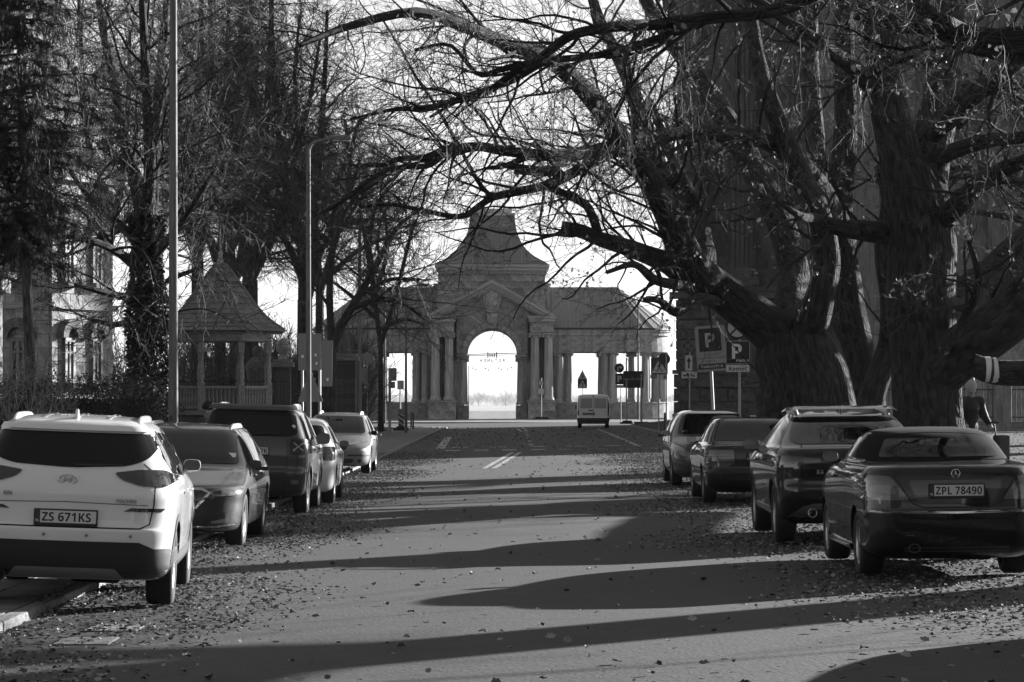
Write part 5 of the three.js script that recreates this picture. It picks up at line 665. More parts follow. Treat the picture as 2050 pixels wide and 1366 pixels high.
  c.wiper('rear', [0, 1.24], [0.4, 1.25]); const st = c.cast('rear', 0.62, 1.42); const sk = part(c.root, 'window_sticker', [mv(new THREE.CylinderGeometry(0.03, 0.03, 0.004, 18), 0, 0, 0, Math.PI / 2)], M.white); sk.position.set(0.645, 1.37, st.z + 0.03); c.under(0.22); return c;
}
boxySuv().place(-4.09, -0.01, -45.45, 0.0, -0.03);

function whiteHatch() {
  const c = new Car('hatchback_car', 'white hatchback mostly hidden in front of the boxy grey car', [
    [0.2, 1.9, -1.95, 0.72, 0.25, 0.3, 0.1, 0.15], [0.28, 1.99, -2.04, 0.83, 0.28, 0.4, 0.1, 0.2], [0.5, 2.05, -2.1, 0.86, 0.3, 0.5, 0.1, 0.22], [0.7, 2.04, -2.06, 0.87, 0.3, 0.5, 0.1, 0.22], [0.85, 2.0, -1.7, 0.865, 0.3, 0.45, 0.1, 0.2], [0.94, 1.96, -1.15, 0.84, 0.3, 0.35, 0.1, 0.16], [1.1, 1.86, -0.85, 0.77, 0.28, 0.3, 0.1, 0.15], [1.3, 1.7, -0.45, 0.67, 0.24, 0.2, 0.1, 0.12], [1.4, 1.6, -0.2, 0.6, 0.2, 0.2, 0.1, 0.1], [1.45, 1.35, 0.05, 0.48, 0.2, 0.2, 0.07, 0.08], [1.47, 0.9, 0.35, 0.2, 0.1, 0.1, 0.02, 0.02]
  ], paint(0.68), { rearAxle: 1.28, frontAxle: -1.3, wheelR: 0.32, archR: 0.36, halfW: 0.87, group: 'cars parked along the left pavement' });
  c.patch('rear_window', 'rear', round([[-0.6, 1.34], [0.6, 1.34], [0.7, 1.05], [-0.7, 1.05]], 0.06), M.glass); c.both('side_window', round([[1.5, 1.05], [-0.75, 0.97], [-0.3, 1.28], [1.2, 1.33]], 0.06), M.glass); c.both('window_pillar', [[0.3, 0.97], [0.38, 0.97], [0.35, 1.36], [0.27, 1.36]], M.gloss, { off: 0.007 });
  c.pair('tail_light', 'rear', round([[0.6, 0.75], [0.84, 0.75], [0.82, 0.98], [0.62, 0.98]], 0.04), M.lampDark, { off: 0.01 }); c.doorMirror(1, 1.0, 1.0, -0.66, 0.18, 0.125, M.gloss); c.doorMirror(-1, 1.0, 1.0, -0.66, 0.18, 0.125, M.gloss); c.handle(-0.35, 0.86); c.handle(0.55, 0.86); c.flank([[0.32, 0.97], [0.33, 0.3]]); c.under(0.18); return c;
}
whiteHatch().place(-3.93, -0.01, -49.75, 0.015, -0.03);

function silverEstate() {
  const p = paint(0.22, { metalness: 0.4 });
  const c = new Car('estate_car', 'silver estate car with roof rails facing the camera, farthest of the left row', [
    [0.18, 2.2, -2.05, 0.74, 0.25, 0.35, 0.1, 0.2], [0.25, 2.28, -2.24, 0.84, 0.28, 0.45, 0.1, 0.24], [0.42, 2.33, -2.31, 0.875, 0.3, 0.5, 0.1, 0.26], [0.55, 2.34, -2.31, 0.885, 0.3, 0.5, 0.1, 0.26], [0.64, 2.32, -2.24, 0.89, 0.3, 0.5, 0.1, 0.26], [0.72, 2.3, -2.05, 0.885, 0.3, 0.5, 0.1, 0.26], [0.82, 2.25, -1.55, 0.875, 0.3, 0.45, 0.1, 0.2], [0.9, 2.2, -1.2, 0.85, 0.3, 0.35, 0.1, 0.16], [0.95, 2.15, -1.08, 0.83, 0.3, 0.3, 0.1, 0.16], [1.15, 2.0, -0.7, 0.74, 0.26, 0.25, 0.1, 0.15], [1.33, 1.85, -0.3, 0.64, 0.24, 0.2, 0.1, 0.14], [1.39, 1.75, -0.12, 0.58, 0.22, 0.2, 0.1, 0.12], [1.43, 1.45, 0.15, 0.44, 0.2, 0.2, 0.06, 0.08], [1.445, 0.9, 0.45, 0.2, 0.1, 0.1, 0.02, 0.02]
  ], p, { rearAxle: 1.4, frontAxle: -1.35, wheelR: 0.32, archR: 0.355, halfW: 0.89, group: 'cars parked along the left pavement' });
  c.patch('windscreen', 'front', round([[-0.7, 0.965], [0.7, 0.965], [0.57, 1.36], [-0.57, 1.36]], 0.06), M.glass, { off: 0.006 }); c.both('side_window', round([[1.9, 1.08], [-0.8, 0.95], [-0.2, 1.28], [0.5, 1.34], [1.6, 1.3]], 0.06), M.glass);
  c.pair('headlight', 'front', round([[0.36, 0.62], [0.42, 0.66], [0.82, 0.755], [0.85, 0.70], [0.78, 0.62], [0.45, 0.585]], 0.03), M.lampClear, { off: 0.008 }); c.patch('grille', 'front', round([[-0.34, 0.66], [0.34, 0.66], [0.3, 0.57], [-0.3, 0.57]], 0.03), M.plastic, { off: 0.006 });
  c.patch('lower_intake', 'front', round([[-0.5, 0.36], [0.5, 0.36], [0.44, 0.26], [-0.44, 0.26]], 0.03), M.plastic, { off: 0.006 }); c.pair('fog_lamp', 'front', circ(0.05, 14, 0.62, 0.31), M.lampDark, { off: 0.006 }); c.pair('bumper_strip', 'front', round([[0.34, 0.46], [0.84, 0.47], [0.84, 0.43], [0.34, 0.42]], 0.01), M.plastic, { off: 0.008 });
  c.plate('front', '67AN', 0.47, 0, 0.52, { right: 1 }); c.seam('front', [[-0.8, 0.77], [-0.4, 0.68], [0.4, 0.68], [0.8, 0.77]]); c.flank([[0.3, 0.94], [0.32, 0.25]]); c.flank([[-0.76, 0.93], [-0.76, 0.25]]); c.handle(-0.4, 0.8); c.handle(0.6, 0.8);
  c.doorMirror(1, 0.99, 0.97, -0.68, 0.18, 0.125).rotateY(Math.PI); c.doorMirror(-1, 0.99, 0.97, -0.68, 0.18, 0.125).rotateY(Math.PI); c.rails(0.5, 1.38, 1.5, -0.0, 0.06, M.dullMetal, 0.02); c.under(0.16); return c;
}
silverEstate().place(-4.27, -0.01, -68.8, Math.PI, 0.02);

function greyHatch() {
  const p = paint(0.07, { metalness: 0.3 });
  const c = new Car('hatchback_car', 'dark grey hatchback facing the camera, farthest of the right row', [
    [0.18, 2.0, -2.0, 0.74, 0.25, 0.35, 0.1, 0.2], [0.26, 2.1, -2.14, 0.84, 0.28, 0.45, 0.1, 0.26], [0.42, 2.15, -2.19, 0.88, 0.3, 0.55, 0.1, 0.3], [0.58, 2.15, -2.18, 0.895, 0.3, 0.55, 0.1, 0.3], [0.7, 2.12, -2.1, 0.905, 0.3, 0.55, 0.1, 0.3], [0.82, 2.1, -1.8, 0.9, 0.3, 0.5, 0.1, 0.26], [0.94, 2.06, -1.35, 0.88, 0.3, 0.45, 0.1, 0.2], [1.0, 2.02, -1.15, 0.86, 0.3, 0.35, 0.1, 0.18], [1.2, 1.85, -0.75, 0.76, 0.26, 0.25, 0.1, 0.15], [1.38, 1.68, -0.35, 0.65, 0.24, 0.2, 0.1, 0.14], [1.44, 1.55, -0.15, 0.58, 0.22, 0.2, 0.1, 0.12], [1.48, 1.3, 0.1, 0.44, 0.2, 0.2, 0.06, 0.08], [1.5, 0.8, 0.4, 0.2, 0.1, 0.1, 0.02, 0.02]
  ], p, { rearAxle: 1.3, frontAxle: -1.3, wheelR: 0.32, archR: 0.36, halfW: 0.905, group: 'cars parked along the right side' });
  c.patch('windscreen', 'front', round([[-0.72, 1.02], [0.72, 1.02], [0.58, 1.42], [-0.58, 1.42]], 0.06), M.glass, { off: 0.006 }); c.both('side_window', round([[1.6, 1.12], [-0.8, 1.0], [-0.25, 1.33], [0.5, 1.4], [1.3, 1.34]], 0.06), M.glass); c.both('window_pillar', [[0.28, 1], [0.36, 1], [0.34, 1.42], [0.26, 1.42]], M.gloss, { off: 0.007 });
  c.pair('headlight', 'front', round([[0.45, 0.6], [0.6, 0.72], [0.86, 0.86], [0.88, 0.78], [0.8, 0.64], [0.55, 0.57]], 0.03), M.lampClear, { off: 0.008 }); c.patch('grille', 'front', round([[-0.5, 0.5], [0.5, 0.5], [0.62, 0.38], [0.45, 0.25], [-0.45, 0.25], [-0.62, 0.38]], 0.06), M.plastic, { off: 0.006 });
  c.pair('daylight_strip', 'front', [[0.6, 0.46], [0.84, 0.5], [0.84, 0.475], [0.6, 0.43]], M.chrome, { off: 0.01 }); c.doorMirror(1, 1.02, 1.03, -0.68, 0.18, 0.125, M.gloss).rotateY(Math.PI); c.doorMirror(-1, 1.02, 1.03, -0.68, 0.18, 0.125, M.gloss).rotateY(Math.PI); c.flank([[0.3, 0.99], [0.32, 0.25]]); c.flank([[-0.76, 0.99], [-0.76, 0.25]]); c.handle(-0.4, 0.85); c.handle(0.6, 0.85);
  c.seam('front', [[-0.85, 0.87], [-0.5, 0.68], [0, 0.62], [0.5, 0.68], [0.85, 0.87]]); const tk = part(c.root, 'windscreen_ticket', [box(0.1, 0.05, 0.003)], M.grey); tk.position.copy(c.cast('front', 0.58, 1.07)); tk.position.z -= 0.012; tk.rotation.x = 0.9; c.under(0.16); return c;
}
greyHatch().place(4.03, 0.05, -57.0, Math.PI - 0.0, 0);

function darkSaloon() {
  const p = paint(0.008);
  const c = new Car('saloon_car', 'dark saloon car seen from behind between the hatchback and the coupe-backed car', [
    [0.2, 2.2, -2.2, 0.72, 0.25, 0.3, 0.08, 0.15], [0.27, 2.33, -2.34, 0.84, 0.28, 0.4, 0.09, 0.2], [0.42, 2.385, -2.38, 0.875, 0.28, 0.45, 0.09, 0.2], [0.54, 2.385, -2.38, 0.885, 0.28, 0.45, 0.09, 0.2], [0.58, 2.33, -2.36, 0.89, 0.26, 0.45, 0.08, 0.2], [0.75, 2.32, -2.25, 0.90, 0.26, 0.45, 0.08, 0.2], [0.88, 2.30, -1.7, 0.895, 0.26, 0.4, 0.08, 0.18], [0.955, 2.27, -1.2, 0.87, 0.26, 0.35, 0.08, 0.16], [0.985, 2.16, -1.05, 0.85, 0.3, 0.3, 0.08, 0.15], [1.0, 1.72, -0.98, 0.82, 0.3, 0.3, 0.1, 0.15], [1.04, 1.58, -0.92, 0.79, 0.3, 0.3, 0.12, 0.15], [1.2, 1.28, -0.6, 0.71, 0.25, 0.25, 0.12, 0.15], [1.34, 1.02, -0.25, 0.62, 0.22, 0.2, 0.12, 0.12], [1.395, 0.82, -0.05, 0.54, 0.2, 0.2, 0.1, 0.1], [1.425, 0.45, 0.1, 0.3, 0.1, 0.1, 0.03, 0.03]
  ], p, { rearAxle: 1.37, frontAxle: -1.46, wheelR: 0.32, archR: 0.355, halfW: 0.9, group: 'cars parked along the right side', category: 'car' });
  c.patch('rear_window', 'rear', round([[-0.56, 1.36], [0.56, 1.36], [0.68, 1.045], [-0.68, 1.045]], 0.05), M.glass, { off: 0.006 }); c.both('side_window', round([[1.3, 1.04], [-0.85, 1.0], [-0.25, 1.3], [0.7, 1.33]], 0.06), M.glass); c.both('window_pillar', [[0.2, 1], [0.28, 1], [0.26, 1.36], [0.18, 1.36]], M.gloss, { off: 0.007 });
  c.pair('tail_light', 'rear', round([[0.40, 0.90], [0.86, 0.90], [0.87, 0.62], [0.50, 0.62], [0.40, 0.68]], 0.02), mat(0.09, 0.1, { clearcoat: 1 }), { off: 0.006 }); for (const y of [0.70, 0.79]) for (const s of [-1, 1]) c.seam('rear', [[s * 0.42, y], [s * 0.86, y]], 0.012, M.lampDark, 'tail_light_band', 0.01);
  c.plate('rear', 'ZS', 0.79, 0.06); c.seam('rear', [[-0.4, 0.93], [0.4, 0.93]], 0.02, M.gloss, 'boot_handle'); c.seam('rear', [[-0.86, 0.6], [0.86, 0.6]], 0.012); c.seam('rear', [[-0.86, 0.53], [0.86, 0.53]], 0.02, M.plastic, 'bumper_strip', 0.012); c.seam('rear', [[-0.39, 0.62], [-0.39, 0.95]]); c.seam('rear', [[0.39, 0.62], [0.39, 0.95]]);
  for (const s of [-1, 1]) c.doorMirror(s, 1.02, 1.03, -0.72, 0.18, 0.125); c.handle(-0.45, 0.86); c.handle(0.55, 0.86); c.flank([[0.24, 1], [0.26, 0.25]]); c.flank([[-0.76, 1], [-0.8, 0.25]]); c.flank([[1.1, 0.58], [-1.1, 0.58]], 0.03, M.plastic); c.under(0.16); return c;
}
const saloon = darkSaloon().place(4.05, 0.04, -48.1, 0.0, 0.01);

function coupeSuv() {
  const p = paint(0.006);
  const c = new Car('coupe_sport_utility_car', 'black coupe-backed sport utility car with silver roof rails and skid plate', [
    [0.25, 2.05, -2.05, 0.76, 0.25, 0.3, 0.1, 0.15], [0.34, 2.2, -2.2, 0.885, 0.3, 0.4, 0.11, 0.2], [0.48, 2.28, -2.28, 0.915, 0.3, 0.45, 0.12, 0.22], [0.64, 2.31, -2.31, 0.93, 0.32, 0.45, 0.12, 0.22], [0.78, 2.29, -2.31, 0.94, 0.34, 0.45, 0.12, 0.22], [0.92, 2.30, -2.25, 0.945, 0.36, 0.45, 0.12, 0.22], [1.03, 2.29, -1.9, 0.935, 0.36, 0.45, 0.12, 0.2], [1.1, 2.24, -1.4, 0.915, 0.36, 0.4, 0.13, 0.18], [1.15, 2.17, -1.1, 0.89, 0.36, 0.35, 0.14, 0.16], [1.19, 2.02, -1.0, 0.86, 0.34, 0.3, 0.15, 0.15], [1.3, 1.75, -0.78, 0.79, 0.3, 0.25, 0.15, 0.14], [1.44, 1.42, -0.5, 0.70, 0.26, 0.2, 0.15, 0.12], [1.53, 1.15, -0.28, 0.63, 0.24, 0.2, 0.14, 0.12], [1.58, 0.85, -0.08, 0.55, 0.22, 0.2, 0.12, 0.1], [1.615, 0.5, 0.08, 0.35, 0.12, 0.1, 0.05, 0.04]
  ], p, { rearAxle: 1.4, frontAxle: -1.41, wheelR: 0.365, archR: 0.405, halfW: 0.94, tyreW: 0.25, group: 'cars parked along the right side', rimMat: M.dullMetal });
  c.patch('rear_window', 'rear', round([[-0.62, 1.50], [0.62, 1.50], [0.74, 1.25], [0.66, 1.20], [-0.66, 1.20], [-0.74, 1.25]], 0.06), M.glass, { off: 0.006 }); c.patch('spoiler', 'rear', [[-0.64, 1.515], [0.64, 1.515], [0.6, 1.55], [-0.6, 1.55]], p, { off: 0.1, depth: 0.12 });
  c.both('side_window', round([[1.55, 1.22], [1.3, 1.14], [-0.85, 1.12], [-0.4, 1.42], [0.4, 1.50], [1.0, 1.44]], 0.06), M.glass); c.flank([[1.57, 1.21], [1.0, 1.46], [0.4, 1.52], [-0.4, 1.44]], 0.025, M.chrome, 'window_trim'); c.flank([[1.57, 1.21], [1.3, 1.125], [-0.85, 1.105]], 0.02, M.chrome, 'window_trim'); c.both('window_pillar', [[0.22, 1.12], [0.3, 1.12], [0.27, 1.52], [0.19, 1.52]], M.gloss, { off: 0.007 });
  c.pair('tail_light', 'rear', round([[0.42, 1.03], [0.86, 1.07], [0.93, 1.02], [0.9, 0.93], [0.7, 0.93], [0.6, 0.975], [0.42, 0.98]], 0.02), mat(0.04, 0.08, { clearcoat: 1 }), { off: 0.01 });
  c.patch('skid_plate', 'rear', round([[-0.80, 0.34], [0.80, 0.34], [0.62, 0.47], [0.5, 0.5], [-0.5, 0.5], [-0.62, 0.47]], 0.02), M.dullMetal, { off: 0.008 }); c.patch('lower_bumper', 'rear', round([[-0.62, 0.27], [0.62, 0.27], [0.5, 0.43], [-0.5, 0.43]], 0.04), M.plastic, { off: 0.014 });
  c.pair('bumper_vent', 'rear', round([[0.4, 0.72], [0.78, 0.74], [0.82, 0.70], [0.4, 0.68]], 0.015), M.black, { off: 0.006 }); c.both('wheel_arch_trim', arch(1.4, 0.375, 0.405, -0.2, Math.PI + 0.2, 0.045), M.plastic, { off: 0.006 }); c.both('wheel_arch_trim', arch(-1.41, 0.375, 0.405, -0.2, Math.PI + 0.2, 0.045), M.plastic, { off: 0.006 });
  c.both('sill_trim', [[0.95, 0.36], [-0.95, 0.36], [-0.95, 0.43], [0.95, 0.43]], M.dullMetal, { off: 0.008 }); c.exhaust(-0.52, 0.385, 2.12, 0.05, 1, M.dullMetal); c.exhaust(0.52, 0.385, 2.12, 0.05, 1, M.dullMetal); c.seam('rear', [[-0.62, 1.2], [-0.63, 0.9], [-0.55, 0.80], [0.55, 0.80], [0.63, 0.9], [0.62, 1.2]]);
  c.letters('rear', 'X4', -0.43, 0.875, 0.055); for (const s of [-1, 1]) c.doorMirror(s, 1.05, 1.16, -0.75, 0.23, 0.17); c.handle(-0.45, 0.98); c.handle(0.55, 1.0); c.flank([[0.26, 1.12], [0.28, 0.4]]); c.flank([[1.15, 1.1], [0.95, 0.7]]); c.flank([[-0.8, 1.1], [-0.85, 0.4]]);
  c.rails(0.56, 1.58, 0.95, -0.3, 0.06, M.dullMetal, 0.022); c.fin(0.75, 0.07); c.plate('rear', ' ', 0.92, 0.0); c.under(0.22); return c;
}
coupeSuv().place(4.09, 0.04, -35.4, 0.0, 0.012);

function convertible() {
  const p = paint(0.004), cloth = mat(0.012, 0.95, { specularIntensity: 0.2 });
  const c = new Car('convertible_car', 'black convertible with its cloth roof closed, nearest car on the right', [
    [0.2, 2.1, -2.1, 0.72, 0.28, 0.3, 0.10, 0.15], [0.27, 2.26, -2.24, 0.83, 0.32, 0.4, 0.12, 0.2], [0.42, 2.31, -2.3, 0.855, 0.34, 0.45, 0.13, 0.22], [0.58, 2.325, -2.3, 0.865, 0.36, 0.45, 0.14, 0.22], [0.655, 2.325, -2.29, 0.87, 0.36, 0.45, 0.14, 0.22], [0.68, 2.29, -2.28, 0.87, 0.36, 0.45, 0.14, 0.22], [0.85, 2.27, -2.1, 0.875, 0.38, 0.45, 0.15, 0.22], [0.98, 2.24, -1.6, 0.87, 0.38, 0.45, 0.15, 0.2], [1.05, 2.21, -1.2, 0.845, 0.38, 0.4, 0.15, 0.18], [1.085, 2.17, -1.0, 0.81, 0.38, 0.35, 0.16, 0.16], [1.10, 2.05, -0.92, 0.78, 0.4, 0.3, 0.18, 0.15], [1.12, 1.45, -0.86, 0.75, 0.4, 0.3, 0.2, 0.15], [1.16, 1.3, -0.8, 0.735, 0.4, 0.25, 0.2, 0.15], [1.27, 1.1, -0.58, 0.68, 0.36, 0.22, 0.2, 0.14], [1.36, 0.88, -0.36, 0.62, 0.32, 0.2, 0.2, 0.12], [1.41, 0.66, -0.15, 0.54, 0.28, 0.2, 0.16, 0.1], [1.44, 0.35, 0.05, 0.3, 0.14, 0.1, 0.05, 0.04]
  ], p, { rearAxle: 1.28, frontAxle: -1.44, wheelR: 0.325, archR: 0.36, halfW: 0.87, tyreW: 0.245, group: 'cars parked along the right side' });
  const tr = [[1.5, 1.13], [-0.62, 1.2], [-0.2, 1.36], [0.3, 1.4], [0.8, 1.38], [1.2, 1.25]];
  c.patch('cloth_roof', 'rear', round([[-0.75, 1.13], [0.75, 1.13], [0.68, 1.28], [0.6, 1.38], [0.42, 1.43], [-0.42, 1.43], [-0.6, 1.38], [-0.68, 1.28]], 0.05), cloth, { off: 0.004 }); c.both('cloth_roof_side', [[1.36, 1.14], [0.6, 1.14], [0.5, 1.37], [0.7, 1.39], [1.05, 1.28]], cloth, { off: 0.004 }); c.patch('cloth_roof_top', 'top', round([[-0.56, 0.75], [0.56, 0.75], [0.56, -0.15], [-0.56, -0.15]], 0.1), cloth, { off: 0.006 });
  c.patch('rear_window', 'rear', round([[-0.49, 1.335], [0.49, 1.335], [0.60, 1.155], [-0.60, 1.155]], 0.04), M.glass, { off: 0.010 }); c.both('side_window', round([[0.62, 1.13], [-0.8, 1.12], [-0.35, 1.34], [0.45, 1.36]], 0.04), M.glass);
  c.pair('tail_light', 'rear', round([[0.44, 0.77], [0.62, 1.0], [0.80, 1.01], [0.87, 0.9], [0.86, 0.77]], 0.04), mat(0.06, 0.08, { clearcoat: 1 }), { off: 0.006 }); c.pair('tail_light_lens', 'rear', round([[0.55, 0.83], [0.6, 0.91], [0.74, 0.92], [0.83, 0.88], [0.8, 0.84]], 0.03), mat(0.1, 0.12, { clearcoat: 1 }), { off: 0.011 });
  c.patch('plate_recess', 'rear', round([[-0.46, 0.96], [0.46, 0.96], [0.36, 0.74], [-0.36, 0.74]], 0.06), M.gloss, { off: 0.004 }); c.plate('rear', 'ZPL 78490', 0.862, 0.0, 0.52); c.seam('rear', [[-0.85, 0.665], [0, 0.65], [0.85, 0.665]], 0.016, M.chrome, 'bumper_trim', 0.006); c.seam('rear', [[-0.62, 1.06], [-0.42, 0.74], [-0.32, 0.70], [0.32, 0.70], [0.42, 0.74], [0.62, 1.06]]);
  const em = part(c.root, 'maker_emblem', [new THREE.TorusGeometry(0.04, 0.005, 8, 30), ...[0, 1, 2].map(k => { const b = mv(new THREE.ConeGeometry(0.008, 0.04, 4), 0, 0.02, 0); return b.rotateZ(k * Math.PI * 2 / 3); })], M.chrome); em.position.copy(c.cast('rear', 0, 1.02)); em.position.z += 0.008;
  c.exhaust(-0.41, 0.31, 2.17, 0.04, 1.35); for (const s of [-1, 1]) c.doorMirror(s, 0.98, 1.13, -0.7, 0.18, 0.125); c.handle(-0.25, 0.95); c.flank([[0.55, 1.1], [0.6, 0.7], [0.5, 0.25]]); c.flank([[-0.8, 1.05], [-0.85, 0.25]]); c.both('sill_trim', [[0.9, 0.24], [-1.0, 0.24], [-1.0, 0.3], [0.9, 0.3]], p, { off: 0.03, depth: 0.05 });
  c.seam('rear', [[-0.5, 0.30], [0.5, 0.30]], 0.05, M.plastic, 'lower_bumper'); c.under(0.16); return c;
}
const cabrio = convertible().place(4.26, 0.04, -29.0, 0.0, 0.012);
{ // a saloon just outside the frame on the right, whose shadow lies across the foreground
  const o = dup(saloon.root, 'dark saloon car at the right edge, nearest to the camera', 'cars parked along the right side'); o.position.set(5.75, 0.055, -19.4); o.rotation.set(0, 0, 0.012);
}
function van() {
  const p = paint(0.78, { clearcoat: 0.5 });
  const c = new Car('delivery_van', 'white delivery van seen from behind, parked by the stone gateway', [
    [0.3, 2.3, -2.3, 0.8, 0.1, 0.3, 0.03, 0.15], [0.4, 2.38, -2.4, 0.93, 0.12, 0.4, 0.04, 0.2], [0.62, 2.4, -2.42, 0.945, 0.12, 0.4, 0.04, 0.2], [0.66, 2.35, -2.42, 0.945, 0.12, 0.4, 0.04, 0.2], [1.0, 2.35, -2.1, 0.95, 0.12, 0.4, 0.04, 0.2], [1.2, 2.34, -1.6, 0.945, 0.12, 0.3, 0.04, 0.15], [1.5, 2.32, -1.15, 0.93, 0.12, 0.3, 0.04, 0.15], [1.8, 2.28, -0.75, 0.90, 0.12, 0.25, 0.04, 0.12], [1.9, 2.22, -0.5, 0.85, 0.12, 0.2, 0.04, 0.1], [1.95, 2.1, -0.2, 0.7, 0.12, 0.2, 0.04, 0.1], [1.97, 1.5, 0.2, 0.4, 0.1, 0.1, 0.02, 0.02]
  ], p, { rearAxle: 1.4, frontAxle: -1.5, wheelR: 0.33, archR: 0.37, halfW: 0.945, category: 'van' });
  c.pair('tail_light', 'rear', round([[0.83, 0.72], [0.935, 0.72], [0.90, 1.72], [0.84, 1.72]], 0.03), M.lampDark, { off: 0.008 }); c.pair('rear_window_panel', 'rear', round([[0.06, 1.15], [0.76, 1.15], [0.74, 1.74], [0.06, 1.74]], 0.06), mat(0.3, 0.3), { off: 0.006 }); c.seam('rear', [[0, 0.66], [0, 1.86]], 0.03); c.patch('rear_bumper', 'rear', [[-0.93, 0.34], [0.93, 0.34], [0.93, 0.6], [-0.93, 0.6]], M.plastic, { off: 0.02 });
  c.patch('number_plate_panel', 'rear', round([[-0.62, 0.76], [0.1, 0.76], [0.1, 0.9], [-0.62, 0.9]], 0.02), mat(0.16, 0.5), { off: 0.006 }); c.patch('door_handle', 'rear', round([[-0.3, 1.0], [-0.02, 1.0], [-0.06, 1.07], [-0.26, 1.07]], 0.02), M.plastic, { off: 0.02 }); c.patch('brake_light', 'rear', [[-0.1, 1.86], [0.1, 1.86], [0.1, 1.9], [-0.1, 1.9]], M.lampDark, { off: 0.015 });
  for (const s of [-1, 1]) c.doorMirror(s, 1.1, 1.2, -1.3, 0.2, 0.28, M.plastic); c.both('side_window', round([[-0.5, 1.25], [-1.35, 1.25], [-0.95, 1.7], [-0.5, 1.72]], 0.05), M.glass); c.under(0.25); return c;
}
van().place(4.78, 0.05, -164.4, -0.03);
let BAL, FB, FC;
// ---------- lamp posts ----------
const POST = mat(0.26, 0.75, { map: T.stone });
function lampPost(label, x, Z, h, r = 0.075) {
  const o = thing('lamp_post', label, 'lamp post', [x, groundY(x) < 0 ? 0.012 : groundY(x), -Z], 0, 'tapered steel lamp posts'); part(o, 'pole', [cyl(r * 1.15, r * 1.1, 1.1, 16), cyl(r, r * 0.72, h - 1.1, 16, 0, 1.1, 0)], POST); part(o, 'arm', [new THREE.TubeGeometry(new THREE.CatmullRomCurve3([V3(0, h - 0.1, 0), V3(0.12, h + 0.12, 0), V3(0.6, h + 0.25, 0)]), 12, 0.035, 8)], POST); part(o, 'lamp_head', [rbox(0.62, 0.14, 0.26, 0.06, 0.85, h + 0.26, 0)], POST); part(o, 'lamp_glass', [rbox(0.45, 0.05, 0.2, 0.02, 0.87, h + 0.18, 0)], M.lampClear); return o;
}
{ const o = lampPost('nearest lamp post, a thick pale pole in front of the ivy-covered trunk', -5.5, 45.4, 8.8, 0.08); part(o, 'notice_band', [cyl(0.093, 0.093, 0.06, 16, 0, 1.22, 0)], M.white); part(o, 'notice_sticker', [box(0.03, 0.08, 0.003, -0.03, 1.45, 0.09)], M.plastic); }
lampPost('second lamp post from the camera, in front of the sign boards', -5.46, 75, 8.5); lampPost('third lamp post from the camera, beside the street name sign', -5.5, 101, 8.4); lampPost('fourth lamp post, before the left wing of the gateway', -5.5, 145, 7.4, 0.07); lampPost('lamp post in front of the gateway right wing', 8.8, 195, 8.3); lampPost('thin far pole left of the fourth lamp post', -9.1, 200, 13, 0.08);
// ---------- signs ----------
const F_SANS = 'sans-serif'; const signBack = mat(0.22, 0.5, { metalness: 0.5 });
function signFace(draw, w, h, res = 256) { return new THREE.MeshStandardMaterial({ map: canvasTex(Math.round(res * (w > h ? 1 : w / h)), Math.round(res * (w > h ? h / w : 1)), draw), roughness: 0.55 }); }
function uvShape(ge, w, h) { const p = ge.attributes.position, u = ge.attributes.uv; for (let i = 0; i < p.count; i++) u.setXY(i, p.getX(i) / w + 0.5, p.getY(i) / h + 0.5); return ge; }
// a plate: outline with thickness and a printed face; at pixel centre (x, y) of size w x h pixels
class Post {
  constructor(label, bx, by, Z, topPy, o = {}) { this.Z = Z; this.k = Z / F; this.root = thing(o.name || 'road_sign', label, o.category || 'road sign', W(bx, by, Z), 0, o.group); this.bx = bx; this.by = by; const h = (by - topPy) * this.k; if (!o.noPole) part(this.root, 'pole', [mv(cyl(o.r || 0.032, o.r || 0.032, h, 10), 0, 0, 0, 0, 0, o.lean || 0)], M.galv); }
  plate(name, cx, cy, wp, hp, outline, draw, o = {}) {
    const w = wp * this.k, h = hp * this.k, pts = outline === 'disc' ? circ(w / 2, 28) : outline === 'tri' ? round([[-w / 2, -h / 2], [w / 2, -h / 2], [0, h / 2]], w * 0.08) : round([[-w / 2, -h / 2], [w / 2, -h / 2], [w / 2, h / 2], [-w / 2, h / 2]], w * 0.06);
    const gq = new THREE.Group(); gq.name = name; gq.position.set((cx - this.bx) * this.k, (this.by - cy) * this.k, 0.045 + (o.dz || 0)); gq.rotation.set(0, o.turn || 0, o.roll || 0); this.root.add(gq); part(gq, 'panel', [extr(pts, 0.012)], signBack);
    if (draw) { const f = uvShape(new THREE.ShapeGeometry(new THREE.Shape(pts.map(p => new THREE.Vector2(p[0] * 0.985, p[1] * 0.985)))), w, h); const m = part(gq, 'face', f, signFace(draw, w, h, o.res)); m.position.z = 0.009; } part(gq, 'bracket', [box(Math.min(0.3, w * 0.7), 0.04, 0.03, 0, h * 0.2, -0.02), box(Math.min(0.3, w * 0.7), 0.04, 0.03, 0, -h * 0.2, -0.02)], M.galv); return this;
  }
  foot(w = 0.5) { part(this.root, 'sign_foot', [rbox(w * 1.6, 0.12, w, 0.03, 0, 0.06, 0), rbox(w * 1.2, 0.1, w * 0.8, 0.03, 0.05, 0.17, 0.03)], M.rubber); return this; }
}
const fill = (c, w, h, a, b, lw) => { c.fillStyle = b; c.fillRect(0, 0, w, h); c.fillStyle = a; c.fillRect(lw, lw, w - 2 * lw, h - 2 * lw); };
const P_ = (c, x, y, s) => { c.font = `bold ${s}px ${F_SANS}`; c.textAlign = 'center'; c.textBaseline = 'middle'; c.fillText('P', x, y); };
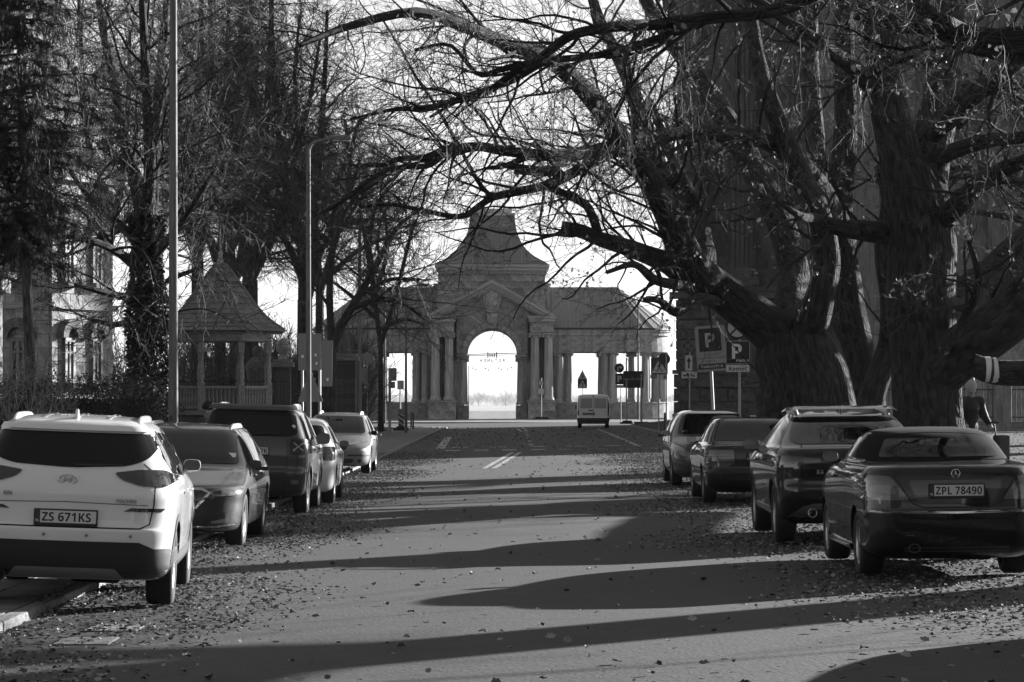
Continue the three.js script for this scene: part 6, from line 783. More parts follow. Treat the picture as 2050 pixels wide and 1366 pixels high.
const pedes = (c, w, h) => { c.fillStyle = '#3a3a3a'; c.fillRect(0, 0, w, h); c.fillStyle = '#c8c8c8'; c.beginPath(); c.moveTo(w * 0.5, h * 0.06); c.lineTo(w * 0.95, h * 0.92); c.lineTo(w * 0.05, h * 0.92); c.fill(); c.strokeStyle = c.fillStyle = '#111'; c.lineCap = 'round'; c.beginPath(); c.arc(w * 0.5, h * 0.27, w * 0.045, 0, 7); c.fill(); c.lineWidth = w * 0.075; c.beginPath(); c.moveTo(w * 0.5, h * 0.37); c.lineTo(w * 0.49, h * 0.58); c.stroke(); c.lineWidth = w * 0.05; for (const l of [[0.49, 0.58, 0.38, 0.82], [0.5, 0.58, 0.57, 0.68], [0.57, 0.68, 0.65, 0.82], [0.5, 0.4, 0.4, 0.54], [0.5, 0.4, 0.62, 0.54]]) { c.beginPath(); c.moveTo(w * l[0], h * l[1]); c.lineTo(w * l[2], h * l[3]); c.stroke(); } c.lineWidth = w * 0.02; c.beginPath(); c.moveTo(w * 0.15, h * 0.74); c.lineTo(w * 0.36, h * 0.74); c.moveTo(w * 0.66, h * 0.74); c.lineTo(w * 0.85, h * 0.74); c.stroke(); };
const noStop = (c, w, h) => { c.fillStyle = '#555'; c.fillRect(0, 0, w, h); c.fillStyle = '#333'; c.beginPath(); c.arc(w / 2, h / 2, w * 0.4, 0, 7); c.fill(); c.strokeStyle = '#666'; c.lineWidth = w * 0.07; c.beginPath(); c.moveTo(w * 0.2, h * 0.2); c.lineTo(w * 0.8, h * 0.8); c.moveTo(w * 0.8, h * 0.2); c.lineTo(w * 0.2, h * 0.8); c.stroke(); };
new Post('paid parking end sign with a white P and the plate Koniec, under the oak limb', 1481, 955, 66, 640).plate('round_sign', 1476, 656, 48, 48, 'disc', (c, w, h) => { c.fillStyle = '#2a2a2a'; c.fillRect(0, 0, w, h); c.fillStyle = '#b9b9b9'; c.beginPath(); c.arc(w / 2, h / 2, w * 0.4, 0, 7); c.fill(); c.strokeStyle = '#2a2a2a'; c.lineWidth = w * 0.08; c.beginPath(); c.moveTo(w * 0.2, h * 0.22); c.lineTo(w * 0.8, h * 0.8); c.moveTo(w * 0.8, h * 0.2); c.lineTo(w * 0.2, h * 0.8); c.stroke(); }).plate('parking_plate', 1477, 706, 49, 47, 'rect', (c, w, h) => { fill(c, w, h, '#262626', '#b5b5b5', 7); c.fillStyle = '#e2e2e2'; P_(c, w * 0.44, h * 0.46, h * 0.9); c.fillStyle = '#262626'; c.fillRect(w * 0.42, h * 0.72, w * 0.56, h * 0.24); c.fillStyle = '#e2e2e2'; c.font = `bold ${h * 0.18}px ${F_SANS}`; c.fillText('Płatny', w * 0.69, h * 0.84); }).plate('end_plate', 1477, 738, 48, 15, 'rect', (c, w, h) => { fill(c, w, h, '#d2d2d2', '#2a2a2a', 4); c.fillStyle = '#111'; c.font = `bold ${h * 0.78}px ${F_SANS}`; c.textAlign = 'center'; c.textBaseline = 'middle'; c.fillText('Koniec', w / 2, h * 0.54); });
{ const s = new Post('large leaning parking board with a dark P square and the strip Podstrefa A', 1433, 925, 78, 740, { lean: 0.05, r: 0.045 }); s.plate('parking_board', 1423, 698, 60, 92, 'rect', (c, w, h) => { c.fillStyle = '#8a8a8a'; c.fillRect(0, 0, w, h); c.fillStyle = '#1c1c1c'; c.fillRect(w * 0.12, h * 0.06, w * 0.74, h * 0.5); c.fillStyle = '#a5a5a5'; P_(c, w * 0.47, h * 0.32, h * 0.44); c.fillStyle = '#222'; c.textAlign = 'center'; c.font = `${h * 0.052}px ${F_SANS}`; c.fillText('Postój płatny', w / 2, h * 0.63); c.fillText('od poniedziałku do piątku', w / 2, h * 0.7, w * 0.95); c.fillText('w godz. 8-17', w / 2, h * 0.77); c.fillStyle = '#2c2c2c'; c.fillRect(w * 0.05, h * 0.83, w * 0.9, h * 0.12); c.fillStyle = '#b5b5b5'; c.font = `bold ${h * 0.085}px ${F_SANS}`; c.fillText('Podstrefa A', w / 2, h * 0.89); }, { roll: 0.07, res: 512 }); const d = new THREE.Vector3(); }
new Post('no stopping sign with an upward arrow plate and a tow truck plate', 1381, 872, 128, 680).plate('round_sign', 1377, 693, 27, 27, 'disc', noStop).plate('arrow_plate', 1379, 727, 15, 31, 'rect', (c, w, h) => { fill(c, w, h, '#b0b0b0', '#555', 3); c.fillStyle = '#111'; c.fillRect(w * 0.4, h * 0.35, w * 0.2, h * 0.5); c.beginPath(); c.moveTo(w / 2, h * 0.12); c.lineTo(w * 0.8, h * 0.42); c.lineTo(w * 0.2, h * 0.42); c.fill(); }).plate('tow_plate', 1380, 751, 31, 14, 'rect', (c, w, h) => { fill(c, w, h, '#b5b5b5', '#555', 3); c.fillStyle = '#151515'; c.beginPath(); c.moveTo(w * 0.1, h * 0.45); c.lineTo(w * 0.3, h * 0.45); c.lineTo(w * 0.34, h * 0.25); c.lineTo(w * 0.45, h * 0.25); c.lineTo(w * 0.5, h * 0.62); c.lineTo(w * 0.1, h * 0.62); c.fill(); c.beginPath(); c.arc(w * 0.2, h * 0.68, h * 0.12, 0, 7); c.arc(w * 0.42, h * 0.68, h * 0.12, 0, 7); c.fill(); c.lineWidth = 4; c.strokeStyle = '#151515'; c.beginPath(); c.moveTo(w * 0.5, h * 0.55); c.lineTo(w * 0.62, h * 0.25); c.lineTo(w * 0.68, h * 0.5); c.stroke(); c.beginPath(); c.moveTo(w * 0.58, h * 0.4); c.lineTo(w * 0.9, h * 0.62); c.lineTo(w * 0.86, h * 0.78); c.lineTo(w * 0.56, h * 0.56); c.fill(); });
new Post('pedestrian crossing sign on two poles before the right wing', 1319, 862, 138, 716).plate('crossing_sign', 1320, 733, 34, 34, 'rect', pedes).plate('small_plate', 1309, 754, 14, 8, 'rect', (c, w, h) => fill(c, w, h, '#777', '#555', 3));
new Post('round sign turned away behind the pedestrian crossing sign, with an arrow plate', 1334, 862, 136, 706).plate('round_sign', 1330, 719, 25, 27, 'disc', (c, w, h) => { c.fillStyle = '#444'; c.fillRect(0, 0, w, h); c.fillStyle = '#333'; c.beginPath(); c.arc(w / 2, h / 2, w * 0.4, 0, 7); c.fill(); }, { dz: -0.2 }).plate('arrow_plate', 1331, 755, 10, 11, 'rect', (c, w, h) => { fill(c, w, h, '#aaa', '#555', 3); c.fillStyle = '#111'; c.beginPath(); c.moveTo(w / 2, h * 0.85); c.lineTo(w * 0.8, h * 0.45); c.lineTo(w * 0.2, h * 0.45); c.fill(); c.fillRect(w * 0.4, h * 0.15, w * 0.2, h * 0.4); });
new Post('triangular junction sign above a pedestrian crossing sign beside the van', 1167, 850, 184, 740).plate('triangle_sign', 1166, 751, 20, 19, 'tri', (c, w, h) => { c.fillStyle = '#555'; c.fillRect(0, 0, w, h); c.fillStyle = '#b5b5b5'; c.beginPath(); c.moveTo(w / 2, h * 0.16); c.lineTo(w * 0.88, h * 0.92); c.lineTo(w * 0.12, h * 0.92); c.fill(); c.strokeStyle = '#111'; c.lineWidth = w * 0.08; c.beginPath(); c.moveTo(w * 0.4, h * 0.5); c.lineTo(w * 0.62, h * 0.82); c.moveTo(w * 0.62, h * 0.5); c.lineTo(w * 0.4, h * 0.82); c.stroke(); }).plate('crossing_sign', 1166, 769, 19, 18, 'rect', pedes);
new Post('round turn right sign above a parking plate by the gateway right wing', 1243, 849, 184, 727).plate('round_sign', 1240, 737, 19, 19, 'disc', (c, w, h) => { c.fillStyle = '#2c2c2c'; c.fillRect(0, 0, w, h); c.strokeStyle = c.fillStyle = '#c5c5c5'; c.lineWidth = w * 0.13; c.beginPath(); c.moveTo(w * 0.35, h * 0.82); c.lineTo(w * 0.35, h * 0.52); c.quadraticCurveTo(w * 0.36, h * 0.42, w * 0.5, h * 0.42); c.lineTo(w * 0.62, h * 0.42); c.stroke(); c.beginPath(); c.moveTo(w * 0.6, h * 0.22); c.lineTo(w * 0.86, h * 0.42); c.lineTo(w * 0.6, h * 0.62); c.fill(); }).plate('parking_plate', 1240, 759, 16, 22, 'rect', (c, w, h) => { c.fillStyle = '#262626'; c.fillRect(0, 0, w, h); c.fillStyle = '#cfcfcf'; P_(c, w * 0.5, h * 0.5, h * 0.8); }).plate('end_plate', 1240, 774, 16, 6, 'rect', (c, w, h) => { c.fillStyle = '#ccc'; c.fillRect(0, 0, w, h); c.fillStyle = '#111'; c.font = `bold ${h * 0.8}px ${F_SANS}`; c.textAlign = 'center'; c.textBaseline = 'middle'; c.fillText('Koniec', w / 2, h / 2, w * 0.9); });
{ const s = new Post('dark direction board with a road symbol and a skyline on two poles', 1254, 849, 180, 717, { r: 0.05 }); part(s.root, 'pole', [cyl(0.07, 0.07, 100 * s.k, 10, 30 * s.k, 0, 0)], M.galv); s.plate('direction_board', 1268, 760, 41, 34, 'rect', (c, w, h) => { c.fillStyle = '#242424'; c.fillRect(0, 0, w, h); c.fillStyle = '#8e8e8e'; c.fillRect(w * 0.02, h * 0.46, w * 0.32, h * 0.05); c.fillRect(w * 0.12, h * 0.46, w * 0.08, h * 0.54); c.fillRect(w * 0.84, h * 0.46, w * 0.16, h * 0.05); c.fillStyle = '#777'; for (const [x, y, a, b] of [[0.36, 0.42, 0.05, 0.12], [0.43, 0.36, 0.05, 0.18], [0.5, 0.44, 0.06, 0.1], [0.62, 0.4, 0.05, 0.14], [0.7, 0.36, 0.04, 0.18], [0.76, 0.43, 0.05, 0.11]]) c.fillRect(w * x, h * y, w * a, h * b); }).foot(0.5); const f2 = part(s.root, 'sign_foot', [rbox(0.9, 0.14, 0.5, 0.03, 30 * s.k, 0.07, 0)], M.rubber); }
new Post('sign turned edge-on with a plate, on a rubber foot before the arch', 1084, 840, 222, 757).plate('round_sign', 1083.5, 767, 9, 20, 'disc', (c, w, h) => { c.fillStyle = '#999'; c.fillRect(0, 0, w, h); c.fillStyle = '#444'; c.fillRect(w * 0.4, 0, w * 0.2, h); }).plate('small_plate', 1083.5, 784, 12, 12, 'rect', (c, w, h) => fill(c, w, h, '#999', '#777', 6)).foot(0.9);
// left side
new Post('no entry sign turned half away beside the nearest lamp post', 329, 900, 72, 760, { r: 0.025 }).plate('round_sign', 328, 777, 34, 34, 'disc', (c, w, h) => { c.fillStyle = '#5a5a5a'; c.fillRect(0, 0, w, h); c.fillStyle = '#dedede'; c.fillRect(w * 0.12, h * 0.4, w * 0.76, h * 0.2); }, { turn: 1.08 });
{ const s = new Post('large blank sign back with a board and a triangle below, behind the second lamp post', 640, 916, 80, 690, { r: 0.04 }); s.plate('sign_back', 620, 705, 46, 74, 'rect', null).plate('sign_back', 655, 728, 22, 92, 'rect', null, { roll: -0.02, dz: 0.05 }).plate('triangle_back', 622, 772, 52, 66, 'tri', null, { dz: 0.06 }); part(s.root, 'pole', [cyl(0.04, 0.04, 2.6, 10, -0.5, 0, 0)], M.galv); for (const [a, b] of [[606, 714], [632, 711], [634, 728], [656, 760]]) part(s.root, 'sticker', [box(0.06, 0.08, 0.004, (a - 640) * s.k, (916 - b) * s.k, 0.12)], M.white); }
new Post('street name sign reading Jarowita beside the third lamp post', 712, 897, 97, 702).plate('name_plate', 698, 710, 40, 16, 'rect', (c, w, h) => { fill(c, w, h, '#2b2b2b', '#8a8a8a', 6); c.fillStyle = '#b0b0b0'; c.textAlign = 'center'; c.textBaseline = 'middle'; c.font = `${h * 0.26}px ${F_SANS}`; c.fillText('ul.', w / 2, h * 0.28); c.font = `bold ${h * 0.42}px ${F_SANS}`; c.fillText('Jarowita', w / 2, h * 0.62); });
new Post('round sign back and plates behind the third lamp post', 735, 870, 130, 705).plate('round_back', 735, 719, 26, 28, 'disc', null).plate('sign_back', 730, 752, 14, 30, 'rect', null).plate('sign_back', 736, 775, 10, 12, 'rect', null);
new Post('dark sign backs left of the gateway wing', 780, 868, 142, 738, { r: 0.07 }).plate('sign_back', 786, 750, 16, 26, 'rect', null).plate('sign_back', 784, 771, 14, 13, 'rect', null);
new Post('small square sign back left of the gateway wing', 801, 850, 185, 762, { r: 0.05 }).plate('sign_back', 802, 771, 14, 18, 'rect', null, { turn: -0.3 });
new Post('narrow pale round sign on a thin pole before the left wing', 762, 853, 178, 763).plate('round_sign', 761, 773, 16, 19, 'disc', (c, w, h) => { c.fillStyle = '#777'; c.fillRect(0, 0, w, h); c.fillStyle = '#ccc'; c.fillRect(0, h * 0.4, w, h * 0.25); }, { turn: 1.2 });
new Post('striped barrier board at the left kerb', 803, 862, 150, 820, { name: 'barrier_board', category: 'barrier', r: 0.05 }).plate('striped_board', 803, 845, 11, 34, 'rect', (c, w, h) => { c.fillStyle = '#aaa'; c.fillRect(0, 0, w, h); c.fillStyle = '#333'; for (let k = -1; k < 5; k++) { c.beginPath(); c.moveTo(0, h * (k * 0.28)); c.lineTo(w, h * (k * 0.28 + 0.22)); c.lineTo(w, h * (k * 0.28 + 0.36)); c.lineTo(0, h * (k * 0.28 + 0.14)); c.fill(); } }).plate('lamp_box', 803, 824, 13, 10, 'rect', null).foot(0.5);
const bol = (label, x, y, Z) => { const o = thing('bollard', label, 'bollard', W(x, y, Z), 0, 'dark metal bollards'); part(o, 'shaft', [lathe([[0.07, 0], [0.07, 0.06], [0.05, 0.09], [0.045, 0.72], [0.065, 0.76], [0.04, 0.8], [0.055, 0.86], [0.04, 0.93], [0, 0.95]], 12)], M.plastic); };
bol('dark bollard beside the striped barrier board', 827, 859, 160); bol('dark bollard in front of the pedestrian crossing sign', 1331, 864, 140); bol('dark bollard right of the crossing sign poles', 1348, 866, 142); bol('second dark bollard near the left wing pier', 823, 856, 168);
// ---------- pavilion (gazebo) on a brick plinth ----------
const BRICK = [0.13, 0.16, 0.11].map(v => mat(v, 0.9, { map: T.stone })), WOOD = mat(0.36, 0.6, { map: T.stone }), TILE = [0.27, 0.33, 0.23].map(v => mat(v, 0.6, { map: T.stone }));
seed = 808;
{
  const Z = 82, s = F / Z, gz = thing('garden_pavilion', 'octagonal wooden pavilion with a tiled pointed roof and balustrade', 'pavilion', W(441, 822, Z)); gz.position.y += 0; gz.rotation.y = 0.12;
  const base = -gz.position.y + 0.05, Y = py => (822 - py) / s, R = 1.5, n = 8, corner = (k, r) => { const a = Math.PI / n + k * Math.PI * 2 / n; return V3(Math.sin(a) * r, 0, Math.cos(a) * r); };
  part(gz, 'floor', [mv(new THREE.CylinderGeometry(R + 0.25, R + 0.25, 0.12, 8, 1), 0, -0.065, 0, 0, Math.PI / 8)], STONE[2]); part(gz, 'plinth', [mv(new THREE.CylinderGeometry(R + 0.15, R + 0.18, -base - 0.12, 8, 1), 0, base / 2 - 0.06, 0, 0, Math.PI / 8)], BRICK[0]);
  for (let k = 0; k < n; k++) { const c = corner(k, R), h = Y(686); part(gz, 'column', [rbox(0.2, 0.75, 0.2, 0.02, c.x, 0.375, c.z), lathe([[0.1, 0], [0.11, 0.05], [0.07, 0.1], [0.1, 0.2], [0.085, 0.45], [0.062, h - 1.25], [0.09, h - 1.2], [0.06, h - 1.14], [0.1, h - 1.05]], 14, c.x, 0.75, c.z), rbox(0.19, 0.32, 0.19, 0.02, c.x, h - 0.16, c.z)], WOOD);
    const d = corner(k + 1, R), m = c.clone().add(d).multiplyScalar(0.5), L = c.distanceTo(d) - 0.2, ang = Math.atan2(d.x - c.x, d.z - c.z) - Math.PI / 2; const rail = part(gz, 'rail', [rbox(L, 0.08, 0.14, 0.02, 0, 0, 0)], WOOD); rail.position.set(m.x, Y(776), m.z); rail.rotation.y = ang; const rail2 = part(gz, 'rail', [rbox(L, 0.07, 0.1, 0.02, 0, 0, 0)], WOOD); rail2.position.set(m.x, 0.08, m.z); rail2.rotation.y = ang;
    const bh = Y(776) - 0.15; for (let q = 0; q < 9; q++) { const p = c.clone().lerp(d, (q + 0.9) / 9.8); part(gz, 'baluster', BAL ??= lathe([[0.028, 0], [0.03, bh * 0.08], [0.018, bh * 0.14], [0.042, bh * 0.36], [0.02, bh * 0.62], [0.018, bh * 0.7], [0.032, bh * 0.78], [0.02, bh * 0.86], [0.03, bh]], 8), WOOD).position.set(p.x, 0.115, p.z); }
    const beam = part(gz, 'beam', [rbox(L + 0.25, 0.3, 0.16, 0.02)], WOOD); beam.position.set(m.x, Y(675), m.z); beam.rotation.y = ang; const br = part(gz, 'eave_bracket', [rbox(0.1, 0.14, 0.5, 0.02)], WOOD); br.position.set(c.x * 1.15, Y(664), c.z * 1.15); br.rotation.y = Math.atan2(c.x, c.z); }
  // concave tiled roof: core, hip ridges, tiles
  const prof = [[1.98, Y(664)], [1.66, Y(650)], [1.36, Y(634)], [1.12, Y(616)], [0.9, Y(597)], [0.68, Y(577)], [0.46, Y(557)], [0.26, Y(540)], [0.07, Y(527)]]; const cr = []; const pr = u => { const q = u * (prof.length - 1), i = Math.min(prof.length - 2, Math.floor(q)), f = q - i; return [lerp(prof[i][0], prof[i + 1][0], f), lerp(prof[i][1], prof[i + 1][1], f)]; };
  for (let k = 0; k < n; k++) for (let i = 0; i < prof.length - 1; i++) { const A = corner(k, prof[i][0]), B = corner(k + 1, prof[i][0]), C = corner(k, prof[i + 1][0]), D = corner(k + 1, prof[i + 1][0]); for (const [v, y] of [[A, prof[i][1]], [B, prof[i][1]], [C, prof[i + 1][1]], [B, prof[i][1]], [D, prof[i + 1][1]], [C, prof[i + 1][1]]]) cr.push(v.x, y - 0.03, v.z); }
  const cg = new THREE.BufferGeometry(); cg.setAttribute('position', new THREE.Float32BufferAttribute(cr, 3)); cg.computeVertexNormals(); const roof = part(gz, 'roof', [cg], TILE[2]);
  const tg = rbox(0.19, 0.022, 0.25, 0.008), far = []; const rows = 13; for (let k = 0; k < n; k++) for (let j = 0; j < rows; j++) { const u = (j + 0.3) / rows * 0.93, [r, y] = pr(u), [r2, y2] = pr(Math.min(1, u + 0.05)), A = corner(k, r), B = corner(k + 1, r), L = A.distanceTo(B), m = Math.max(1, Math.round(L / 0.19)), nrm = corner(k, 1).add(corner(k + 1, 1)).normalize(), apo = Math.cos(Math.PI / n), pitch = Math.atan2(y2 - y, (r - r2) * apo), vis = nrm.z > 0.3; for (let q = 0; q < m; q++) { const p = A.clone().lerp(B, (q + 0.5 + (j % 2 ? 0.15 : -0.15)) / m); const e = new THREE.Euler(pitch - 0.13, Math.atan2(nrm.x, nrm.z), 0, 'YXZ'), M4 = new THREE.Matrix4().compose(V3(p.x, y + 0.022, p.z), new THREE.Quaternion().setFromEuler(e), V3(L / m / 0.195, 1, 1)); if (vis) { const t = part(roof, 'roof_tile', tg, pick(TILE)); t.applyMatrix4(M4); } else far.push(M4); } }
  const im = new THREE.InstancedMesh(tg, TILE[0], far.length); far.forEach((m, i) => im.setMatrixAt(i, m)); im.name = 'far_side_tiles'; im.userData.kind = 'stuff'; roof.add(shade(im));
  for (let k = 0; k < n; k++) for (let i = 0; i < 16; i++) { const [r, y] = pr(i / 16 * 0.97), [r2, y2] = pr((i + 1.15) / 16 * 0.97), a = corner(k, r + 0.01), b2 = corner(k, r2 + 0.01); a.y = y + 0.035; b2.y = y2 + 0.03; part(roof, 'ridge_tile', [bar(a, b2, 0.055, 7, 0.045)], TILE[1]); }
  part(gz, 'finial', [lathe([[0.14, 0], [0.09, 0.12], [0.05, 0.3], [0.08, 0.36], [0.035, 0.44], [0.02, 0.9], [0.008, 1.3], [0, 1.32]], 12, 0, Y(532), 0)], mat(0.35, 0.5));
}

{ // boundary wall with iron fence, gate pillars and their urns
  const wl = thing('garden_wall', 'low dark brick wall carrying an iron fence beside the pavilion', 'wall', [0, 0, 0]); const x0 = -10.5, x1 = -6.9, z = -86;
  part(wl, 'wall', [box(x1 - x0, 1.1, 0.3, (x0 + x1) / 2, 0.6, z)], BRICK[0]); part(wl, 'coping', [box(x1 - x0, 0.1, 0.42, (x0 + x1) / 2, 1.2, z)], STONE[2]); for (let x = x0; x < x1; x += 0.13) part(wl, 'fence_bar', FB ??= merge([cyl(0.014, 0.014, 1.3, 6), mv(new THREE.ConeGeometry(0.03, 0.1, 5), 0, 1.33, 0)]), M.plastic).position.set(x, 1.25, z); for (const y of [1.4, 2.3]) part(wl, 'fence_rail', [box(x1 - x0, 0.04, 0.04, (x0 + x1) / 2, y, z)], M.plastic);
  for (const [cx, Z, w, h, ball, lab] of [[566, 88, 0.5, 2.75, 1, 'stone gate pillar topped with an acorn-shaped finial'], [690, 92, 0.75, 3.0, 0, 'dark brick gate pillar below the street name sign']]) { const p = W(cx, 800, Z), o = thing('gate_pillar', lab, 'pillar', [p.x, 0.02, -Z]); const nC = Math.round(h / 0.16); for (let j = 0; j < nC; j++) part(o, 'brick_course', [rbox(w, 0.152, w, 0.01, 0, 0.08 + j * 0.16, 0)], pick(BRICK)); part(o, 'pillar_core', [box(w - 0.03, nC * 0.16, w - 0.03, 0, nC * 0.08, 0)], BRICK[2]); part(o, 'pillar_cap', [box(w + 0.2, 0.14, w + 0.2, 0, h + 0.07, 0), box(w + 0.08, 0.1, w + 0.08, 0, h + 0.19, 0)], STONE[2]); if (ball) part(o, 'finial', [lathe([[0.16, 0], [0.08, 0.1], [0.1, 0.16], [0.2, 0.26], [0.22, 0.42], [0.16, 0.56], [0.04, 0.66], [0, 0.68]], 16, 0, h + 0.24, 0)], STONE[0]); else part(o, 'finial', [lathe([[0.25, 0], [0.18, 0.1], [0.2, 0.25], [0.1, 0.5], [0.05, 0.65], [0, 0.66]], 12, 0, h + 0.24, 0)], BRICK[1]); }
  const f2 = thing('iron_gate', 'dark iron garden gate between the gate pillars', 'gate', [0, 0.02, 0]); const a = W(575, 800, 89), b = W(680, 800, 91); for (let k = 0; k <= 14; k++) { const p = a.clone().lerp(b, k / 14); part(f2, 'gate_bar', [cyl(0.018, 0.018, 2.0, 6, p.x, 0.05, p.z)], M.plastic); } for (const y of [0.2, 1.0, 1.9]) { const p = a.clone(), q = b.clone(); p.y = q.y = y; part(f2, 'gate_rail', [bar(p, q, 0.022, 6)], M.plastic); }
  const st = thing('stone_statue', 'dark weathered statue standing behind the pavilion columns', 'statue', W(515, 830, 90)); part(st, 'pedestal', [rbox(0.8, 1.3, 0.8, 0.03, 0, -0.05, 0)], STONE[2]); part(st, 'figure', [lathe([[0.35, 0], [0.38, 0.25], [0.3, 0.5], [0.36, 0.8], [0.4, 1.0], [0.22, 1.2], [0.12, 1.28], [0.17, 1.38], [0.17, 1.52], [0.08, 1.62], [0, 1.64]], 14, 0, 0.58, 0)], BRICK[1]);
}

{ // iron fence in front of the long building on the right
  const o = thing('iron_fence', 'spiked iron fence on a low wall behind the oaks', 'fence', [0, 0, 0]), x0 = 10.9, x1 = 24, z = -101, y0 = 0.6; part(o, 'wall', [box(x1 - x0, 0.5, 0.4, (x0 + x1) / 2, y0 + 0.1, z)], STONE[2]); for (let x = x0; x < x1; x += 0.17) part(o, 'fence_bar', FC ??= merge([cyl(0.016, 0.016, 1.55, 6), mv(new THREE.ConeGeometry(0.035, 0.13, 5), 0, 1.6, 0)]), M.plastic).position.set(x, y0 + 0.3, z); for (const y of [0.5, 1.5]) part(o, 'fence_rail', [box(x1 - x0, 0.05, 0.05, (x0 + x1) / 2, y0 + y, z)], M.plastic);
  for (const x of [12.05, 17.7, 21]) part(o, 'fence_post', [rbox(x > 15 ? 0.6 : 0.16, 2.3, x > 15 ? 0.6 : 0.16, 0.03, x, y0 + 1.05, z)], x > 15 ? STONE[2] : M.plastic); part(o, 'post_ornament', [lathe([[0.05, 0], [0.18, 0.12], [0.08, 0.2], [0.2, 0.3], [0.05, 0.42], [0.14, 0.5], [0, 0.6]], 8, 12.05, y0 + 2.2, z)], M.plastic);
}

{ // two bicycles leaning at the dark building
  const mk = (label, x, Z) => { const o = thing('bicycle', label, 'bicycle', [x, groundY(x), -Z], 0.25, 'bicycles by the dark building'); for (const q of [-0.52, 0.52]) { const w = part(o, 'wheel', [mv(new THREE.TorusGeometry(0.33, 0.02, 6, 28), q, 0.35, 0)], M.rubber); part(w, 'spokes', [0, 1, 2, 3, 4, 5].map(k => bar(V3(q - 0.32 * Math.cos(k * 0.52), 0.35 - 0.32 * Math.sin(k * 0.52), 0), V3(q + 0.32 * Math.cos(k * 0.52), 0.35 + 0.32 * Math.sin(k * 0.52), 0), 0.003, 3)), M.galv); } part(o, 'frame', [[-0.52, 0.35, -0.15, 0.8], [-0.15, 0.8, 0.4, 0.82], [0.4, 0.82, -0.05, 0.32], [-0.05, 0.32, -0.15, 0.8], [-0.05, 0.32, -0.52, 0.35], [0.52, 0.35, 0.4, 0.98]].map(l => bar(V3(l[0], l[1], 0), V3(l[2], l[3], 0), 0.018)), M.gloss); part(o, 'handlebar', [bar(V3(0.4, 1.0, -0.28), V3(0.4, 1.0, 0.28), 0.014)], M.chrome); part(o, 'saddle', [rbox(0.26, 0.06, 0.15, 0.03, -0.18, 0.9, 0)], M.rubber); return o; };
  mk('bicycle parked at the dark building behind the leaning parking board', 6.9, 96); mk('bicycle parked at the dark building behind the Koniec plate', 7.8, 95);
}
// ---------- people ----------
function field(joints, bones, cell, k = 0.03) {      // tapered capsules joined smoothly, meshed with marching cubes
  const lo = V3(1e9, 1e9, 1e9), hi = V3(-1e9, -1e9, -1e9); for (const [a, b] of bones) for (const q of [a, b]) { const [x, y, z, r] = joints[q]; lo.min(V3(x - r, y - r, z - r)); hi.max(V3(x + r, y + r, z + r)); } lo.addScalar(-0.05); hi.addScalar(0.05);
  const size = Math.max(hi.x - lo.x, hi.y - lo.y, hi.z - lo.z), n = Math.min(150, Math.ceil(size / cell)), mc = new MarchingCubes(n, M.grey, false, false, 300000); mc.isolation = 0; const c = V3(), half = size / 2, mid = lo.clone().add(hi).multiplyScalar(0.5), inv = bones.map(([a, b]) => { const A = V3(...joints[a]), B = V3(...joints[b]); return [A, B.clone().sub(A), joints[a][3], joints[b][3]]; });
  for (let z = 0; z < n; z++) for (let y = 0; y < n; y++) for (let x = 0; x < n; x++) { c.set((x - n / 2) / (n / 2), (y - n / 2) / (n / 2), (z - n / 2) / (n / 2)).multiplyScalar(half).add(mid); let d = 1e9; for (const [A, AB, ra, rb] of inv) { const t = clamp(((c.x - A.x) * AB.x + (c.y - A.y) * AB.y + (c.z - A.z) * AB.z) / (AB.lengthSq() || 1), 0, 1), q = Math.hypot(c.x - A.x - AB.x * t, c.y - A.y - AB.y * t, c.z - A.z - AB.z * t) - lerp(ra, rb, t); const h = clamp(0.5 + 0.5 * (d - q) / k, 0, 1); d = d > 1e8 ? q : lerp(d, q, h) - k * h * (1 - h); } mc.field[x + y * n + z * n * n] = -d; }
  mc.update(); const N = mc.count, ge = new THREE.BufferGeometry(); ge.setAttribute('position', new THREE.BufferAttribute(mc.positionArray.slice(0, N * 3), 3)); ge.scale(half, half, half); ge.translate(mid.x, mid.y, mid.z); ge.computeVertexNormals(); const m2 = mergeVertices(ge.deleteAttribute('normal'), 1e-4); m2.computeVertexNormals(); return m2;
}
function hand(s, wrist, dir) { const J = { w: [wrist.x, wrist.y, wrist.z, 0.027] }, B = [], d = dir.clone().normalize(), side = V3(s, 0, 0.25).normalize(), fw = d.clone().cross(side).normalize(); const P = (a, b, c) => wrist.clone().addScaledVector(d, a).addScaledVector(side, b).addScaledVector(fw, c); const add = (n, p, r) => J[n] = [p.x, p.y, p.z, r]; add('p', P(0.08, 0, 0), 0.035); B.push(['w', 'p']); [[-0.03, 0.065], [-0.01, 0.078], [0.011, 0.074], [0.03, 0.058]].forEach(([o, l], i) => { add('a' + i, P(0.09, o, 0), 0.010); add('b' + i, P(0.09 + l * 0.55, o, 0.012), 0.0092); add('c' + i, P(0.09 + l * 0.85, o, 0.035), 0.0082); B.push(['p', 'a' + i], ['a' + i, 'b' + i], ['b' + i, 'c' + i]); }); add('t0', P(0.035, -0.03, 0.015), 0.013); add('t1', P(0.07, -0.05, 0.03), 0.0105); add('t2', P(0.1, -0.05, 0.045), 0.009); B.push(['w', 't0'], ['t0', 't1'], ['t1', 't2']); return field(J, B, 0.0045, 0.008); }
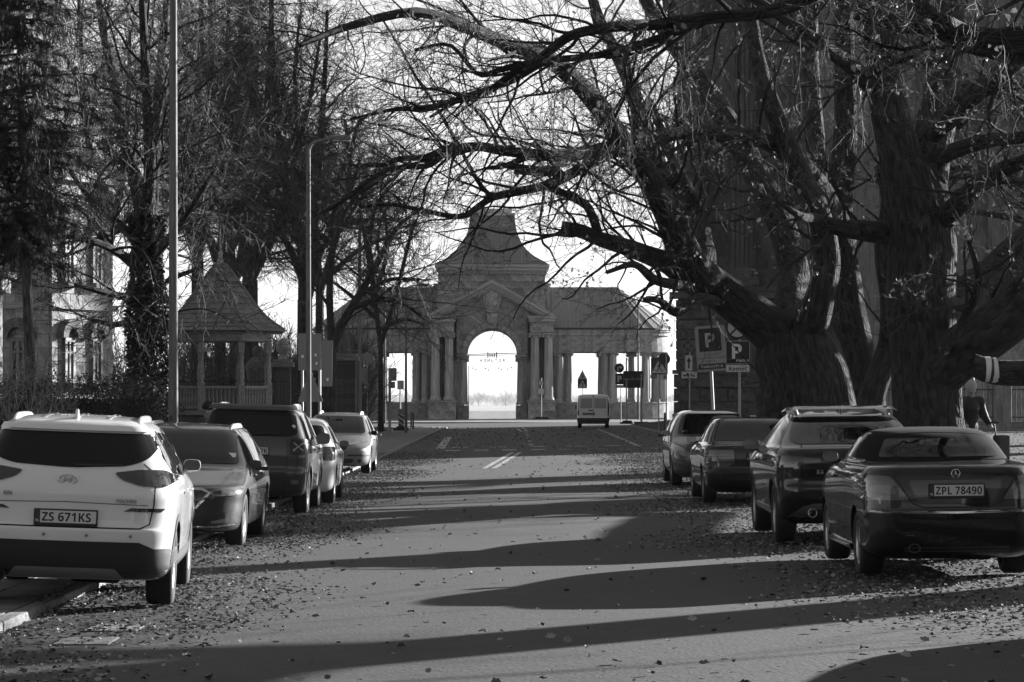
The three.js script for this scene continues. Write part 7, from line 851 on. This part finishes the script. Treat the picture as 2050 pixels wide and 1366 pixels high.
function headGeo(x, y, z, tiltX) { const J = { s: [0, 0.115, -0.015, 0.092], f: [0, 0.04, 0.02, 0.07], j: [0, -0.035, 0.05, 0.045], c: [0, -0.05, 0.065, 0.03], n0: [0, 0.035, 0.085, 0.014], n1: [0, 0.0, 0.108, 0.015], e0: [-0.09, 0.02, -0.01, 0.018], e1: [-0.09, 0.045, -0.015, 0.02], f0: [0.09, 0.02, -0.01, 0.018], f1: [0.09, 0.045, -0.015, 0.02], k: [0, -0.05, -0.02, 0.058], k2: [0, -0.14, -0.03, 0.058], l0: [-0.025, -0.03, 0.085, 0.011], l1: [0.025, -0.03, 0.085, 0.011], b0: [-0.04, 0.055, 0.075, 0.014], b1: [0.04, 0.055, 0.075, 0.014] }; const q = field(J, [['s', 'f'], ['f', 'j'], ['j', 'c'], ['n0', 'n1'], ['e0', 'e1'], ['f0', 'f1'], ['f', 'k'], ['k', 'k2'], ['l0', 'l1'], ['b0', 'b1']], 0.006, 0.02); q.rotateX(tiltX); return q.translate(x, y, z); }
function person(label, pos, turn, o) {
  const r = thing('person', label, 'person', pos, turn), lean = o.lean || 0, hy = o.h / 1.78, S = (x, y, z) => [x * hy, y * hy, z * hy];
  const sh = [0, 1.42, lean], J = { pelvis: [...S(0, 0.92, 0), 0.175], waist: [...S(0, 1.1, lean * 0.3), 0.175], chest: [...S(0, 1.3, lean * 0.8), 0.19], neck: [...S(0, 1.46, lean), 0.075], hL: [...S(-0.11, 0.92, 0), 0.1], hR: [...S(0.11, 0.92, 0), 0.1], kL: [...S(-0.13, 0.5, 0.06 + (o.step || 0)), 0.065], kR: [...S(0.13, 0.5, 0.06 - (o.step || 0)), 0.065], aL: [...S(-0.13, 0.1, (o.step || 0)), 0.045], aR: [...S(0.13, 0.1, -(o.step || 0) * 1.4), 0.045], tL: [...S(-0.14, 0.04, 0.16 + (o.step || 0)), 0.04], tR: [...S(0.14, 0.04, 0.16 - (o.step || 0) * 1.4), 0.04], sL: [...S(-0.2, 1.41, lean), 0.105], sR: [...S(0.2, 1.41, lean), 0.105], eL: [...S(...o.eL), 0.078], eR: [...S(...o.eR), 0.078], wL: [...S(...o.wL), 0.056], wR: [...S(...o.wR), 0.056] };
  const legs = field(J, [['pelvis', 'hL'], ['pelvis', 'hR'], ['hL', 'kL'], ['hR', 'kR'], ['kL', 'aL'], ['kR', 'aR'], ['aL', 'tL'], ['aR', 'tR']], 0.016, 0.04), skin = mat(0.32, 0.6);
  const hd = headGeo(0, 1.60 * hy, lean * hy + 0.03, o.tilt || 0); const body = part(r, 'body', [hd, hand(-1, V3(J.wL[0], J.wL[1], J.wL[2]), V3(J.wL[0] - J.eL[0], J.wL[1] - J.eL[1], J.wL[2] - J.eL[2])), hand(1, V3(J.wR[0], J.wR[1], J.wR[2]), V3(J.wR[0] - J.eR[0], J.wR[1] - J.eR[1], J.wR[2] - J.eR[2]))], skin);
  part(body, 'trousers', [legs], mat(o.leg, 0.9)); part(body, 'jacket', [field(J, [['pelvis', 'waist'], ['waist', 'chest'], ['chest', 'neck'], ['sL', 'sR'], ['sL', 'eL'], ['eL', 'wL'], ['sR', 'eR'], ['eR', 'wR']], 0.014, 0.05)], mat(o.top, 0.75));
  const cap = new THREE.SphereGeometry(0.112, 22, 14, 0, 7, 0, o.hat ? 1.75 : 1.95); cap.scale(0.98, o.hat ? 1.25 : 1.05, 1.1); cap.translate(0, 0.125, -0.025); cap.rotateX(o.tilt || 0); cap.translate(0, 1.60 * hy, lean * hy + 0.03); const pc = cap.attributes.position; for (let i = 0; i < pc.count; i++) { const k = 1 + 0.02 * Math.sin(i * 12.9) * (o.hat ? 0.5 : 1); pc.setXYZ(i, pc.getX(i) * k, pc.getY(i), pc.getZ(i)); } cap.computeVertexNormals(); part(body, o.hat ? 'knitted_hat' : 'hair', [cap], mat(o.hat ? 0.42 : 0.02, 0.9));
  for (const s of [-1, 1]) { const e = new THREE.SphereGeometry(0.012, 8, 6); e.translate(s * 0.033, 0.035, 0.088); e.rotateX(o.tilt || 0); e.translate(0, 1.60 * hy, lean * hy + 0.03); part(body, 'eye', [e], M.black); } return r;
}
{ const Z = 56, x = (1938 - CX) * Z / F; const p = person('person in a pale knitted hat and dark jacket looking down beside the massive oak', [x, groundY(x) - 0.02, -Z], 0.3, { h: 1.76, lean: 0.10, tilt: 0.45, step: 0.12, eL: [-0.29, 1.15, 0.14], wL: [-0.24, 0.98, 0.34], eR: [0.33, 1.15, 0.04], wR: [0.36, 0.96, 0.24], top: 0.02, leg: 0.03, hat: true });
  const b = thing('handcart', 'small dark walking cart held by the person in the pale hat', 'cart', [x + 0.42, groundY(x + 0.42), -Z + 0.36], 0.45); part(b, 'handle', [bar(V3(-0.05, 0.92, -0.02), V3(0.1, 0.92, 0.1), 0.02), bar(V3(0.02, 0.92, 0.04), V3(0.1, 0.1, 0.15), 0.016)], M.plastic); part(b, 'bag', [rbox(0.3, 0.5, 0.22, 0.05, 0.12, 0.42, 0.15)], M.plastic); for (const s of [-1, 1]) part(b, 'wheel', [mv(new THREE.TorusGeometry(0.075, 0.02, 6, 16), 0.1 + s * 0.16, 0.095, 0.12, 0, Math.PI / 2)], M.rubber); }
{ const Z = 53, x = (412 - CX) * Z / F; person('dark-haired person in a dark jacket on the pavement beyond the boxy grey car', [x, 0.012, -Z], 1.25, { h: 1.64, lean: 0.03, tilt: 0.15, step: 0.1, eL: [-0.27, 1.15, 0.02], wL: [-0.25, 0.92, 0.12], eR: [0.27, 1.15, 0.02], wR: [0.25, 0.92, 0.12], top: 0.045, leg: 0.03 }); }
// ---------- fallen leaves ----------
seed = 2024;
{
  const curls = [0.9, 0.5, 1.4].map((c, q) => { const ge = leafGeo.clone(), p = ge.attributes.position; for (let i = 0; i < p.count; i++) { const x = p.getX(i), y = p.getY(i) - 0.5; p.setXYZ(i, x, (x * x * 2.2 + y * y * 0.7 * Math.sin(q + 1) + 0.05 * Math.sin(y * 9 + q)) * c * 0.8 + 0.03, y); } ge.computeVertexNormals(); return ge; });
  const lm = [0.10, 0.17, 0.26, 0.07].map(v => mat(v, 0.65));
  const sets = lm.map(() => curls.map(() => []));
  const put = (x, Z, y, s = rr(0.028, 0.062)) => { const e = new THREE.Euler(rr(-0.5, 0.5), rr(0, 6.28), rr(-0.5, 0.5)); pick(pick(sets)).push(new THREE.Matrix4().compose(V3(x, y + 0.012, -Z), new THREE.Quaternion().setFromEuler(e), V3(s * rr(0.8, 1.4), s, s))); };
  const clump = (x, z) => 0.5 + 0.5 * Math.sin(x * 2.1 + Math.sin(z * 0.7) * 2) * Math.sin(z * 1.3 + x);
  let n = 0, guard = 0; while (n < 52000 && guard++ < 900000) { const x = rr(1.2, 7.4), Z = rr(15, 100), d = smooth(1.6, 3.6, x + 0.5 * Math.sin(Z * 0.6) - smooth(30, 16, Z) * 1.2) * (0.25 + clump(x, Z)); if (rnd() < d) { put(x, Z, groundY(x)); n++; } }
  n = 0; guard = 0; while (n < 20000 && guard++ < 600000) { const x = rr(-3.98, -0.6), Z = rr(17, 96), d = smooth(-1.6, -3.6, x + 0.4 * Math.sin(Z * 0.45)) * (0.2 + clump(x, Z)); if (rnd() < d) { put(x, Z, groundY(x)); n++; } }
  for (let k = 0; k < 900; k++) { const Z = 17 + 80 * Math.pow(rnd(), 1.6), x = rr(-4, 5); put(x, Z, groundY(x), rr(0.04, 0.1)); }
  for (let k = 0; k < 14000; k++) { const x = rr(7.4, 20), Z = rr(26, 98); put(x, Z, groundY(x) + 0.005); }
  for (let k = 0; k < 3500; k++) { const x = rr(-4.2, -3.7), Z = rr(24, 90); put(x, Z, x < -4 ? 0.024 : groundY(x)); }
  for (let k = 0; k < 1800; k++) { const x = rr(-6.8, -4.2), Z = rr(26, 95); put(x, Z, 0.024); }
  for (let k = 0; k < 1600; k++) { const Z = rr(100, 172), x = rr(-3.9, 7.2); put(x, Z, groundY(x), rr(0.06, 0.12)); }
  const root = new THREE.Group(); root.name = 'fallen_leaves'; root.userData = { kind: 'stuff', label: 'dry fallen leaves strewn over the road edges', category: 'leaves' }; scene.add(root); sets.forEach((a, i) => a.forEach((m, j) => instanced(root, 'leaf_litter', curls[j], lm[i], m)));
}
renderer.render(scene, camera);
